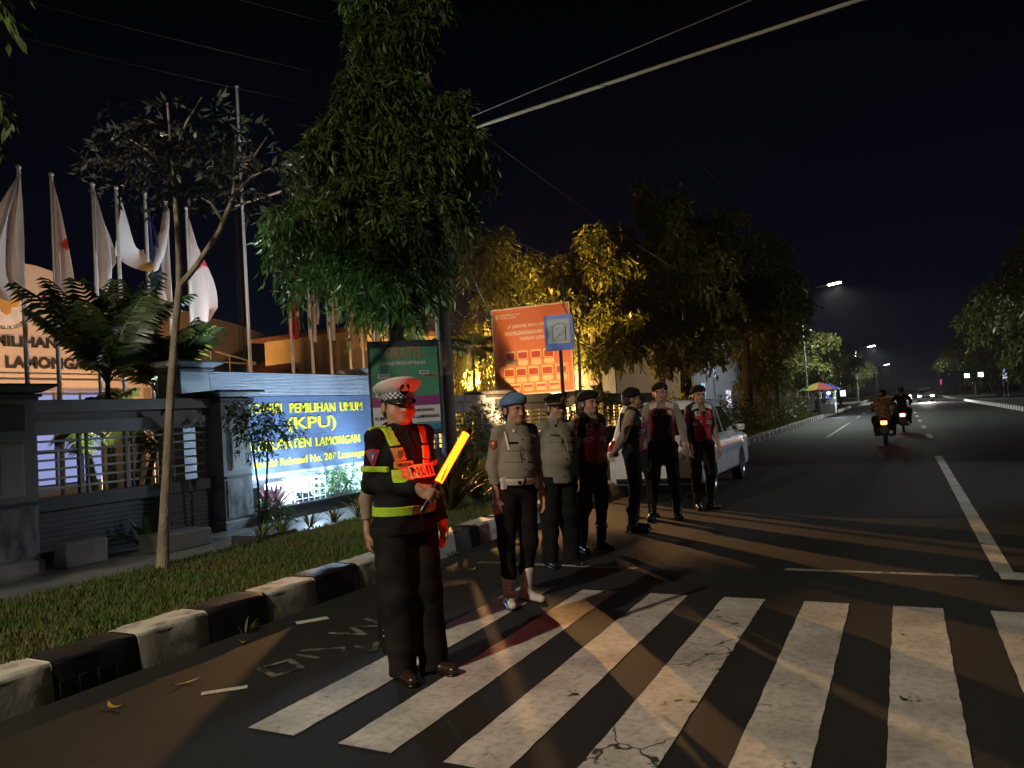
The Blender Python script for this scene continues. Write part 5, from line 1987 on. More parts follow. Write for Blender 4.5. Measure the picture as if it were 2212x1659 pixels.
def decal_poly(ctx, name, m, c, d, up, poly, t, depth=0.10, res=0.004, base='base'):
    """convex polygon (u right, v up seen along -d) projected on the garment"""
    d = np.array(d, float)
    d /= np.linalg.norm(d)
    up = np.array(up, float)
    up -= d * (up @ d)
    up /= np.linalg.norm(up)
    rt = np.cross(up, d)
    c = np.array(c, float)
    Q = ctx[base].copy()
    Q.off(t)
    n = len(poly)
    area = sum(poly[i][0] * poly[(i + 1) % n][1] - poly[(i + 1) % n][0] * poly[i][1] for i in range(n))
    sg = 1 if area > 0 else -1

    def fn(P):
        u = (P - c) @ rt
        v = (P - c) @ up
        w = (P - c) @ d
        r_ = np.abs(w) - depth
        for i in range(n):
            (x0, y0), (x1, y1) = poly[i], poly[(i + 1) % n]
            L_ = math.hypot(x1 - x0, y1 - y0)
            r_ = np.maximum(r_, sg * ((u - x0) * (y1 - y0) - (v - y0) * (x1 - x0)) / L_)
        return r_
    Q.inter(fn)
    rr = max(math.hypot(*p) for p in poly) + 0.02
    e = np.abs(d) * depth + np.sqrt(np.maximum(1 - d * d, 0.05)) * rr + 0.01
    return Q.mesh(name, m, ctx['root'], res, c - e, c + e)


def proj_text(ctx, txt, name, m, c, d, up, w, h, t=0.012, base='base', bold=0.02, ital=0.0):
    """lettering wrapped on the garment: every vertex is marched onto the cloth"""
    vs, fs = text_mesh(txt, bold, 0.0, 2)
    mn, mx = vs.min(0), vs.max(0)
    d = np.array(d, float)
    d /= np.linalg.norm(d)
    up = np.array(up, float)
    up -= d * (up @ d)
    up /= np.linalg.norm(up)
    rt = np.cross(up, d)
    u = ((vs[:, 0] - mn[0]) / (mx[0] - mn[0]) - 0.5) * w
    v = ((vs[:, 1] - mn[1]) / (mx[1] - mn[1]) - 0.5) * h
    P = np.array(c) + u[:, None] * rt + v[:, None] * up + d * 0.15
    for _ in range(30):
        P = P - d * (ctx[base].ev(P) - t)[:, None] * 0.8
    b = MB()
    b.add([tuple(p) for p in P], fs)
    return b.build(name, m, ctx['root'], fixn=False)


# ---- head wear
def hat_frame(ctx):
    global HS
    HS = ctx['hs']
    return ctx['ho'], ctx['Rhd']


def beret(mt, badge=M_BRASS, sgn=1):
    def f(ctx):
        o, Rm = hat_frame(ctx)
        Q = SDF()
        Q.frame(o, Rm, HS)
        Q.cap((0, -0.006, 0.130), (0, -0.006, 0.148), 0.0845, 0.086, k=0.0, n=(0, 1, 0), f=0.88)
        Q.ell((sgn * 0.012, -0.010, 0.158), (0.098, 0.110, 0.050), k=0.03)
        Q.ell((-sgn * 0.028, 0.05, 0.180), (0.040, 0.045, 0.035), k=0.04)
        Q.ell((sgn * 0.055, -0.01, 0.140), (0.056, 0.088, 0.045), k=0.03)
        Q.half((0, 0, 0.122), (0, 0.14, -1))
        h_ = Q.mesh("beret", mt, ctx['root'], 0.006)
        b = MB()
        Mx_ = Matrix.Translation(o) @ Matrix([[*Rm[0], 0], [*Rm[1], 0], [*Rm[2], 0], [0, 0, 0, 1]]) @ Matrix.Scale(HS, 4)
        sh = [(0.0, 0.026), (0.012, 0.018), (0.022, 0.02), (0.020, -0.004), (0.008, -0.02), (0, -0.024), (-0.008, -0.02), (-0.020, -0.004), (-0.022, 0.02), (-0.012, 0.018)]
        b.prism(sh, 0.0, 0.006, lambda u, v, t: Mx_ @ Vector((-sgn * 0.028 + u, 0.093 + t - abs(u) * 0.2, 0.155 + v)))
        b.build("badge", badge, h_)
    return f


def peaked(crown, band, visor, emblem, check=False, gold=False, big=1.0):
    def f(ctx):
        o, Rm = hat_frame(ctx)
        Mx_ = Matrix.Translation(o) @ Matrix([[*Rm[0], 0], [*Rm[1], 0], [*Rm[2], 0], [0, 0, 0, 1]]) @ Matrix.Scale(HS, 4)
        b = MB()

        def ring(rx, ry, z, yo=0.0, tilt=0.0):
            return [Mx_ @ Vector((rx * math.sin(2 * math.pi * k / 32), yo + ry * math.cos(2 * math.pi * k / 32), z + tilt * math.cos(2 * math.pi * k / 32))) for k in range(32)]

        def skin_(rings, close=False):
            vs = [p for q in rings for p in q]
            fs = [(i * 32 + k, i * 32 + (k + 1) % 32, (i + 1) * 32 + (k + 1) % 32, (i + 1) * 32 + k) for i in range(len(rings) - 1) for k in range(32)]
            if close:
                fs.append(tuple((len(rings) - 1) * 32 + k for k in range(32)))
            return vs, fs
        # band
        b.add(*skin_([ring(0.082, 0.098, 0.115, -0.006), ring(0.087, 0.104, 0.115, -0.006), ring(0.089, 0.106, 0.152, -0.006, 0.004)]))
        bd = b.build("cap_band", band, ctx['root'], smooth=True)
        # crown: flares out, rises at the front
        b = MB()
        g_ = big
        b.add(*skin_([ring(0.088, 0.105, 0.150, -0.006, 0.004), ring(0.105 * g_, 0.120 * g_, 0.162, -0.004, 0.012), ring(0.128 * g_, 0.142 * g_, 0.186, -0.004, 0.024), ring(0.132 * g_, 0.146 * g_, 0.196, -0.004, 0.028),
                      ring(0.118 * g_, 0.130 * g_, 0.209, -0.002, 0.026), ring(0.08, 0.09, 0.216, 0, 0.016), ring(0.03, 0.03, 0.219, 0, 0.006)], True))
        cr = b.build("cap_crown", crown, ctx['root'], smooth=True)
        # visor
        b = MB()
        vs, fs = [], []
        for i in range(7):
            t = i / 6
            for k in range(17):
                a = rad(-72 + 144 * k / 16)
                rx, ry = 0.086 + 0.012 * t, 0.100 + 0.056 * t * (math.cos(a) ** 0.6)
                vs.append(Mx_ @ Vector((rx * math.sin(a), -0.006 + ry * math.cos(a), 0.122 - 0.034 * t * math.cos(a) - 0.004 * t)))
        fs = [(i * 17 + k, i * 17 + k + 1, (i + 1) * 17 + k + 1, (i + 1) * 17 + k) for i in range(6) for k in range(16)]
        b.add(vs, fs)
        o2 = b.build("visor", visor, ctx['root'], smooth=True, fixn=False)
        sm = o2.modifiers.new("thick", 'SOLIDIFY')
        sm.thickness = 0.004
        if check:
            b = MB()
            for i in range(3):
                for k in range(40):
                    if (i + k) % 2:
                        continue
                    a0, a1 = 2 * math.pi * k / 40, 2 * math.pi * (k + 1) / 40
                    z0, z1 = 0.118 + i * 0.0113, 0.118 + (i + 1) * 0.0113
                    vs = []
                    for a, z in ((a0, z0), (a1, z0), (a1, z1), (a0, z1)):
                        q = 0.0012
                        rx, ry = 0.088 + q, 0.105 + q
                        vs.append(Mx_ @ Vector((rx * math.sin(a), -0.006 + ry * math.cos(a), z + 0.002)))
                    b.add(vs, [(0, 1, 2, 3)])
            b.build("check_pattern", M_NAVY, bd, fixn=False)
        if gold:
            b = MB()
            b.add(*skin_([ring(0.0885, 0.1055, 0.122, -0.006), ring(0.091, 0.108, 0.124, -0.006, 0.002), ring(0.091, 0.108, 0.136, -0.006, 0.002), ring(0.0885, 0.1055, 0.138, -0.006)]))
            b.build("gold_cord", M_BRASS, bd, smooth=True)
        # emblem: pointed shield with wreath
        b = MB()
        sh = [(0.0, 0.046), (0.016, 0.028), (0.027, 0.006), (0.024, -0.018), (0.012, -0.03), (-0.012, -0.03), (-0.024, -0.018), (-0.027, 0.006), (-0.016, 0.028)]
        b.prism(sh, 0.0, 0.006, lambda u, v, t: Mx_ @ Vector((u, 0.112 + t + v * 0.42, 0.168 + v)))
        e1 = b.build("emblem", M_BLACK if check else M_BRASS, cr)
        b = MB()
        for sc, x_, z_ in ((0.45, 0, 0.0), (0.22, -0.014, -0.006), (0.22, 0.014, -0.006), (0.2, 0, 0.028)):
            b.prism([(u * sc + x_, v * sc + z_) for u, v in sh], 0.006, 0.010, lambda u, v, t: Mx_ @ Vector((u, 0.112 + t + v * 0.42, 0.168 + v)))
        b.build("relief", emblem, e1)
    return f


RZ = rotz

GP = "officers standing in line along the kerb"


def pocket(ctx, x, z, w=0.060, h=0.068, m=None):
    m = m or M_KHAKI
    decal(ctx, "pocket", m, ((x, 0.12, z), (w, 0.2, h), None), 0.006)
    decal(ctx, "pocket_flap", m, ((x, 0.12, z + h * 0.66), (w + 0.004, 0.2, 0.022), rotz(0)), 0.011)


def buttons(ctx, zs, x=0.0):
    b = MB()
    for z in zs:
        p = np.array([[x, 0.3, z]])
        for _ in range(25):
            p = p - np.array([0, 1, 0]) * (ctx['base'].ev(p) - 0.008)[:, None] * 0.8
        b.lathe([(0, 0.004), (0.006, 0.003), (0.007, 0)], tuple(p[0]), 8, axis='y')
    b.build("buttons", M_LEATH, ctx['root'])


# ---------------------------------------------------------------- 1 traffic officer
def extra_main(ctx):
    r = ctx['root']
    # harness straps
    for sg in (1, -1):
        # straps lean outward towards the shoulders, each of three pieces
        for k, (z0, z1, m) in enumerate(((1.36, 1.47, M_NEON if sg > 0 else M_ORT), (1.27, 1.355, M_ORT), (1.20, 1.266, M_ORT))):
            zc = (z0 + z1) / 2
            xc = sg * (0.075 + (zc - 1.2) * 0.16)
            decal(ctx, "harness_strap", m, ((xc, 0.12, zc), (0.030 if k else 0.025, 0.16, (z1 - z0) / 2), roty(-sg * -0.16)), 0.010)
        decal(ctx, "strap_buckle", M_LEATH, ((sg * 0.098, 0.12, 1.357), (0.034, 0.16, 0.006), None), 0.015)
    decal(ctx, "shoulder_tape", M_NEON, ((0.15, -0.03, 1.45), (0.055, 0.045, 0.04), roty(0.3)), 0.007)
    decal(ctx, "shoulder_tape", M_NEON, ((-0.15, -0.03, 1.45), (0.055, 0.045, 0.04), roty(-0.3)), 0.007)
    # epaulette studs
    b = MB()
    for (x, y, z) in ((0.115, 0.045, 1.468), (0.13, 0.028, 1.466), (0.10, 0.06, 1.452)):
        b.lathe([(0, 0.008), (0.006, 0.004), (0.007, 0)], (x, y, z), 8)
    b.build("rank_pips", M_BRASS, r)
    # badge on the right strap
    decal_poly(ctx, "badge", M_BRASS, (0.088, 0.14, 1.315), (0.25, 1, 0.1), (0, 0, 1), [(-.022, .02), (.022, .02), (.02, -.02), (0, -.034), (-.02, -.02)], 0.013)
    # name tag and police panel
    decal_poly(ctx, "name_tag", M_ORT, (0.075, 0.14, 1.250), (0.1, 1, 0), (0, 0, 1), [(-.05, -.018), (.055, -.018), (.055, .02), (-.05, .02)], 0.015)
    proj_text(ctx, "HENDRA", "lettering", M_LEATH, (0.074, 0.14, 1.251), (0.1, 1, 0), (0, 0, 1), 0.085, 0.020, 0.0175)
    decal_poly(ctx, "tape", M_NEON, (0.105, 0.14, 1.190), (0.45, 1, 0), (0, 0, 1), [(-.045, -.035), (.03, -.035), (.03, .035), (-.045, .035)], 0.010)
    decal_poly(ctx, "tape", M_ORT, (0.075, 0.14, 1.200), (0.3, 1, 0), (0, 0, 1), [(-.025, -.04), (.028, -.04), (.028, .03), (-.025, .03)], 0.012)
    for k in range(6):
        x = 0.044 - k * 0.0345
        decal_poly(ctx, "letter_plate", mat("pale orange plate", (0.72, 0.44, 0.24), 0.5), (x, 0.15, 1.208), (0, 1, 0), (0, 0, 1), [(-.0165, -.040), (.0165, -.040), (.0165, .038), (-.0165, .038)], 0.016)
    for k, ch in enumerate("POLISI"):
        x = 0.044 - k * 0.0345
        proj_text(ctx, ch, "lettering", M_LEATH, (x, 0.15, 1.208), (0, 1, 0), (0, 0, 1), 0.022 if ch != 'I' else 0.008, 0.052, 0.021, bold=0.03)
    # waist band: neon piece and brown piece
    decal(ctx, "waist_band", M_NEON, ((0.17, 0, 0.985), (0.125, 0.3, 0.027), roty(0)), 0.013, base='wb')
    decal(ctx, "waist_band", M_BRT, ((-0.105, 0, 0.985), (0.149, 0.3, 0.027), None), 0.013, base='wb')
    decal(ctx, "arm_band", M_NEON, ((0.21, -0.03, 1.235), (0.072, 0.12, 0.017), roty(-0.1)), 0.008)
    decal(ctx, "arm_band", M_ORT, ((-0.21, -0.02, 1.235), (0.072, 0.12, 0.017), roty(0.1)), 0.008)
    # triangular sleeve patch
    dd = (0.75, 0.66, 0.05)
    tri = [(-.044, .036), (0, .046), (.044, .036), (.006, -.058), (-.006, -.058)]
    decal_poly(ctx, "sleeve_patch", mat("patch red", (0.42, 0.03, 0.07), 0.6), (0.19, 0.01, 1.305), dd, (0, 0, 1), tri, 0.006, 0.06)
    decal_poly(ctx, "patch_field", mat("patch blue", (0.10, 0.13, 0.30), 0.6), (0.19, 0.01, 1.307), dd, (0, 0, 1), [(u * .62, v * .62) for u, v in tri], 0.008, 0.06)
    decal_poly(ctx, "patch_figure", M_WCLO, (0.19, 0.01, 1.307), dd, (0, 0, 1), [(0.000, .012), (.012, .010), (.017, -.004), (.006, -.012), (.002, -.026), (-.004, -.014)], 0.0095, 0.06)
    # zip placket
    decal(ctx, "zip_placket", M_BLACK, ((0, 0.15, 1.32), (0.010, 0.15, 0.13), None), 0.006)


bt_l = np.array([-0.014, 0.338, 1.137])
bt_t = np.array([-0.221, 0.376, 1.4235])
bt_d = (bt_t - bt_l) / np.linalg.norm(bt_t - bt_l)
grip = bt_l - bt_d * 0.075
hd = np.array([-0.477, 0.763, -0.43])
hf = hand_frame(hd, bt_d)
wr_ = grip - hf[:, 2] * -0.085 - hf[:, 1] * 0.030
MAIN, cm = person("traffic officer in black jacket with reflective bands and white peaked cap, holding glowing baton", (-2.85, 4.0, 0), -22, 1.832, GP, res=0.006,
                  shirt='jacket', shirt_mat=M_BLACK, trou_mat=M_TROU, head=(-12, 2, 0), hs=1.07, girth=1.16, belly=0.035, untuck=True, chub=1.0, shoe_mat=M_LEATB,
                  J=dict(sR=(0.172, 0, 1.412), sL=(-0.172, 0, 1.412), eR=(0.195, -0.055, 1.135), wR=tuple(wr_), hR=tuple(hd), thR=tuple(bt_d), cR=0.85, eL=(-0.215, -0.03, 1.13), wL=(-0.225, 0.07, 0.885), hL=(0.05, 0.15, -1),
                         aR=(0.070, -0.01, 0.085), aL=(-0.115, 0.03, 0.085), kR=(0.082, 0.01, 0.50), kL=(-0.095, 0.03, 0.50)),
                  extra=extra_main, hat=peaked(M_WCLO, M_WCLO, M_LEATH, M_BRASS, check=True, big=1.02))
# the glowing baton, its own thing
a0 = rad(-22) - math.pi / 2
Mw = Matrix.Translation((-2.85, 4.0, 0)) @ Matrix.Rotation(a0, 4, 'Z') @ Matrix.Scale(1.832 / 1.72, 4)
A_, B_ = Mw @ Vector(bt_l), Mw @ Vector(bt_t)
bn = empty("light_baton", tuple(A_), "glowing orange yellow traffic baton held up by the officer in the white cap", "light baton")
dv = (B_ - A_)
L_b = dv.length
ud = dv.normalized()
side_ = ud.cross(Vector((0, 0, 1))).normalized()
b = MB()
b.tube([ud * 0.0, ud * 0.004, ud * (L_b * 0.5), ud * (L_b - 0.02)], [0.020, 0.023, 0.023, 0.023], 18)
b.build("light_tube", emis("baton glow", (1.0, 0.026, 0.0006), 42), bn, smooth=True)
b = MB()
b.tube([-ud * 0.004, -ud * 0.16], [0.0175, 0.016], 14)
b.tube([-ud * 0.16, -ud * 0.19], [0.020, 0.018], 14)
b.build("handle", M_LEATH, bn, smooth=True)
b = MB()
b.tube([-ud * 0.003, ud * 0.010], [0.026, 0.026], 18)
b.build("collar_ring", mat("red plastic", (0.5, 0.01, 0.03), 0.3), bn, smooth=True)
b = MB()
b.tube([ud * (L_b - 0.022), ud * (L_b + 0.012), ud * (L_b + 0.018)], [0.026, 0.026, 0.018], 18)
b.build("end_cap", M_LEATB, bn, smooth=True)
b = MB()
lp = []
toc = (Vector((0, 0, 1.6)) - A_).normalized()
for k in range(15):
    t = k / 14
    lp.append(ud * (0.02 + 0.13 * math.sin(math.pi * t)) + side_ * (0.028 * math.cos(2 * math.pi * t * 0.9)) + toc * 0.027)
b.tube(lp, 0.0022, 5)
b.build("strap", M_LEATH, bn)
b = MB()
b.tube([-ud * 0.19, -ud * 0.20 - Vector((0, 0, 0.05)), -ud * 0.19 - Vector((0, 0.005, 0.11))], 0.003, 5)
b.build("cord", M_LEATH, bn)


# ---------------------------------------------------------------- 2 blue beret
def extra_p2(ctx):
    pocket(ctx, 0.082, 1.235)
    pocket(ctx, -0.082, 1.235)
    buttons(ctx, (1.35, 1.27, 1.19, 1.11, 1.05))
    decal(ctx, "name_tape", M_BLACK, ((0.082, 0.12, 1.325), (0.045, 0.2, 0.009), None), 0.008)
    decal(ctx, "name_tape", M_BLACK, ((-0.082, 0.12, 1.325), (0.045, 0.2, 0.009), None), 0.008)
    dd = (0.8, 0.6, 0.05)
    decal_poly(ctx, "sleeve_patch", mat("patch dark red", (0.33, 0.03, 0.03), 0.6), (0.185, 0.0, 1.31), dd, (0, 0, 1), [(-.032, .036), (.032, .036), (.030, -.018), (0, -.042), (-.030, -.018)], 0.007, 0.06)
    decal_poly(ctx, "patch_figure", M_BRASS, (0.185, 0.0, 1.31), dd, (0, 0, 1), [(-.016, .016), (.016, .016), (.014, -.012), (0, -.026), (-.014, -.012)], 0.0095, 0.06)
    decal_poly(ctx, "shoulder_cord", M_WCLO, (0.135, 0.12, 1.345), (0.45, 0.9, 0.1), (0.25, 0, 1), [(-.010, -.075), (.008, -.085), (.012, .075), (-.006, .08)], 0.014, 0.09)
    decal_poly(ctx, "collar_badge", M_WCLO, (0.062, 0.12, 1.435), (0.3, 1, 0.4), (0, 0, 1), [(-.012, -.012), (.012, -.016), (.010, .014), (-.010, .014)], 0.013, 0.10)
    decal_poly(ctx, "shoulder_board", M_BLACK, (-0.13, 0.04, 1.46), (0, 0.3, 1), (0, 1, 0), [(-.04, -.05), (.04, -.05), (.04, .05), (-.04, .05)], 0.010, 0.06)
    r = ctx['root']
    bl_ = decal(ctx, "belt", M_WLEA, ((0, 0, 1.005), (0.3, 0.3, 0.026), None), 0.014, base='vt')
    decal(ctx, "belt_gap", M_BLACK, ((0.0, 0.15, 1.005), (0.012, 0.15, 0.027), None), 0.015)
    for x, m_ in ((0.045, M_BLACK), (-0.05, M_BRASS)):
        b = MB()
        p = np.array([[x, 0.35, 1.005]])
        for _ in range(25):
            p = p - np.array([0, 1, 0]) * (ctx['base'].ev(p) - 0.016)[:, None] * 0.8
        sh = [(0.022 * math.cos(rad(a)) * (1.3 if m_ is M_BRASS else 0.7), 0.022 * math.sin(rad(a)) * (1 if m_ is M_BRASS else .7)) for a in range(0, 360, 45)]
        b.prism(sh, -0.004, 0.006, lambda u, v, t: (p[0][0] + u, p[0][1] + t - abs(u) * 0.15, p[0][2] + v))
        b.build("buckle" if m_ is M_BRASS else "belt_emblem", m_, r)
    for c_, h_ in (((0.145, 0.075, 0.995), (0.026, 0.020, 0.052)), ((-0.155, 0.065, 0.985), (0.022, 0.020, 0.05))):
        Q = SDF()
        Q.box(c_, h_, 0.012)
        Q.mesh("pouch", M_WLEA, r, 0.006)


person("officer in light blue beret, grey khaki shirt with white belt and white laced boots", (-3.02, 5.80, 0), -36, 1.765, GP, res=0.0065, head=(8, 0, 0), belly=0.012, boots=True, shoe_mat=M_WLEA, tilt=2.6,
       J=dict(eR=(0.200, -0.03, 1.13), wR=(0.195, 0.04, 0.885), hR=(0.02, 0.12, -1), thR=(-0.75, 0.65, 0), eL=(-0.215, -0.04, 1.13), wL=(-0.235, 0.03, 0.89), aR=(0.09, 0.03, 0.085), aL=(-0.11, -0.04, 0.085), tR=18, tL=18),
       extra=extra_p2, hat=beret(M_BLUE))


# ---------------------------------------------------------------- 3 black peaked cap with gold cord
def extra_p3(ctx):
    pocket(ctx, 0.085, 1.225)
    pocket(ctx, -0.085, 1.225)
    buttons(ctx, (1.35, 1.26, 1.17, 1.08, 0.99, 0.91))
    decal(ctx, "name_tape", M_BLACK, ((0.085, 0.12, 1.32), (0.042, 0.2, 0.008), None), 0.008)
    dd = (0.8, 0.6, 0.05)
    decal_poly(ctx, "sleeve_patch", mat("patch brown", (0.10, 0.06, 0.03), 0.6), (0.185, 0.0, 1.315), dd, (0, 0, 1), [(-.028, .028), (.028, .028), (.03, -.01), (0, -.042), (-.03, -.01)], 0.007, 0.06)
    decal_poly(ctx, "patch_figure", M_BRASS, (0.185, 0.0, 1.315), dd, (0, 0, 1), [(-.013, .012), (.013, .012), (.014, -.008), (0, -.022), (-.014, -.008)], 0.0095, 0.06)
    decal_poly(ctx, "patch_arc", M_BRASS, (0.18, 0.0, 1.362), dd, (0, 0, 1), [(-.034, -.008), (.034, -.008), (.028, .006), (-.028, .006)], 0.0095, 0.06)
    decal_poly(ctx, "breast_badge", M_BRASS, (-0.085, 0.12, 1.335), (0, 1, 0), (0, 0, 1), [(.012 * math.cos(rad(a)), .012 * math.sin(rad(a))) for a in range(0, 360, 45)], 0.012, 0.12)
    decal_poly(ctx, "collar_badge", M_LEATH, (0.065, 0.12, 1.43), (0.3, 1, 0.4), (0, 0, 1), [(-.010, -.012), (.010, -.012), (.010, .012), (-.010, .012)], 0.012, 0.10)


person("stocky officer in grey khaki shirt worn loose and black peaked cap with gold cord", (-3.30, 7.33, 0), -37, 1.765, GP, res=0.007, head=(10, 2, 0), girth=1.12, belly=0.03, untuck=True, chub=0.8, boots=False, tilt=2.4,
       J=dict(aR=(0.11, 0.0, 0.085), aL=(-0.12, 0.05, 0.085)), extra=extra_p3, hat=peaked(M_BLACK, M_BLACK, M_LEATH, M_BRASS, gold=True, big=0.86))


# ---------------------------------------------------------------- vests
def vest_extra(front, side, stripe=1, shoulder=None, badge_=True, zlo=0.93, dark=False):
    def f(ctx):
        r = ctx['root']
        lean = ctx['lean']

        def shell(t):
            Q = ctx['vt'].copy()
            for q in 'RL':
                s_ = np.array(ctx['j']['s' + q], float)
                e_ = np.array(ctx['j']['e' + q], float)
                Q.cap(s_ + (e_ - s_) * 0.05, e_, 0.066, 0.075, k=0.01, op='s')
            Q.off(t)
            Q.half((0, 0, zlo), (0, 0, -1))
            Q.cap((0, lean + 0.02, 1.46), (0, lean + 0.03, 1.60), 0.070, 0.10, k=0.008, op='s')
            Q.box((0, lean + 0.16, 1.46), (0.045, 0.12, 0.09), 0.01, k=0.02, op='s')
            return Q
        V1 = shell(0.016)
        c1 = dict(ctx)
        c1['base'] = V1
        ctx['base'] = V1
        V1.mesh("vest", side, r, 0.008)
        for sg in (1, -1):
            decal_poly(c1, "front_panel", front, (sg * 0.062, 0.15, 1.16), (0, 1, 0), (0, 0, 1), [(-.050, -.235), (.050, -.235), (.058, .12), (.02 + .03 * (sg < 0), .22), (-.02 - .03 * (sg > 0), .22), (-.058, .12)], 0.007, 0.16)
        decal(c1, "zip", M_LEATH, ((0, 0.15, 1.15), (0.004, 0.15, 0.22), None), 0.010)
        if stripe:
            for dz in (0, -0.030):
                decal(c1, "stripe", M_SILV, ((0.085, 0.12, 1.225 + dz), (0.055, 0.16, 0.009), roty(0.22)), 0.010)
                decal(c1, "stripe", M_SILV, ((-0.085, 0.12, 1.225 + dz), (0.055, 0.16, 0.009), roty(-0.22)), 0.010)
        if shoulder:
            for sg in (1, -1):
                decal_poly(c1, "shoulder_yoke", shoulder, (sg * 0.10, 0.08, 1.42), (0, 0.8, 1), (0, 1, 0), [(-.05, -.05), (.05, -.05), (.05, .02), (-.05, .02)], 0.006, 0.07)
        if badge_:
            cc = (0.085, 0.15, 1.345)
            decal_poly(c1, "badge", M_SILV, cc, (0, 1, 0), (0, 0, 1), [(-.030, -.030), (.030, -.030), (.030, .030), (-.030, .030)], 0.009, 0.12)
            decal_poly(c1, "badge_figure", M_LEATH, cc, (0, 1, 0), (0, 0, 1), [(.018 * math.cos(rad(a)), .018 * math.sin(rad(a))) for a in range(0, 360, 40)], 0.011, 0.12)
        if dark:
            decal_poly(c1, "name_patch", mat("pale yellow patch", (0.55, 0.46, 0.24), 0.6), (-0.085, 0.15, 1.345), (0, 1, 0), (0, 0, 1), [(-.036, -.030), (.036, -.030), (.036, .030), (-.036, .030)], 0.009, 0.12)
    return f


def arm_patch(ctx, sg=1):
    c = dict(ctx)
    decal_poly(c, "sleeve_patch", M_BADG, (sg * 0.185, 0.0, 1.30), (sg * 0.8, 0.6, 0.05), (0, 0, 1), [(-.034, .04), (.034, .04), (.034, -.02), (0, -.05), (-.034, -.02)], 0.007, 0.06)


def chain(*fs):
    def f(ctx):
        for g in fs:
            g(ctx)
    return f


person("officer in black beret and maroon vest with two pale stripes, looking to the right", (-3.22, 8.12, 0), -38, 1.80, GP, res=0.0075, shirt_mat=M_KHAKB, head=(14, 4, 0), boots=True, tilt=2.0,
       J=dict(eR=(0.21, -0.09, 1.14), wR=(0.17, -0.19, 0.93), hR=(-0.6, -0.2, -0.8), eL=(-0.21, -0.09, 1.14), wL=(-0.12, -0.20, 0.93), hL=(0.5, -0.2, -0.8)),
       extra=chain(arm_patch, vest_extra(M_MAR, M_BLACK)), hat=beret(M_BLACK, M_SILV))
person("officer in black beret turned right in profile, hands held behind his back", (-3.17, 9.50, 0), 14, 1.83, GP, res=0.0075, shirt_mat=M_KHAKB, head=(12, 0, 0), boots=True, tilt=2.0,
       J=dict(eR=(0.21, -0.10, 1.14), wR=(0.13, -0.22, 0.96), hR=(-0.8, -0.15, -0.5), eL=(-0.21, -0.10, 1.14), wL=(-0.06, -0.22, 0.94), hL=(0.8, -0.15, -0.4), cR=0.6, cL=0.6),
       extra=chain(arm_patch, vest_extra(M_MAR, M_BLACK)), hat=beret(M_BLACK, M_SILV))
person("officer in black cap mostly hidden between the man in profile and the tall officer", (-3.42, 10.72, 0), -62, 1.70, GP, res=0.009, shirt_mat=M_KHAKB, head=(0, 0, 0), boots=True,
       hat=peaked(M_BLACK, M_BLACK, M_LEATH, M_BRASS, gold=True, big=0.84))
person("tall officer in black beret and dark vest with a pale yellow patch, facing the photographer", (-3.05, 10.50, 0), -72, 1.90, GP, res=0.008, shirt_mat=M_KHAKI, head=(-4, 2, 0), boots=True, girth=1.0, tilt=1.5,
       J=dict(eR=(0.25, 0.0, 1.15), wR=(0.28, 0.05, 0.91), eL=(-0.26, 0.0, 1.15), wL=(-0.27, 0.08, 0.91), thR=(-0.5, 0.8, 0), thL=(0.5, 0.8, 0), aR=(0.17, 0.05, 0.085), aL=(-0.15, 0.0, 0.085), kR=(0.13, 0.03, 0.5), kL=(-0.12, 0.02, 0.5)),
       extra=vest_extra(M_BLACK, M_MAR, 0, M_SILV, dark=True), hat=beret(M_BLACK, M_SILV))
person("officer in black beret and bright red vest beside the white car, last of the line", (-2.74, 11.50, 0), -55, 1.84, GP, res=0.008, shirt_mat=M_KHAKB, head=(-4, 0, 0), boots=True, tilt=1.2,
       J=dict(wR=(0.20, 0.10, 0.88), wL=(-0.22, 0.10, 0.86), aR=(0.09, 0.0, 0.085), aL=(-0.10, 0.0, 0.085)),
       extra=chain(arm_patch, vest_extra(mat("red vest cloth", (0.42, 0.012, 0.03), 0.6, col2=(0.32, 0.01, 0.02)), M_BLACK, 1, M_SILV)), hat=beret(M_BLACK, M_SILV))
person("officer in khaki standing behind the traffic officer, only sleeve, hand and boot showing", (-3.34, 4.58, 0), -34, 1.60, GP, res=0.009, shirt_mat=M_KHAKB, head=(0, 0, 0), boots=True,
       J=dict(eR=(0.23, -0.03, 1.13), wR=(0.245, 0.03, 0.885), aR=(0.14, 0, 0.085)))

# ================================================================== SIGNS, BANNER, BOARD
def frame_axes(azi):
    """vertical plane facing direction azi (deg): returns right axis seen from the front, up"""
    n = Vector((math.cos(rad(azi)), math.sin(rad(azi)), 0))
    return Vector((0, 0, 1)).cross(n), Vector((0, 0, 1)), n


def panel(b, org, ax, ay, n, x0, x1, y0, y1, t0, t1, bev=0):
    vs = [org + ax * x + ay * y + n * t for t in (t0, t1) for (x, y) in ((x0, y0), (x1, y0), (x1, y1), (x0, y1))]
    b.add(vs, [(0, 3, 2, 1), (4, 5, 6, 7), (0, 1, 5, 4), (1, 2, 6, 5), (2, 3, 7, 6), (3, 0, 4, 7)])


def rrect(x0, x1, y0, y1, r, n=5):
    out = []
    for cx_, cy2, a0_ in ((x1 - r, y1 - r, 0), (x0 + r, y1 - r, 90), (x0 + r, y0 + r, 180), (x1 - r, y0 + r, 270)):
        for k in range(n + 1):
            a = rad(a0_ + 90 * k / n)
            out.append((cx_ + r * math.cos(a), cy2 + r * math.sin(a)))
    return out


def plate(poly, org, ax, ay, n, t0, t1, name, m, parent, off):
    b = MB()
    b.prism(poly, t0, t1, lambda u, v, t: org + ax * u + ay * v + n * t)
    return b.build(name, m, parent, off=off)


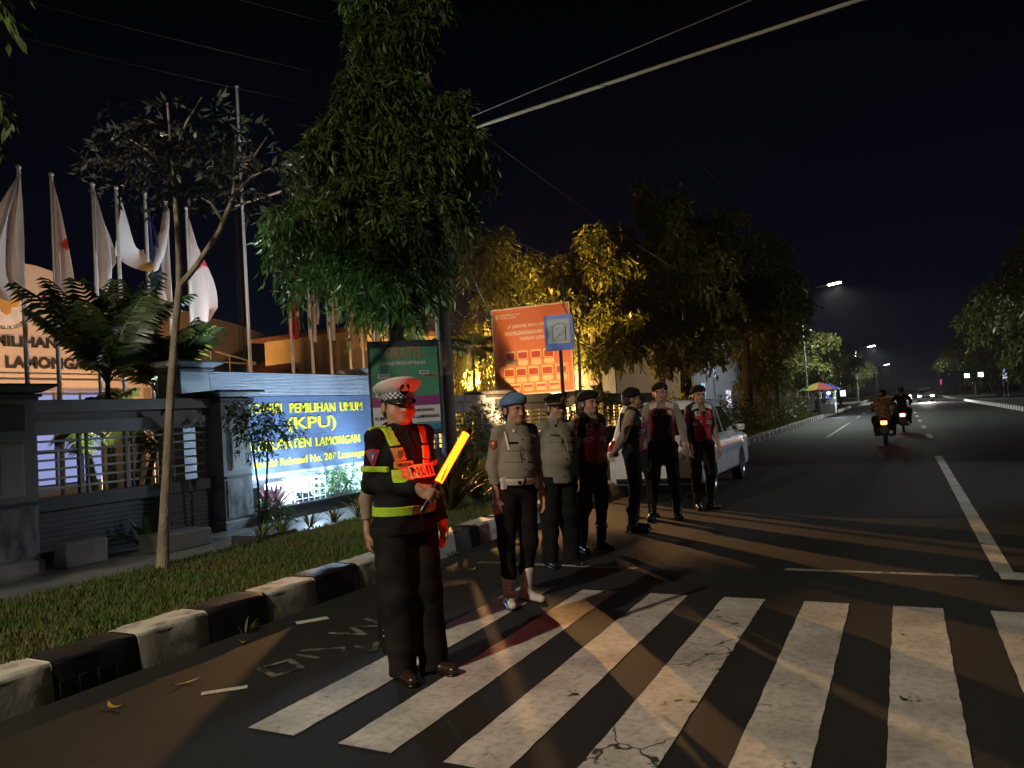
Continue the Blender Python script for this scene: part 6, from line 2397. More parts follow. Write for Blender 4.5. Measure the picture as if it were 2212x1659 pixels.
# blue road sign
sp = Vector((-5.55, 13.0, 0.2))
rs = empty("road_sign", tuple(sp), "blue road sign with white field showing a hut and racket, on dark post", "road sign")
ax, ay, n = frame_axes(-76)
b = MB()
b.tube([Vector((0, 0, 0)), Vector((0, 0, 3.15))], 0.035, 10)
b.build("post", mat("dark post", (0.02, 0.02, 0.022), 0.5), rs)
M_SB = mat("sign blue", (0.015, 0.14, 0.78), 0.35)
M_SWH = mat("sign white", (0.45, 0.52, 0.55), 0.35)
o_ = Vector((0, 0, 2.86)) + n * 0.04
zero = Vector((0, 0, 0))
plate(rrect(-0.27, 0.27, -0.34, 0.32, 0.04), o_, ax, ay, n, -0.01, 0.0, "plate", M_SB, rs, zero)
plate(rrect(-0.205, 0.205, -0.21, 0.24, 0.015), o_, ax, ay, n, 0.001, 0.003, "white_field", M_SWH, rs, zero)
b = MB()
def stk(p, q, w, oo=0.0045):
    p, q = Vector(p), Vector(q)
    d = (q - p).normalized()
    m_ = Vector((-d.y, d.x)) * w / 2
    pts = [p - m_, q - m_, q + m_, p + m_]
    b.prism([(v.x, v.y) for v in pts], 0.003, oo, lambda u, v, t: o_ + ax * u + ay * v + n * t)
stk((-0.115, -0.15), (-0.115, 0.10), 0.012)
stk((0.125, -0.15), (0.125, 0.10), 0.022)
stk((-0.155, 0.095), (0.0, 0.165), 0.010, 0.005)
stk((0.0, 0.165), (0.155, 0.12), 0.010, 0.0055)
stk((-0.135, -0.155), (0.145, -0.155), 0.008, 0.006)
stk((-0.08, -0.13), (0.01, -0.06), 0.010, 0.005)
ring_ = [(0.055 + 0.045 * math.cos(rad(a)) * 0.95 + 0.02 * math.sin(rad(a)), -0.03 + 0.032 * math.sin(rad(a)) + 0.018 * math.cos(rad(a))) for a in range(0, 361, 24)]
for i in range(15):
    stk(ring_[i], ring_[i + 1], 0.008, 0.0048)
stk((-0.04, 0.075), (-0.02, 0.06), 0.012, 0.005)
stk((-0.015, 0.065), (-0.025, 0.05), 0.012, 0.0052)
b.build("pictogram", mat("sign black", (0.01, 0.01, 0.01), 0.5), rs)

# orange schedule board
ob = empty("notice_board", (-8.95, 19.0, 0.1), "large orange board with rows of pale boxes, brightly lit behind the blue road sign", "notice board")
ax, ay, n = frame_axes(-84)
M_OR = mat("orange print", (0.64, 0.18, 0.060), 0.5, col2=(0.58, 0.15, 0.05), nscale=1)
M_ORP = mat("pale orange print", (0.85, 0.55, 0.24), 0.5)
M_ORD = mat("deep orange print", (0.45, 0.07, 0.025), 0.5)
M_ORW = mat("cream print", (0.75, 0.62, 0.42), 0.5)
o_ = Vector((0, 0, 0))
W2, Z0_, Z1_ = 1.12, 2.05, 4.42
b = MB()
panel(b, o_, ax, ay, n, -W2, W2, Z0_, Z1_, -0.05, 0.0)
b.build("panel", M_OR, ob)
b = MB()
panel(b, o_, ax, ay, n, -W2 - 0.03, -W2, Z0_ - 0.03, Z1_ + 0.03, -0.06, 0.02)
panel(b, o_, ax, ay, n, W2, W2 + 0.03, Z0_ - 0.03, Z1_ + 0.03, -0.06, 0.02)
panel(b, o_, ax, ay, n, -W2, W2, Z1_, Z1_ + 0.03, -0.06, 0.018)
panel(b, o_, ax, ay, n, -W2, W2, Z0_ - 0.03, Z0_, -0.06, 0.018)
b.build("frame", M_ORW, ob)
b = MB()
for x in (-0.8, 0.8):
    b.tube([o_ + ax * x - n * 0.1, o_ + ax * x - n * 0.1 + Vector((0, 0, 4.2))], 0.04, 8)
b.build("leg", M_BRONZE, ob)
TA, TB = ax, ay
for (t, x0, x1, y0, y1) in (("JADWAL DAN TAHAPAN", -0.55, 0.72, 3.86, 3.97), ("PENYELENGGARAAN PEMILU", -0.78, 0.76, 3.68, 3.79), ("TAHUN 2024", -0.36, 0.38, 3.52, 3.62), ("KOMISI PEMILIHAN UMUM", -0.93, -0.30, 4.24, 4.29), ("KABUPATEN LAMONGAN", -0.93, -0.42, 4.16, 4.21)):
    sign_text(t, "heading", M_ORW, ob, n * 0.001, TA, TB, x0, x1, y0, y1, 0.004, 0.03)
plate([(-1.02, 4.16), (-0.96, 4.16), (-0.95, 4.24), (-0.99, 4.30), (-1.03, 4.24)], o_, ax, ay, n, 0.001, 0.005, "logo", M_ORW, ob, zero)
plate([(-0.70, 3.86), (-0.64, 3.96), (-0.58, 4.0), (-0.62, 3.9)], o_, ax, ay, n, 0.001, 0.005, "tick_mark", M_ORW, ob, zero)
rows = ((3.24, 2.83, (-0.66, -0.29, 0.10, 0.47), 0.15), (2.80 - 0.02, 2.36, (-0.72, -0.36, 0.0, 0.40, 0.80), 0.155), (2.33, 2.12, (-0.55, -0.18, 0.20, 0.58), 0.15))
for ri, (zt_, zb_, xs, hw) in enumerate(rows):
    for x in xs:
        hh = (zt_ - zb_)
        plate(rrect(x - hw, x + hw, zb_ + hh * 0.42, zt_, 0.03), o_, ax, ay, n, 0.001, 0.004, "box", M_ORP, ob, zero)
        plate(rrect(x - hw + 0.02, x + hw - 0.02, zb_ + hh * 0.46, zt_ - 0.05, 0.02), o_, ax, ay, n, 0.004, 0.006, "box_field", M_ORD, ob, zero)
        plate(rrect(x - hw, x + hw, zb_, zb_ + hh * 0.36, 0.05), o_, ax, ay, n, 0.001, 0.004, "box", M_ORP, ob, zero)
b = MB()
for (x0, x1, y0, y1) in ((-0.95, 1.0, 2.33, 2.80),):
    for (a, c, d, e) in ((x0, x1, y1, y1 + 0.012), (x0, x1, y0 - 0.01, y0 + 0.002), (x0, x0 + 0.012, y0, y1), (x1 - 0.012, x1, y0, y1)):
        panel(b, o_, ax, ay, n, a, c, d, e, 0.001, 0.003)
b.build("rule_lines", M_ORP, ob)

# banner on the tree
bc = Vector((-6.35, 9.12, 2.07))
bnr = empty("banner", (bc.x, bc.y, 0.2), "green and white course banner with GRATIS heading stretched in front of the big tree", "banner")
azb = math.degrees(math.atan2(-bc.y, -bc.x))
ax, ay, n = frame_axes(azb + 8)
M_GR = mat("banner green", (0.08, 0.28, 0.18), 0.55, col2=(0.06, 0.23, 0.15), nscale=2)
M_BK = mat("banner dark edge", (0.02, 0.04, 0.05), 0.5)
M_PU = mat("banner purple", (0.26, 0.05, 0.22), 0.55)
M_BWH = mat("banner white", (0.68, 0.67, 0.69), 0.55, col2=(0.58, 0.57, 0.60), nscale=3)
M_CY = mat("banner cyan", (0.08, 0.32, 0.45), 0.55)
M_TAN = mat("banner gold text", (0.30, 0.20, 0.10), 0.5)
M_NVY = mat("banner navy", (0.03, 0.07, 0.12), 0.55)
o_ = Vector((0, 0, bc.z - 0.2))
bw, bh = 0.52, 0.68


def curved(b, x0, x1, y0, y1, t, nx=12):
    def fn(u, v):
        x, y = x0 + (x1 - x0) * u, y0 + (y1 - y0) * v
        bulge = 0.035 * math.cos(x / bw * 1.5) + 0.008 * math.sin(y * 7 + x * 3)
        return o_ + ax * x + ay * y + n * (t + bulge)
    b.grid(fn, nx, 10)


def bpart(x0, x1, y0, y1, t, name, m):
    b = MB()
    curved(b, x0, x1, y0, y1, t)
    return b.build(name, m, bnr, fixn=False, smooth=True)


bpart(-bw, bw, -bh, bh, 0, "sheet", M_BK)
bpart(-bw, bw, -bh, bh, -0.012, "back_sheet", M_BK)
bpart(-bw + 0.035, bw - 0.035, -0.12, bh - 0.09, 0.004, "green_field", M_GR)
bpart(-bw + 0.035, bw - 0.035, -0.12 - 0.14, -0.12, 0.005, "purple_field", M_PU)
bpart(-bw + 0.035, bw - 0.035, -bh + 0.12, -0.26, 0.004, "white_field", M_BWH)
bpart(-bw + 0.02, bw - 0.02, -bh + 0.01, -bh + 0.12, 0.005, "navy_field", M_NVY)
bpart(0.12, bw - 0.035, -bh + 0.07, -0.50, 0.008, "cyan_field", M_CY)
bpart(-0.36, -0.16, -0.08, 0.02, 0.008, "blue_box", M_CY)
bpart(-0.35, -0.15, 0.005, 0.08, 0.009, "pale_blue_box", mat("banner pale blue", (0.12, 0.42, 0.62), 0.5))


def btext(t, x0, x1, y0, y1, m, bold=0.02, tt=0.046):
    vs, fs = text_mesh(t, bold, 0.0)
    mn, mx = vs.min(0), vs.max(0)
    b = MB()
    out = []
    for v in vs:
        x = x0 + (v[0] - mn[0]) / (mx[0] - mn[0]) * (x1 - x0)
        y = y0 + (v[1] - mn[1]) / (mx[1] - mn[1]) * (y1 - y0)
        out.append(o_ + ax * x + ay * y + n * (0.035 * math.cos(x / bw * 1.5) + 0.008 * math.sin(y * 7 + x * 3) + 0.012))
    b.add(out, fs)
    b.build("lettering", m, bnr, fixn=False)


M_INK = mat("banner ink", (0.03, 0.03, 0.06), 0.5)
btext("GRATIS", -0.27, 0.25, 0.42, 0.60, M_TAN, 0.04)
btext("UANG PENDAFTARAN", -0.32, 0.30, 0.335, 0.385, M_BWH, 0.02)
for (x0, x1, y0, y1, t) in ((-0.38, -0.24, 0.165, 0.205, "GRATIS"), (-0.42, -0.30, -0.105, -0.075, "GRATIS"), (0.22, 0.33, 0.20, 0.235, "GRATIS")):
    bpart(x0 - 0.015, x1 + 0.015, y0 - 0.008, y1 + 0.008, 0.009, "caption_pill", M_BWH)
    btext(t, x0, x1, y0, y1, M_INK, 0.03)
for (x0, x1, y0, y1, t) in ((-0.34, -0.16, 0.12, 0.15, "PENDAFTARAN"), (-0.39, -0.22, -0.15, -0.12, "TAS KUMON"), (0.26, 0.44, 0.155, 0.185, "TES PENEMPATAN")):
    bpart(x0 - 0.012, x1 + 0.012, y0 - 0.006, y1 + 0.006, 0.0095, "caption_pill", mat("banner yellow", (0.45, 0.36, 0.10), 0.5))
    btext(t, x0, x1, y0, y1, M_INK, 0.03)
btext("KURSUS MATEMATIKA DAN BAHASA", -0.37, 0.40, -0.345, -0.305, M_INK, 0.03)
btext("KUMON DEMANGAN LAMONGAN", -0.46, 0.46, -0.445, -0.395, M_INK, 0.03)
btext("KUMON", 0.14, 0.47, -0.60, -0.535, mat("banner teal ink", (0.02, 0.12, 0.22), 0.5), 0.0)
# plain figure of a girl printed on it
for (poly, m_, t_) in (([(-0.13, -0.10), (0.13, -0.10), (0.14, 0.0), (0.07, 0.10), (0.03, 0.13), (-0.03, 0.13), (-0.07, 0.10), (-0.14, 0.0)], mat("print jacket", (0.22, 0.14, 0.12), 0.6), 0.044),
                       ([(0.075 * math.cos(rad(a)), 0.215 + 0.105 * math.sin(rad(a))) for a in range(0, 360, 20)], mat("print hair", (0.05, 0.03, 0.03), 0.6), 0.045),
                       ([(0.042 * math.cos(rad(a)), 0.205 + 0.062 * math.sin(rad(a))) for a in range(0, 360, 20)], mat("print face", (0.26, 0.14, 0.11), 0.6), 0.0465),
                       ([(-0.035, -0.10), (0.03, -0.10), (0.03, 0.11), (-0.03, 0.11)], mat("print shirt", (0.40, 0.27, 0.05), 0.6), 0.046)):
    plate(poly, o_, ax, ay, n, t_ - 0.004, t_, "printed_figure", m_, bnr, zero)
b = MB()
for sx_ in (-1, 1):
    for sz_ in (-1, 1):
        p = o_ + ax * sx_ * (bw - 0.02) + ay * sz_ * (bh - 0.02)
        b.tube([p, p + ax * sx_ * 0.02 - n * 0.5 + Vector((0, 0, sz_ * 0.1))], 0.004, 4)
b.tube([o_ + ax * -bw + ay * bh, o_ + ax * bw + ay * bh], 0.012, 6)
b.tube([o_ + ax * -bw - ay * bh, o_ + ax * bw - ay * bh], 0.012, 6)
b.build("batten", M_BRONZE, bnr)

# ================================================================== UTILITY POLE, CABLES, STREET LAMPS
up_ = empty("utility_pole", (-6.62, 10.66, 0.2), "thick dark utility pole behind the glowing baton", "utility pole")
b = MB()
b.tube([(0, 0, 0), (0, 0, 3), (0, 0, 6), (0, 0, 9.6)], [0.135, 0.122, 0.108, 0.09], 16)
b.build("pole", mat("weathered concrete pole", (0.20, 0.17, 0.14), 0.8, col2=(0.12, 0.10, 0.08), nscale=4, bump=0.3, bscale=20, stretch=(2, 2, 0.4)), up_, smooth=True)
for z in (8.9, 9.4):
    b = MB()
    b.box((-0.9, -0.05, z), (0.9, 0.05, z + 0.10))
    c_ = b.build("crossarm", M_BRONZE, up_)
    for x in (-0.8, -0.3, 0.3, 0.8):
        b = MB()
        b.lathe([(0.0, z + 0.22), (0.03, z + 0.20), (0.05, z + 0.15), (0.03, z + 0.14), (0.05, z + 0.11), (0.03, z + 0.10)], (x, 0, 0), 10)
        b.build("insulator", mat("insulator", (0.25, 0.15, 0.1), 0.2), c_)
b = MB()
b.box((-0.16, -0.26, 4.85), (0.16, -0.12, 5.25), 0.02)
b.build("junction_box", M_WALLD, up_)
u2 = empty("utility_pole", (-6.5, 47.0, 0.2), "far utility pole lost among the trees of the left row", "utility pole")
b = MB()
b.tube([(0, 0, 0), (0, 0, 9.5)], [0.14, 0.09], 12)
b.build("pole", M_BRONZE, u2)
b = MB()
b.box((-0.9, -0.05, 7.3), (0.9, 0.05, 7.4))
b.build("crossarm", M_BRONZE, u2)

M_CAB = mat("black cable", (0.03, 0.03, 0.03), 0.5)
M_CABP = mat("pale cable", (0.36, 0.33, 0.28), 0.5)
M_CABF = mat("grey wire", (0.010, 0.010, 0.010), 0.7, spec=0.1)


def cable(label, a, c, sag, r_, m, n_=40, group="overhead cables"):
    b = MB()
    a, c = Vector(a), Vector(c)
    mid = (a + c) / 2
    pts = []
    for k in range(n_ + 1):
        t = k / n_
        p = a.lerp(c, t) - Vector((0, 0, 4 * sag * t * (1 - t)))
        pts.append(p - mid)
    b.tube(pts, r_, 6)
    o = b.build("cable", m, smooth=True)
    o.location = mid
    return tag(o, label, "cable", group)


cable("thick pale twisted cable crossing the dark sky over the road", (-14, 13.4, 7.05), (10, 10.15, 7.05), 0.05, 0.030, M_CABP)
cable("thinner pale cable above the thick one, crossing the sky", (-14, 14.9, 7.65), (10, 9.0, 7.65), 0.05, 0.011, mat("dull cable", (0.12, 0.115, 0.11), 0.6))
for k, (x, z0, z1, lab) in enumerate(((-5.4, 8.8, 8.8, "leftmost faint wire running away high above the kerb"), (-4.9, 8.9, 8.9, "second faint wire from the left high above the kerb"), (-4.0, 8.9, 8.9, "third faint wire high above the road edge"), (-3.3, 8.9, 8.9, "rightmost faint wire running away above the lane"))):
    cable(lab, (x, -2, z0), (x - 0.8, 47, z1), 0.8, 0.008, M_CABF)
for k, (xa, za, zb2, sg_) in enumerate(((-6.2, 5.9, 6.3, 0.8), (-6.35, 5.6, 6.3, 1.0), (-6.25, 5.4, 6.0, 0.7), (-6.3, 5.2, 5.8, 0.5), (-6.15, 6.6, 6.9, 0.7), (-6.4, 5.0, 5.9, 0.5))):
    cable("%s drooping wire from the utility pole towards the amber lit trees" % ("highest", "fourth highest", "third lowest", "second lowest", "second highest", "lowest")[(0, 1, 2, 3, 4, 5)[k]] if k != 0 else "third highest drooping wire from the utility pole towards the amber lit trees",
          (xa, 10.2, za), (-6.5, 47, zb2), sg_, 0.008 if k < 4 else 0.011, M_CAB if k > 3 else M_CABF)
for k, (z0, z1) in enumerate(((5.9, 5.6), (6.4, 6.1), (7.2, 7.0))):
    cable(("lower", "middle", "upper")[k] + " faint wire above the flags, running to the top left", (-6.3, 10.1, z0 + 0.3), (-16, -2, z1 + 3.4), 0.4, 0.006, M_CABF)
cable("pale rope hanging from the utility pole beside the weeping tree", (-6.28, 10.28, 5.2), (-6.0, 11.4, 3.1), 0.15, 0.009, M_CABP, 16)
cable("slack wire looping right from the tree crown", (-6.3, 10.2, 7.6), (-3.4, 12.0, 6.8), 0.2, 0.005, M_CABF, 20)


def street_lamp(loc, h, reach, label, power, col, on=30.0, hs=1.0):
    r = empty("street_lamp", loc, label, "street lamp", "street lamps along the left kerb")
    b = MB()
    pts = [(0, 0, 0), (0, 0, h * 0.45), (0, 0, h * 0.86)]
    for k in range(1, 8):
        a = rad(90 * k / 7)
        pts.append((reach * 0.5 * (1 - math.cos(a)), 0, h * 0.86 + h * 0.12 * math.sin(a)))
    pts.append((reach, 0, h * 0.995))
    b.tube(pts, [0.085, 0.07] + [0.055] * (len(pts) - 2), 10)
    b.build("pole", M_WALLG, r, smooth=True)
    b = MB()
    Mx_ = Matrix.Translation((reach + 0.3 * hs, 0, h)) @ Matrix.Rotation(rad(-6), 4, 'Y')
    b.box((-0.42 * hs, -0.16 * hs, -0.01), (0.42 * hs, 0.16 * hs, 0.10), 0.04, Mx_)
    b.build("lamp_head", M_WALLG, r, smooth=True)
    b = MB()
    b.box((-0.34 * hs, -0.13 * hs, -0.09), (0.36 * hs, 0.13 * hs, -0.012), 0.03, Mx_)
    b.build("lamp_glass", emis("lamp glow", col, on), r)
    lamp("lamp_light", 'SPOT', (loc[0] + reach + 0.3, loc[1], loc[2] + h - 0.2), power, col, 0.15, (loc[0] + reach + 0.5, loc[1] + 1.0, 0), 172, 0.3, r)
    return r


street_lamp((-5.7, 56.0, 0.2), 8.9, 1.9, "nearest white street lamp on a curved arm over the trees at right", 3800, (0.92, 1.0, 0.88), 40, 1.15)
street_lamp((-5.7, 126.0, 0.2), 8.2, 1.9, "second white street lamp farther along the road", 7000, (0.92, 1.0, 0.90), 60, 1.4)
street_lamp((-5.7, 235.0, 0.2), 8.6, 2.2, "far orange street lamp just above the motorcyclist", 3000, (1.0, 0.62, 0.2), 30, 2.0)


# ================================================================== PARKED CAR
M_CARW = mat("white car paint", (0.82, 0.82, 0.82), 0.25, coat=0.6)
M_GLASSD = mat("dark window glass", (0.010, 0.011, 0.013), 0.06, coat=0.5)
M_TYRE = mat("tyre", (0.014, 0.014, 0.014), 0.8)
M_RIM = mat("alloy rim", (0.38, 0.38, 0.40), 0.3, 0.7)
M_TLR = mat("red tail lamp", (0.35, 0.008, 0.012), 0.15, coat=0.5)
M_TLW = mat("clear lamp", (0.6, 0.5, 0.45), 0.15, coat=0.5)
M_PLAS = mat("black plastic", (0.015, 0.015, 0.016), 0.5)


def wheel(parent, x, y, r_, w, sg):
    t = MB()
    t.lathe([(r_ * 0.66, -w / 2), (r_ * 0.93, -w / 2), (r_, -w * 0.36), (r_, w * 0.36), (r_ * 0.93, w / 2), (r_ * 0.66, w / 2)], (0, 0, 0), 32, 'x')
    wo = MB()
    wo.lathe([(0.02, sg * w * 0.40), (0.06, sg * w * 0.40), (0.065, sg * w * 0.3), (r_ * 0.2, sg * w * 0.25)], (0, 0, 0), 20, 'x')
    wo.lathe([(r_ * 0.66, sg * w * 0.5), (r_ * 0.60, sg * w * 0.42), (r_ * 0.58, -sg * w * 0.3), (0.02, -sg * w * 0.3)], (0, 0, 0), 28, 'x')
    for k in range(7):
        a = 2 * math.pi * k / 7
        c, s_ = math.cos(a), math.sin(a)
        for (r0, r1, w0, w1) in ((0.05, r_ * 0.62, 0.030, 0.020),):
            p = lambda rr, tt, xx: (xx, rr * c - tt * s_, rr * s_ + tt * c)
            vs = [p(r0, -w0, sg * w * 0.36), p(r0, w0, sg * w * 0.36), p(r1, w1, sg * w * 0.42), p(r1, -w1, sg * w * 0.42),
                  p(r0, -w0, sg * w * 0.15), p(r0, w0, sg * w * 0.15), p(r1, w1, sg * w * 0.2), p(r1, -w1, sg * w * 0.2)]
            wo.add(vs, [(0, 1, 2, 3), (7, 6, 5, 4), (0, 4, 5, 1), (1, 5, 6, 2), (2, 6, 7, 3), (3, 7, 4, 0)])
    e = t.build("wheel", M_TYRE, parent, smooth=True)
    e.location = (x, y, r_)
    wo.build("rim", M_RIM, e, smooth=True)
    return e


def car_body(paint_, res=0.022, Lc=4.15, Wc=1.66, Hc=1.66):
    hw = Wc / 2
    Q = SDF()
    Q.box((0, Lc / 2, 0.60), (hw, Lc / 2, 0.36), 0.13, k=0.03)
    Q.box((0, Lc / 2 - 0.35, 0.86), (hw - 0.03, Lc / 2 - 0.38, 0.16), 0.10, k=0.12)
    G = SDF()
    yr, yf = 0.10, Lc - 0.85

    def gh(P):
        x, y, z = P[..., 0], P[..., 1], P[..., 2]
        ds = [z - Hc + 0.02 * ((y - 1.5) / 1.5) ** 2, -(y - yr) * 0.96 + (z - 0.95) * 0.28, (y - yf) * 0.60 + (z - 0.95) * 0.80,
              (np.abs(x) - (hw - 0.03)) * 0.97 + (z - 0.95) * 0.24, 0.7 - z]
        d = ds[0]
        for q in ds[1:]:
            h_ = np.maximum(0.10 - np.abs(d - q), 0) / 0.10
            d = np.maximum(d, q) + h_ * h_ * 0.10 * 0.25
        return d
    Q._push(gh, (-hw, 0, 0.7), (hw, Lc, Hc), 0.05, 'u')
    Q._push(lambda P: (P[..., 2] - 1.02) + 0.0 * P[..., 0] + (P[..., 1] - Lc + 0.6) * 0.30 + np.where(P[..., 1] < Lc - 1.0, -5.0, 0.0), (-9, -9, -9), (9, 9, 9), 0, 'i')
    full = Q.copy()
    for yy in (0.72, Lc - 0.78):
        for sg in (-1, 1):
            Q.cap((sg * (hw - 0.22), yy, 0.31), (sg * (hw + 0.2), yy, 0.31), 0.345, k=0.01, op='s')
    Q.box((0, Lc / 2, 0.15), (hw - 0.1, Lc / 2 - 0.15, 0.10), 0.02, k=0.02, op='s')
    # shut lines of the doors
    return Q, full, gh, yr, yf, hw


def car(label, loc, rz, paint_, res=0.022, detail=True, cat="car", lights=None, name="parked_car"):
    r = empty(name, loc, label, cat, rz=rz)
    Q, full, gh, yr, yf, hw = car_body(paint_)
    Lc = 4.15
    bd = Q.mesh("body", paint_, r, res)

    def patch(name_, m, lo, hi, t, extra_=None, rs=None):
        K = full.copy()
        K.off(t)
        lo_, hi_ = np.array(lo), np.array(hi)
        c, h = (lo_ + hi_) / 2, (hi_ - lo_) / 2
        K.inter(lambda P: (np.abs(P - c) - h).max(-1) if extra_ is None else np.maximum((np.abs(P - c) - h).max(-1), extra_(P)))
        return K.mesh(name_, m, r, rs or res * 0.75, lo_ - 0.04, hi_ + 0.04)
    for sg in (-1, 1):
        x0, x1 = (0.45, 0.9) if sg > 0 else (-0.9, -0.45)
        sl = lambda P: np.maximum(-(P[..., 1] - 0.33) * 0.9 + (P[..., 2] - 1.0) * 0.45, (P[..., 1] - 0.95))
        patch("rear_quarter_window", M_GLASSD, (x0, 0.25, 1.02), (x1, 1.0, 1.50), 0.006, sl)
        patch("side_window", M_GLASSD, (x0, 1.03, 1.02), (x1, 1.88, 1.51), 0.006)
        fr_ = lambda P: (P[..., 1] - yf + 0.10) * 0.60 + (P[..., 2] - 0.95) * 0.80
        patch("side_window", M_GLASSD, (x0, 1.96, 1.02), (x1, 3.2, 1.51), 0.006, fr_)
        if detail:
            for yy in (1.0, 1.93, 2.95):
                patch("door_seam", M_PLAS, (x0 + (0.25 if sg > 0 else 0), yy - 0.006, 0.33), (x1 - (0 if sg > 0 else 0.25), yy + 0.006, 1.0), 0.003)
            for yy in (1.15, 2.08):
                b = MB()
                b.box((sg * (hw + 0.002) - 0.012, yy, 0.90), (sg * (hw + 0.002) + 0.014, yy + 0.16, 0.925), 0.005)
                b.build("door_handle", paint_, r)
            patch("sill_trim", M_PLAS, (x0 + (0.2 if sg > 0 else 0), 1.12, 0.24), (x1 - (0 if sg > 0 else 0.2), 3.0, 0.33), 0.004)
            b = MB()
            b.box((sg * 0.88 - 0.09, 3.02, 1.00), (sg * 0.88 + 0.09, 3.11, 1.13), 0.03)
            b.build("mirror", paint_, r, smooth=True)
        # tail lamps
        patch("tail_lamp", M_TLR, (0.60 if sg > 0 else -0.86, -0.05, 0.84), (0.86 if sg > 0 else -0.60, 0.22, 1.02), 0.008)
        patch("tail_lamp", M_TLW, (0.68 if sg > 0 else -0.86, -0.05, 0.66), (0.86 if sg > 0 else -0.68, 0.15, 0.835), 0.008)
        patch("headlamp", lights or M_TLW, (0.45 if sg > 0 else -0.82, Lc - 0.30, 0.62), (0.82 if sg > 0 else -0.45, Lc + 0.1, 0.80), 0.008)
        for yy in (0.72, Lc - 0.78):
            wheel(r, sg * (hw - 0.10), yy, 0.30, 0.19, sg)
    patch("rear_window", M_GLASSD, (-0.64, -0.1, 1.06), (0.64, 0.5, 1.50), 0.006)
    patch("windscreen", M_GLASSD, (-0.68, yf - 0.72, 0.98), (0.68, yf + 0.3, 1.52), 0.006, lambda P: -((P[..., 1] - yf + 0.20) * 0.60 + (P[..., 2] - 0.95) * 0.80))
    patch("bumper_trim", M_PLAS, (-0.70, -0.1, 0.27), (0.70, 0.2, 0.37), 0.006)
    b = MB()
    b.box((-0.24, -0.02, 0.58), (0.24, 0.0, 0.72), 0.006)
    b.build("number_plate", M_PLAS, r)
    patch("grille", M_PLAS, (-0.4, Lc - 0.2, 0.40), (0.4, Lc + 0.1, 0.66), 0.006)
    return r


car("white hatchback parked at the kerb behind the officers, rear towards the camera", (-3.78, 12.55, 0), rad(0), M_CARW)
car("oncoming car far down the road with two glaring headlamps", (2.55, 104, 0), rad(180), M_CARW, 0.06, False, lights=emis("headlamp glow", (0.95, 0.97, 1.0), 90), name="oncoming_car")
lamp("headlight_beam", 'SPOT', (2.55, 99.5, 0.75), 4200, (1.0, 0.96, 0.9), 0.4, (1.0, 60, 0), 70, 0.6)


# ================================================================== MOTORCYCLES
M_MOTO = mat("motorcycle dark plastic", (0.02, 0.018, 0.018), 0.3, coat=0.4)


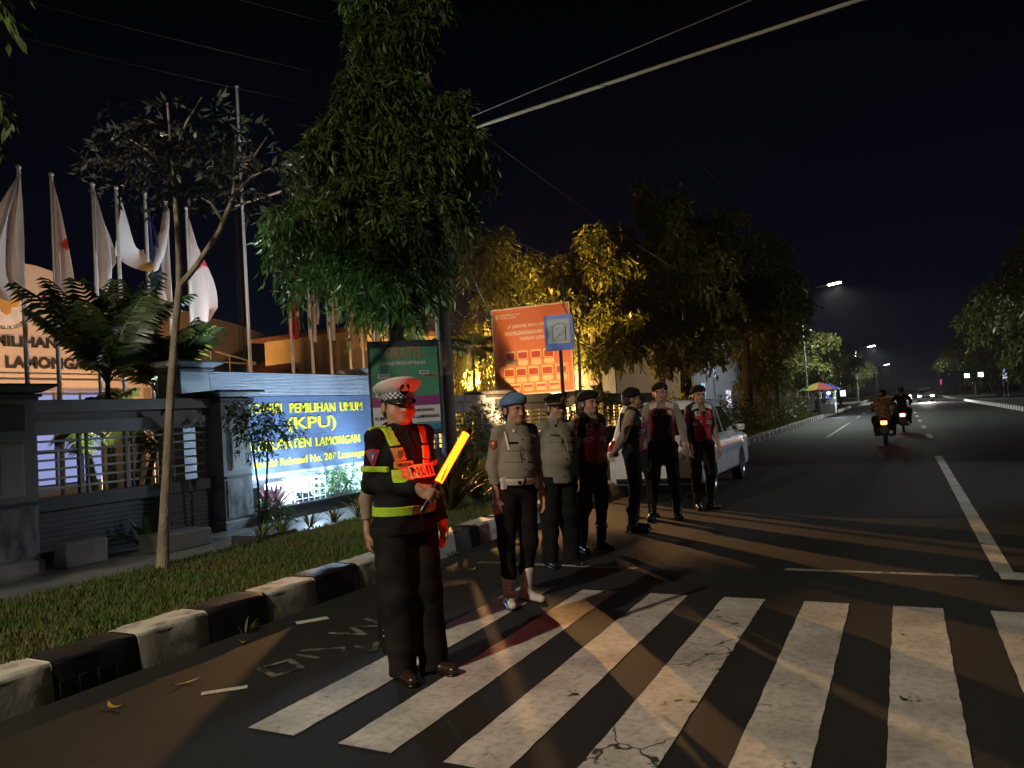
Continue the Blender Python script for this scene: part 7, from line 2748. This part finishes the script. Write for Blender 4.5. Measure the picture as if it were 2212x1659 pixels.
def motorcycle(label, loc, rz, tail, head_l=None):
    r = empty("motorcycle", loc, label, "motorcycle", "motorcycles on the road", rz=rz)
    for y in (0, 1.24):
        t = MB()
        t.lathe([(0.22, -0.035), (0.26, -0.045), (0.285, -0.02), (0.285, 0.02), (0.26, 0.045), (0.22, 0.035)], (0, 0, 0), 28, 'x')
        w = t.build("wheel", M_TYRE, r, smooth=True)
        w.location = (0, y, 0.285)
        q = MB()
        q.lathe([(0.22, -0.03), (0.20, -0.02), (0.20, 0.02), (0.22, 0.03)], (0, 0, 0), 24, 'x')
        q.lathe([(0.0, -0.05), (0.04, -0.05), (0.04, 0.05), (0.0, 0.05)], (0, 0, 0), 12, 'x')
        for k in range(6):
            a = math.pi * 2 * k / 6
            q.tube([(0, 0.03 * math.cos(a), 0.03 * math.sin(a)), (0, 0.21 * math.cos(a), 0.21 * math.sin(a))], 0.012, 5)
        q.build("rim", M_RIM, w)
    Q = SDF()
    Q.cap((0, -0.12, 0.66), (0, 0.50, 0.60), 0.12, 0.13, k=0.06, n=(0, 0, 1), f=1.1)
    Q.cap((0, 0.35, 0.40), (0, 0.75, 0.36), 0.13, 0.11, k=0.08)
    Q.cap((0, 0.80, 0.38), (0, 1.02, 0.86), 0.12, 0.13, k=0.07)
    Q.cap((0, -0.25, 0.72), (0, -0.05, 0.66), 0.07, 0.10, k=0.05)
    Q.cap((0, 1.0, 0.92), (0, 1.10, 0.80), 0.11, 0.08, k=0.06)
    Q.cap((0, 1.02, 0.60), (0, 1.24, 0.58), 0.06, 0.05, k=0.03)
    Q.mesh("body", M_MOTO, r, 0.016)
    Q = SDF()
    Q.cap((0, -0.15, 0.765), (0, 0.50, 0.735), 0.10, 0.12, k=0.03, n=(0, 0, 1), f=1.8)
    Q.mesh("seat", M_LEATH, r, 0.014)
    b = MB()
    b.tube([(-0.33, 0.86, 1.0), (-0.12, 0.95, 1.02), (0, 0.98, 1.0), (0.12, 0.95, 1.02), (0.33, 0.86, 1.0)], 0.013, 7)
    b.build("handlebar", M_PLAS, r)
    for sg in (-1, 1):
        b = MB()
        b.tube([(sg * 0.26, 0.90, 1.02), (sg * 0.30, 0.92, 1.16)], 0.006, 5)
        b.lathe([(0, -0.012), (0.05, -0.010), (0.055, 0.008), (0, 0.012)], (sg * 0.31, 0.92, 1.19), 14, 'y')
        b.build("mirror", M_PLAS, r)
        b = MB()
        b.tube([(sg * 0.07, 1.05, 0.75), (sg * 0.07, 1.24, 0.285)], 0.022, 8)
        b.build("fork", M_RIM, r)
        b = MB()
        b.tube([(sg * 0.09, 0, 0.285), (sg * 0.11, 0.05, 0.62)], 0.028, 8)
        b.build("shock_absorber", M_PLAS, r)
    b = MB()
    b.tube([(0.14, 0.45, 0.28), (0.16, 0.1, 0.30), (0.17, -0.28, 0.40)], [0.025, 0.045, 0.055], 10)
    b.build("exhaust", M_RIM, r, smooth=True)
    b = MB()
    b.box((-0.085, -0.345, 0.62), (0.085, -0.29, 0.735), 0.02)
    b.build("tail_light", emis("tail lamp glow", *tail), r, smooth=True)
    b = MB()
    b.box((-0.13, -0.34, 0.42), (0.13, -0.325, 0.52), 0.004)
    b.build("number_plate", M_PLAS, r)
    b = MB()
    b.box((-0.08, -0.33, 0.36), (0.08, -0.2, 0.60), 0.01)
    b.build("rear_mudguard", M_PLAS, r)
    b = MB()
    b.lathe([(0, 0.03), (0.05, 0.025), (0.08, 0.0)], (0, 1.13, 0.88), 16, 'y')
    b.build("headlight", emis("front lamp", (1, 0.95, 0.85), head_l) if head_l else M_TLW, r)
    return r


RIDEJ = dict(sit=1, hipz=0.90, kR=(0.24, 0.42, 0.86), kL=(-0.24, 0.42, 0.86), aR=(0.20, 0.34, 0.44), aL=(-0.20, 0.34, 0.44),
             eR=(0.31, 0.16, 1.20), eL=(-0.31, 0.16, 1.20), wR=(0.29, 0.42, 1.13), wL=(-0.29, 0.42, 1.13), hR=(-0.1, 1, -0.1), hL=(0.1, 1, -0.1), thR=(-1, 0, 0), thL=(1, 0, 0), cR=0.8, cL=0.8, lean=0.06, tR=4, tL=4)


def helmet(m_):
    def f(ctx):
        o, Rm = hat_frame(ctx)
        Q = SDF()
        Q.frame(o, Rm)
        Q.ell((0, -0.005, 0.12), (0.122, 0.142, 0.130), k=0.03)
        Q.box((0, 0.12, 0.06), (0.085, 0.08, 0.065), 0.03, k=0.02, op='s')
        Q.half((0, 0, 0.0), (0, 0, -1))
        h_ = Q.mesh("helmet", m_, ctx['root'], 0.009)
    return f


motorcycle("motorcycle with glowing orange red tail light riding away, nearest on the road", (-0.50, 24.9, 0), 0, ((1.0, 0.16, 0.05), 9))
person("rider in brown patterned jacket on the motorcycle, seen from behind", (-0.50, 25.05, -0.10), 90, 1.72, "riders", 0.011, shirt='jacket', shirt_mat=M_BATIK, trou_mat=M_TROU, J=RIDEJ, untuck=True, girth=1.22, hat=helmet(M_MOTO), hair=False)
motorcycle("second motorcycle with small red light, ahead and to the right of the nearest rider", (0.0, 31.5, 0), 0, ((1.0, 0.10, 0.10), 16))
person("dark clad rider on the second motorcycle, partly hidden by the nearest rider", (0.0, 31.65, -0.05), 90, 1.74, "riders", 0.013, shirt='jacket', shirt_mat=M_BLACK, trou_mat=M_BLACK, J=RIDEJ, untuck=True, girth=1.1, hat=helmet(M_MOTO), hair=False)
motorcycle("oncoming motorcycle with a white headlight left of the far car", (0.9, 96, 0), rad(180), ((1, .1, .05), 1), 60)

# ================================================================== FOOD CART AND FAR LIGHTS
fc = empty("food_cart", (-4.6, 58, 0.0), "lit white street food cart under a multicoloured umbrella at the left kerb", "food cart")
b = MB()
b.box((-0.5, -0.8, 0.25), (0.5, 0.8, 0.95), 0.02)
b.build("cabinet", mat("cart white", (0.5, 0.5, 0.52), 0.5), fc)
b = MB()
for x in (-0.47, 0.47):
    for y in (-0.77, 0.77):
        b.tube([(x, y, 0.95), (x, y, 1.75)], 0.02, 6)
b.box((-0.5, -0.8, 1.3), (0.5, 0.8, 1.33))
b.build("frame", M_SLAT, fc)
b = MB()
b.box((-0.6, -0.9, 1.75), (0.6, 0.9, 1.80), 0.01)
b.build("canopy", M_SLAT, fc)
for y in (-0.7, -0.2, 0.3):
    b = MB()
    b.lathe([(0, 1.60), (0.06, 1.63), (0.07, 1.68), (0.03, 1.74), (0, 1.745)], (0.1, y, 0), 10)
    b.build("lamp_bulb", emis("bulb", (0.85, 0.95, 1.0), 14), fc)
for sg in (-1, 1):
    b = MB()
    b.lathe([(0.25, -0.02), (0.29, 0), (0.25, 0.02)], (sg * 0.56, 0, 0.29), 20, 'x')
    b.build("wheel", M_TYRE, fc)
lamp("cart_light", 'POINT', (-3.9, 57.4, 1.5), 160, (0.75, 0.9, 1.0), 0.2, parent=fc)
um = empty("umbrella", (-5.0, 56.8, 0.0), "green, yellow, red and blue parasol over the food cart", "umbrella")
cols = [(0.03, 0.22, 0.08), (0.35, 0.26, 0.03), (0.30, 0.03, 0.03), (0.04, 0.05, 0.26)]
for k in range(8):
    b = MB()
    a0_, a1_ = 2 * math.pi * k / 8, 2 * math.pi * (k + 1) / 8

    def fn(u, v, a0_=a0_, a1_=a1_):
        a = a0_ + (a1_ - a0_) * u
        rr_ = 1.35 * v
        return (rr_ * math.cos(a), rr_ * math.sin(a), 2.45 - 0.48 * v ** 1.5 - 0.05 * math.sin(math.pi * u) * v)
    b.grid(fn, 5, 6)
    b.build("canopy_gore", mat("parasol cloth", cols[k % 4], 0.7, transl=0.4), um, fixn=False)
b = MB()
b.tube([(0, 0, 0), (0, 0, 2.5)], 0.025, 8)
b.build("pole", M_SLAT, um)
for k, (x, y, w, h, c, lab) in enumerate(((-6.0, 75, 0.35, 0.7, (0.15, 0.2, 1.0), "small deep blue light panel right of the food cart"), (-5.2, 84, 0.5, 0.6, (0.85, 0.9, 1.0), "white lit stall light left of the motorcyclist"), (7.6, 112, 0.55, 0.5, (0.75, 0.92, 1.0), "pair of bright cold lights across the road, left one"),
                                          (9.4, 116, 0.6, 0.6, (0.75, 0.95, 1.0), "pair of bright cold lights across the road, right one"), (5.2, 124, 0.16, 0.7, (0.5, 0.06, 0.08), "thin red light beyond the median"), (7.9, 76, 0.3, 0.8, (0.4, 0.5, 0.8), "dim bluish lit sign near the median kerb"), (9.7, 72, 0.12, 0.8, (1, 0.95, 0.9), "thin white light slit under the right trees"))):
    st = empty("lit_stall", (x, y, 0.0), lab, "stall", "distant lit stalls")
    zz_ = 1.3 if k < 2 else 2.0
    if k in (2, 3):
        zz_ = 2.6
    b = MB()
    b.box((-w / 2 - 0.05, 0, zz_ - 0.05), (w / 2 + 0.05, 0.12, zz_ + h + 0.05), 0.02)
    b.tube([(-w / 2, 0.06, 0), (-w / 2, 0.06, zz_)], 0.03, 6)
    b.tube([(w / 2, 0.06, 0), (w / 2, 0.06, zz_)], 0.03, 6)
    b.build("housing", M_WALLD, st)
    b = MB()
    b.box((-w / 2, -0.03, zz_), (w / 2, -0.002, zz_ + h), 0.01)
    b.build("light_panel", emis("stall light", c, 5 if k in (2, 3) else 1.6), st)
# low shop row far on the left, closing the view
for k, (x, y, w_, h_, lab) in enumerate(((-12, 90, 14, 4.2, "dark low shop behind the food cart"), (-13, 120, 20, 5.0, "dark long shop farther down the left side"), (22, 100, 30, 5.0, "dark low building behind the trees on the right"), (24, 150, 40, 6.0, "far dark building on the right side"))):
    r = empty("shop", (x, y, 0), lab, "building", "dark shops far down the road")
    b = MB()
    b.box((-4, -w_ / 2, 0), (4, w_ / 2, h_))
    b.build("wall", M_BW, r)
    b = MB()
    b.box((-4.3, -w_ / 2 - 0.3, h_), (4.3, w_ / 2 + 0.3, h_ + 0.2))
    b.build("roof", M_WALLD, r)
    sg = 1 if x < 0 else -1
    for q in range(3):
        b = MB()
        b.box((sg * 4.002 - 0.02, -w_ / 2 + 1 + q * w_ / 3, 0.8), (sg * 4.002 + 0.02, -w_ / 2 + 3 + q * w_ / 3, 2.6))
        b.build("window", M_GLASSD, r)

# ================================================================== NIGHT AIR
hz = MB()
hz.box((-602, -402, -1.0), (602, 1502, 13.2))
hzo = hz.build("haze", bpy.data.materials.new("haze air"))
tag(hzo, kind='stuff')
hm = hzo.data.materials[0]
hm.use_nodes = True
hm.node_tree.nodes.remove(hm.node_tree.nodes["Principled BSDF"])
pv = hm.node_tree.nodes.new("ShaderNodeVolumePrincipled")
pv.inputs["Color"].default_value = (0.85, 0.87, 0.9, 1)
pv.inputs["Density"].default_value = 0.0003
pv.inputs["Anisotropy"].default_value = 0.5
hm.node_tree.links.new(pv.outputs[0], hm.node_tree.nodes["Material Output"].inputs["Volume"])
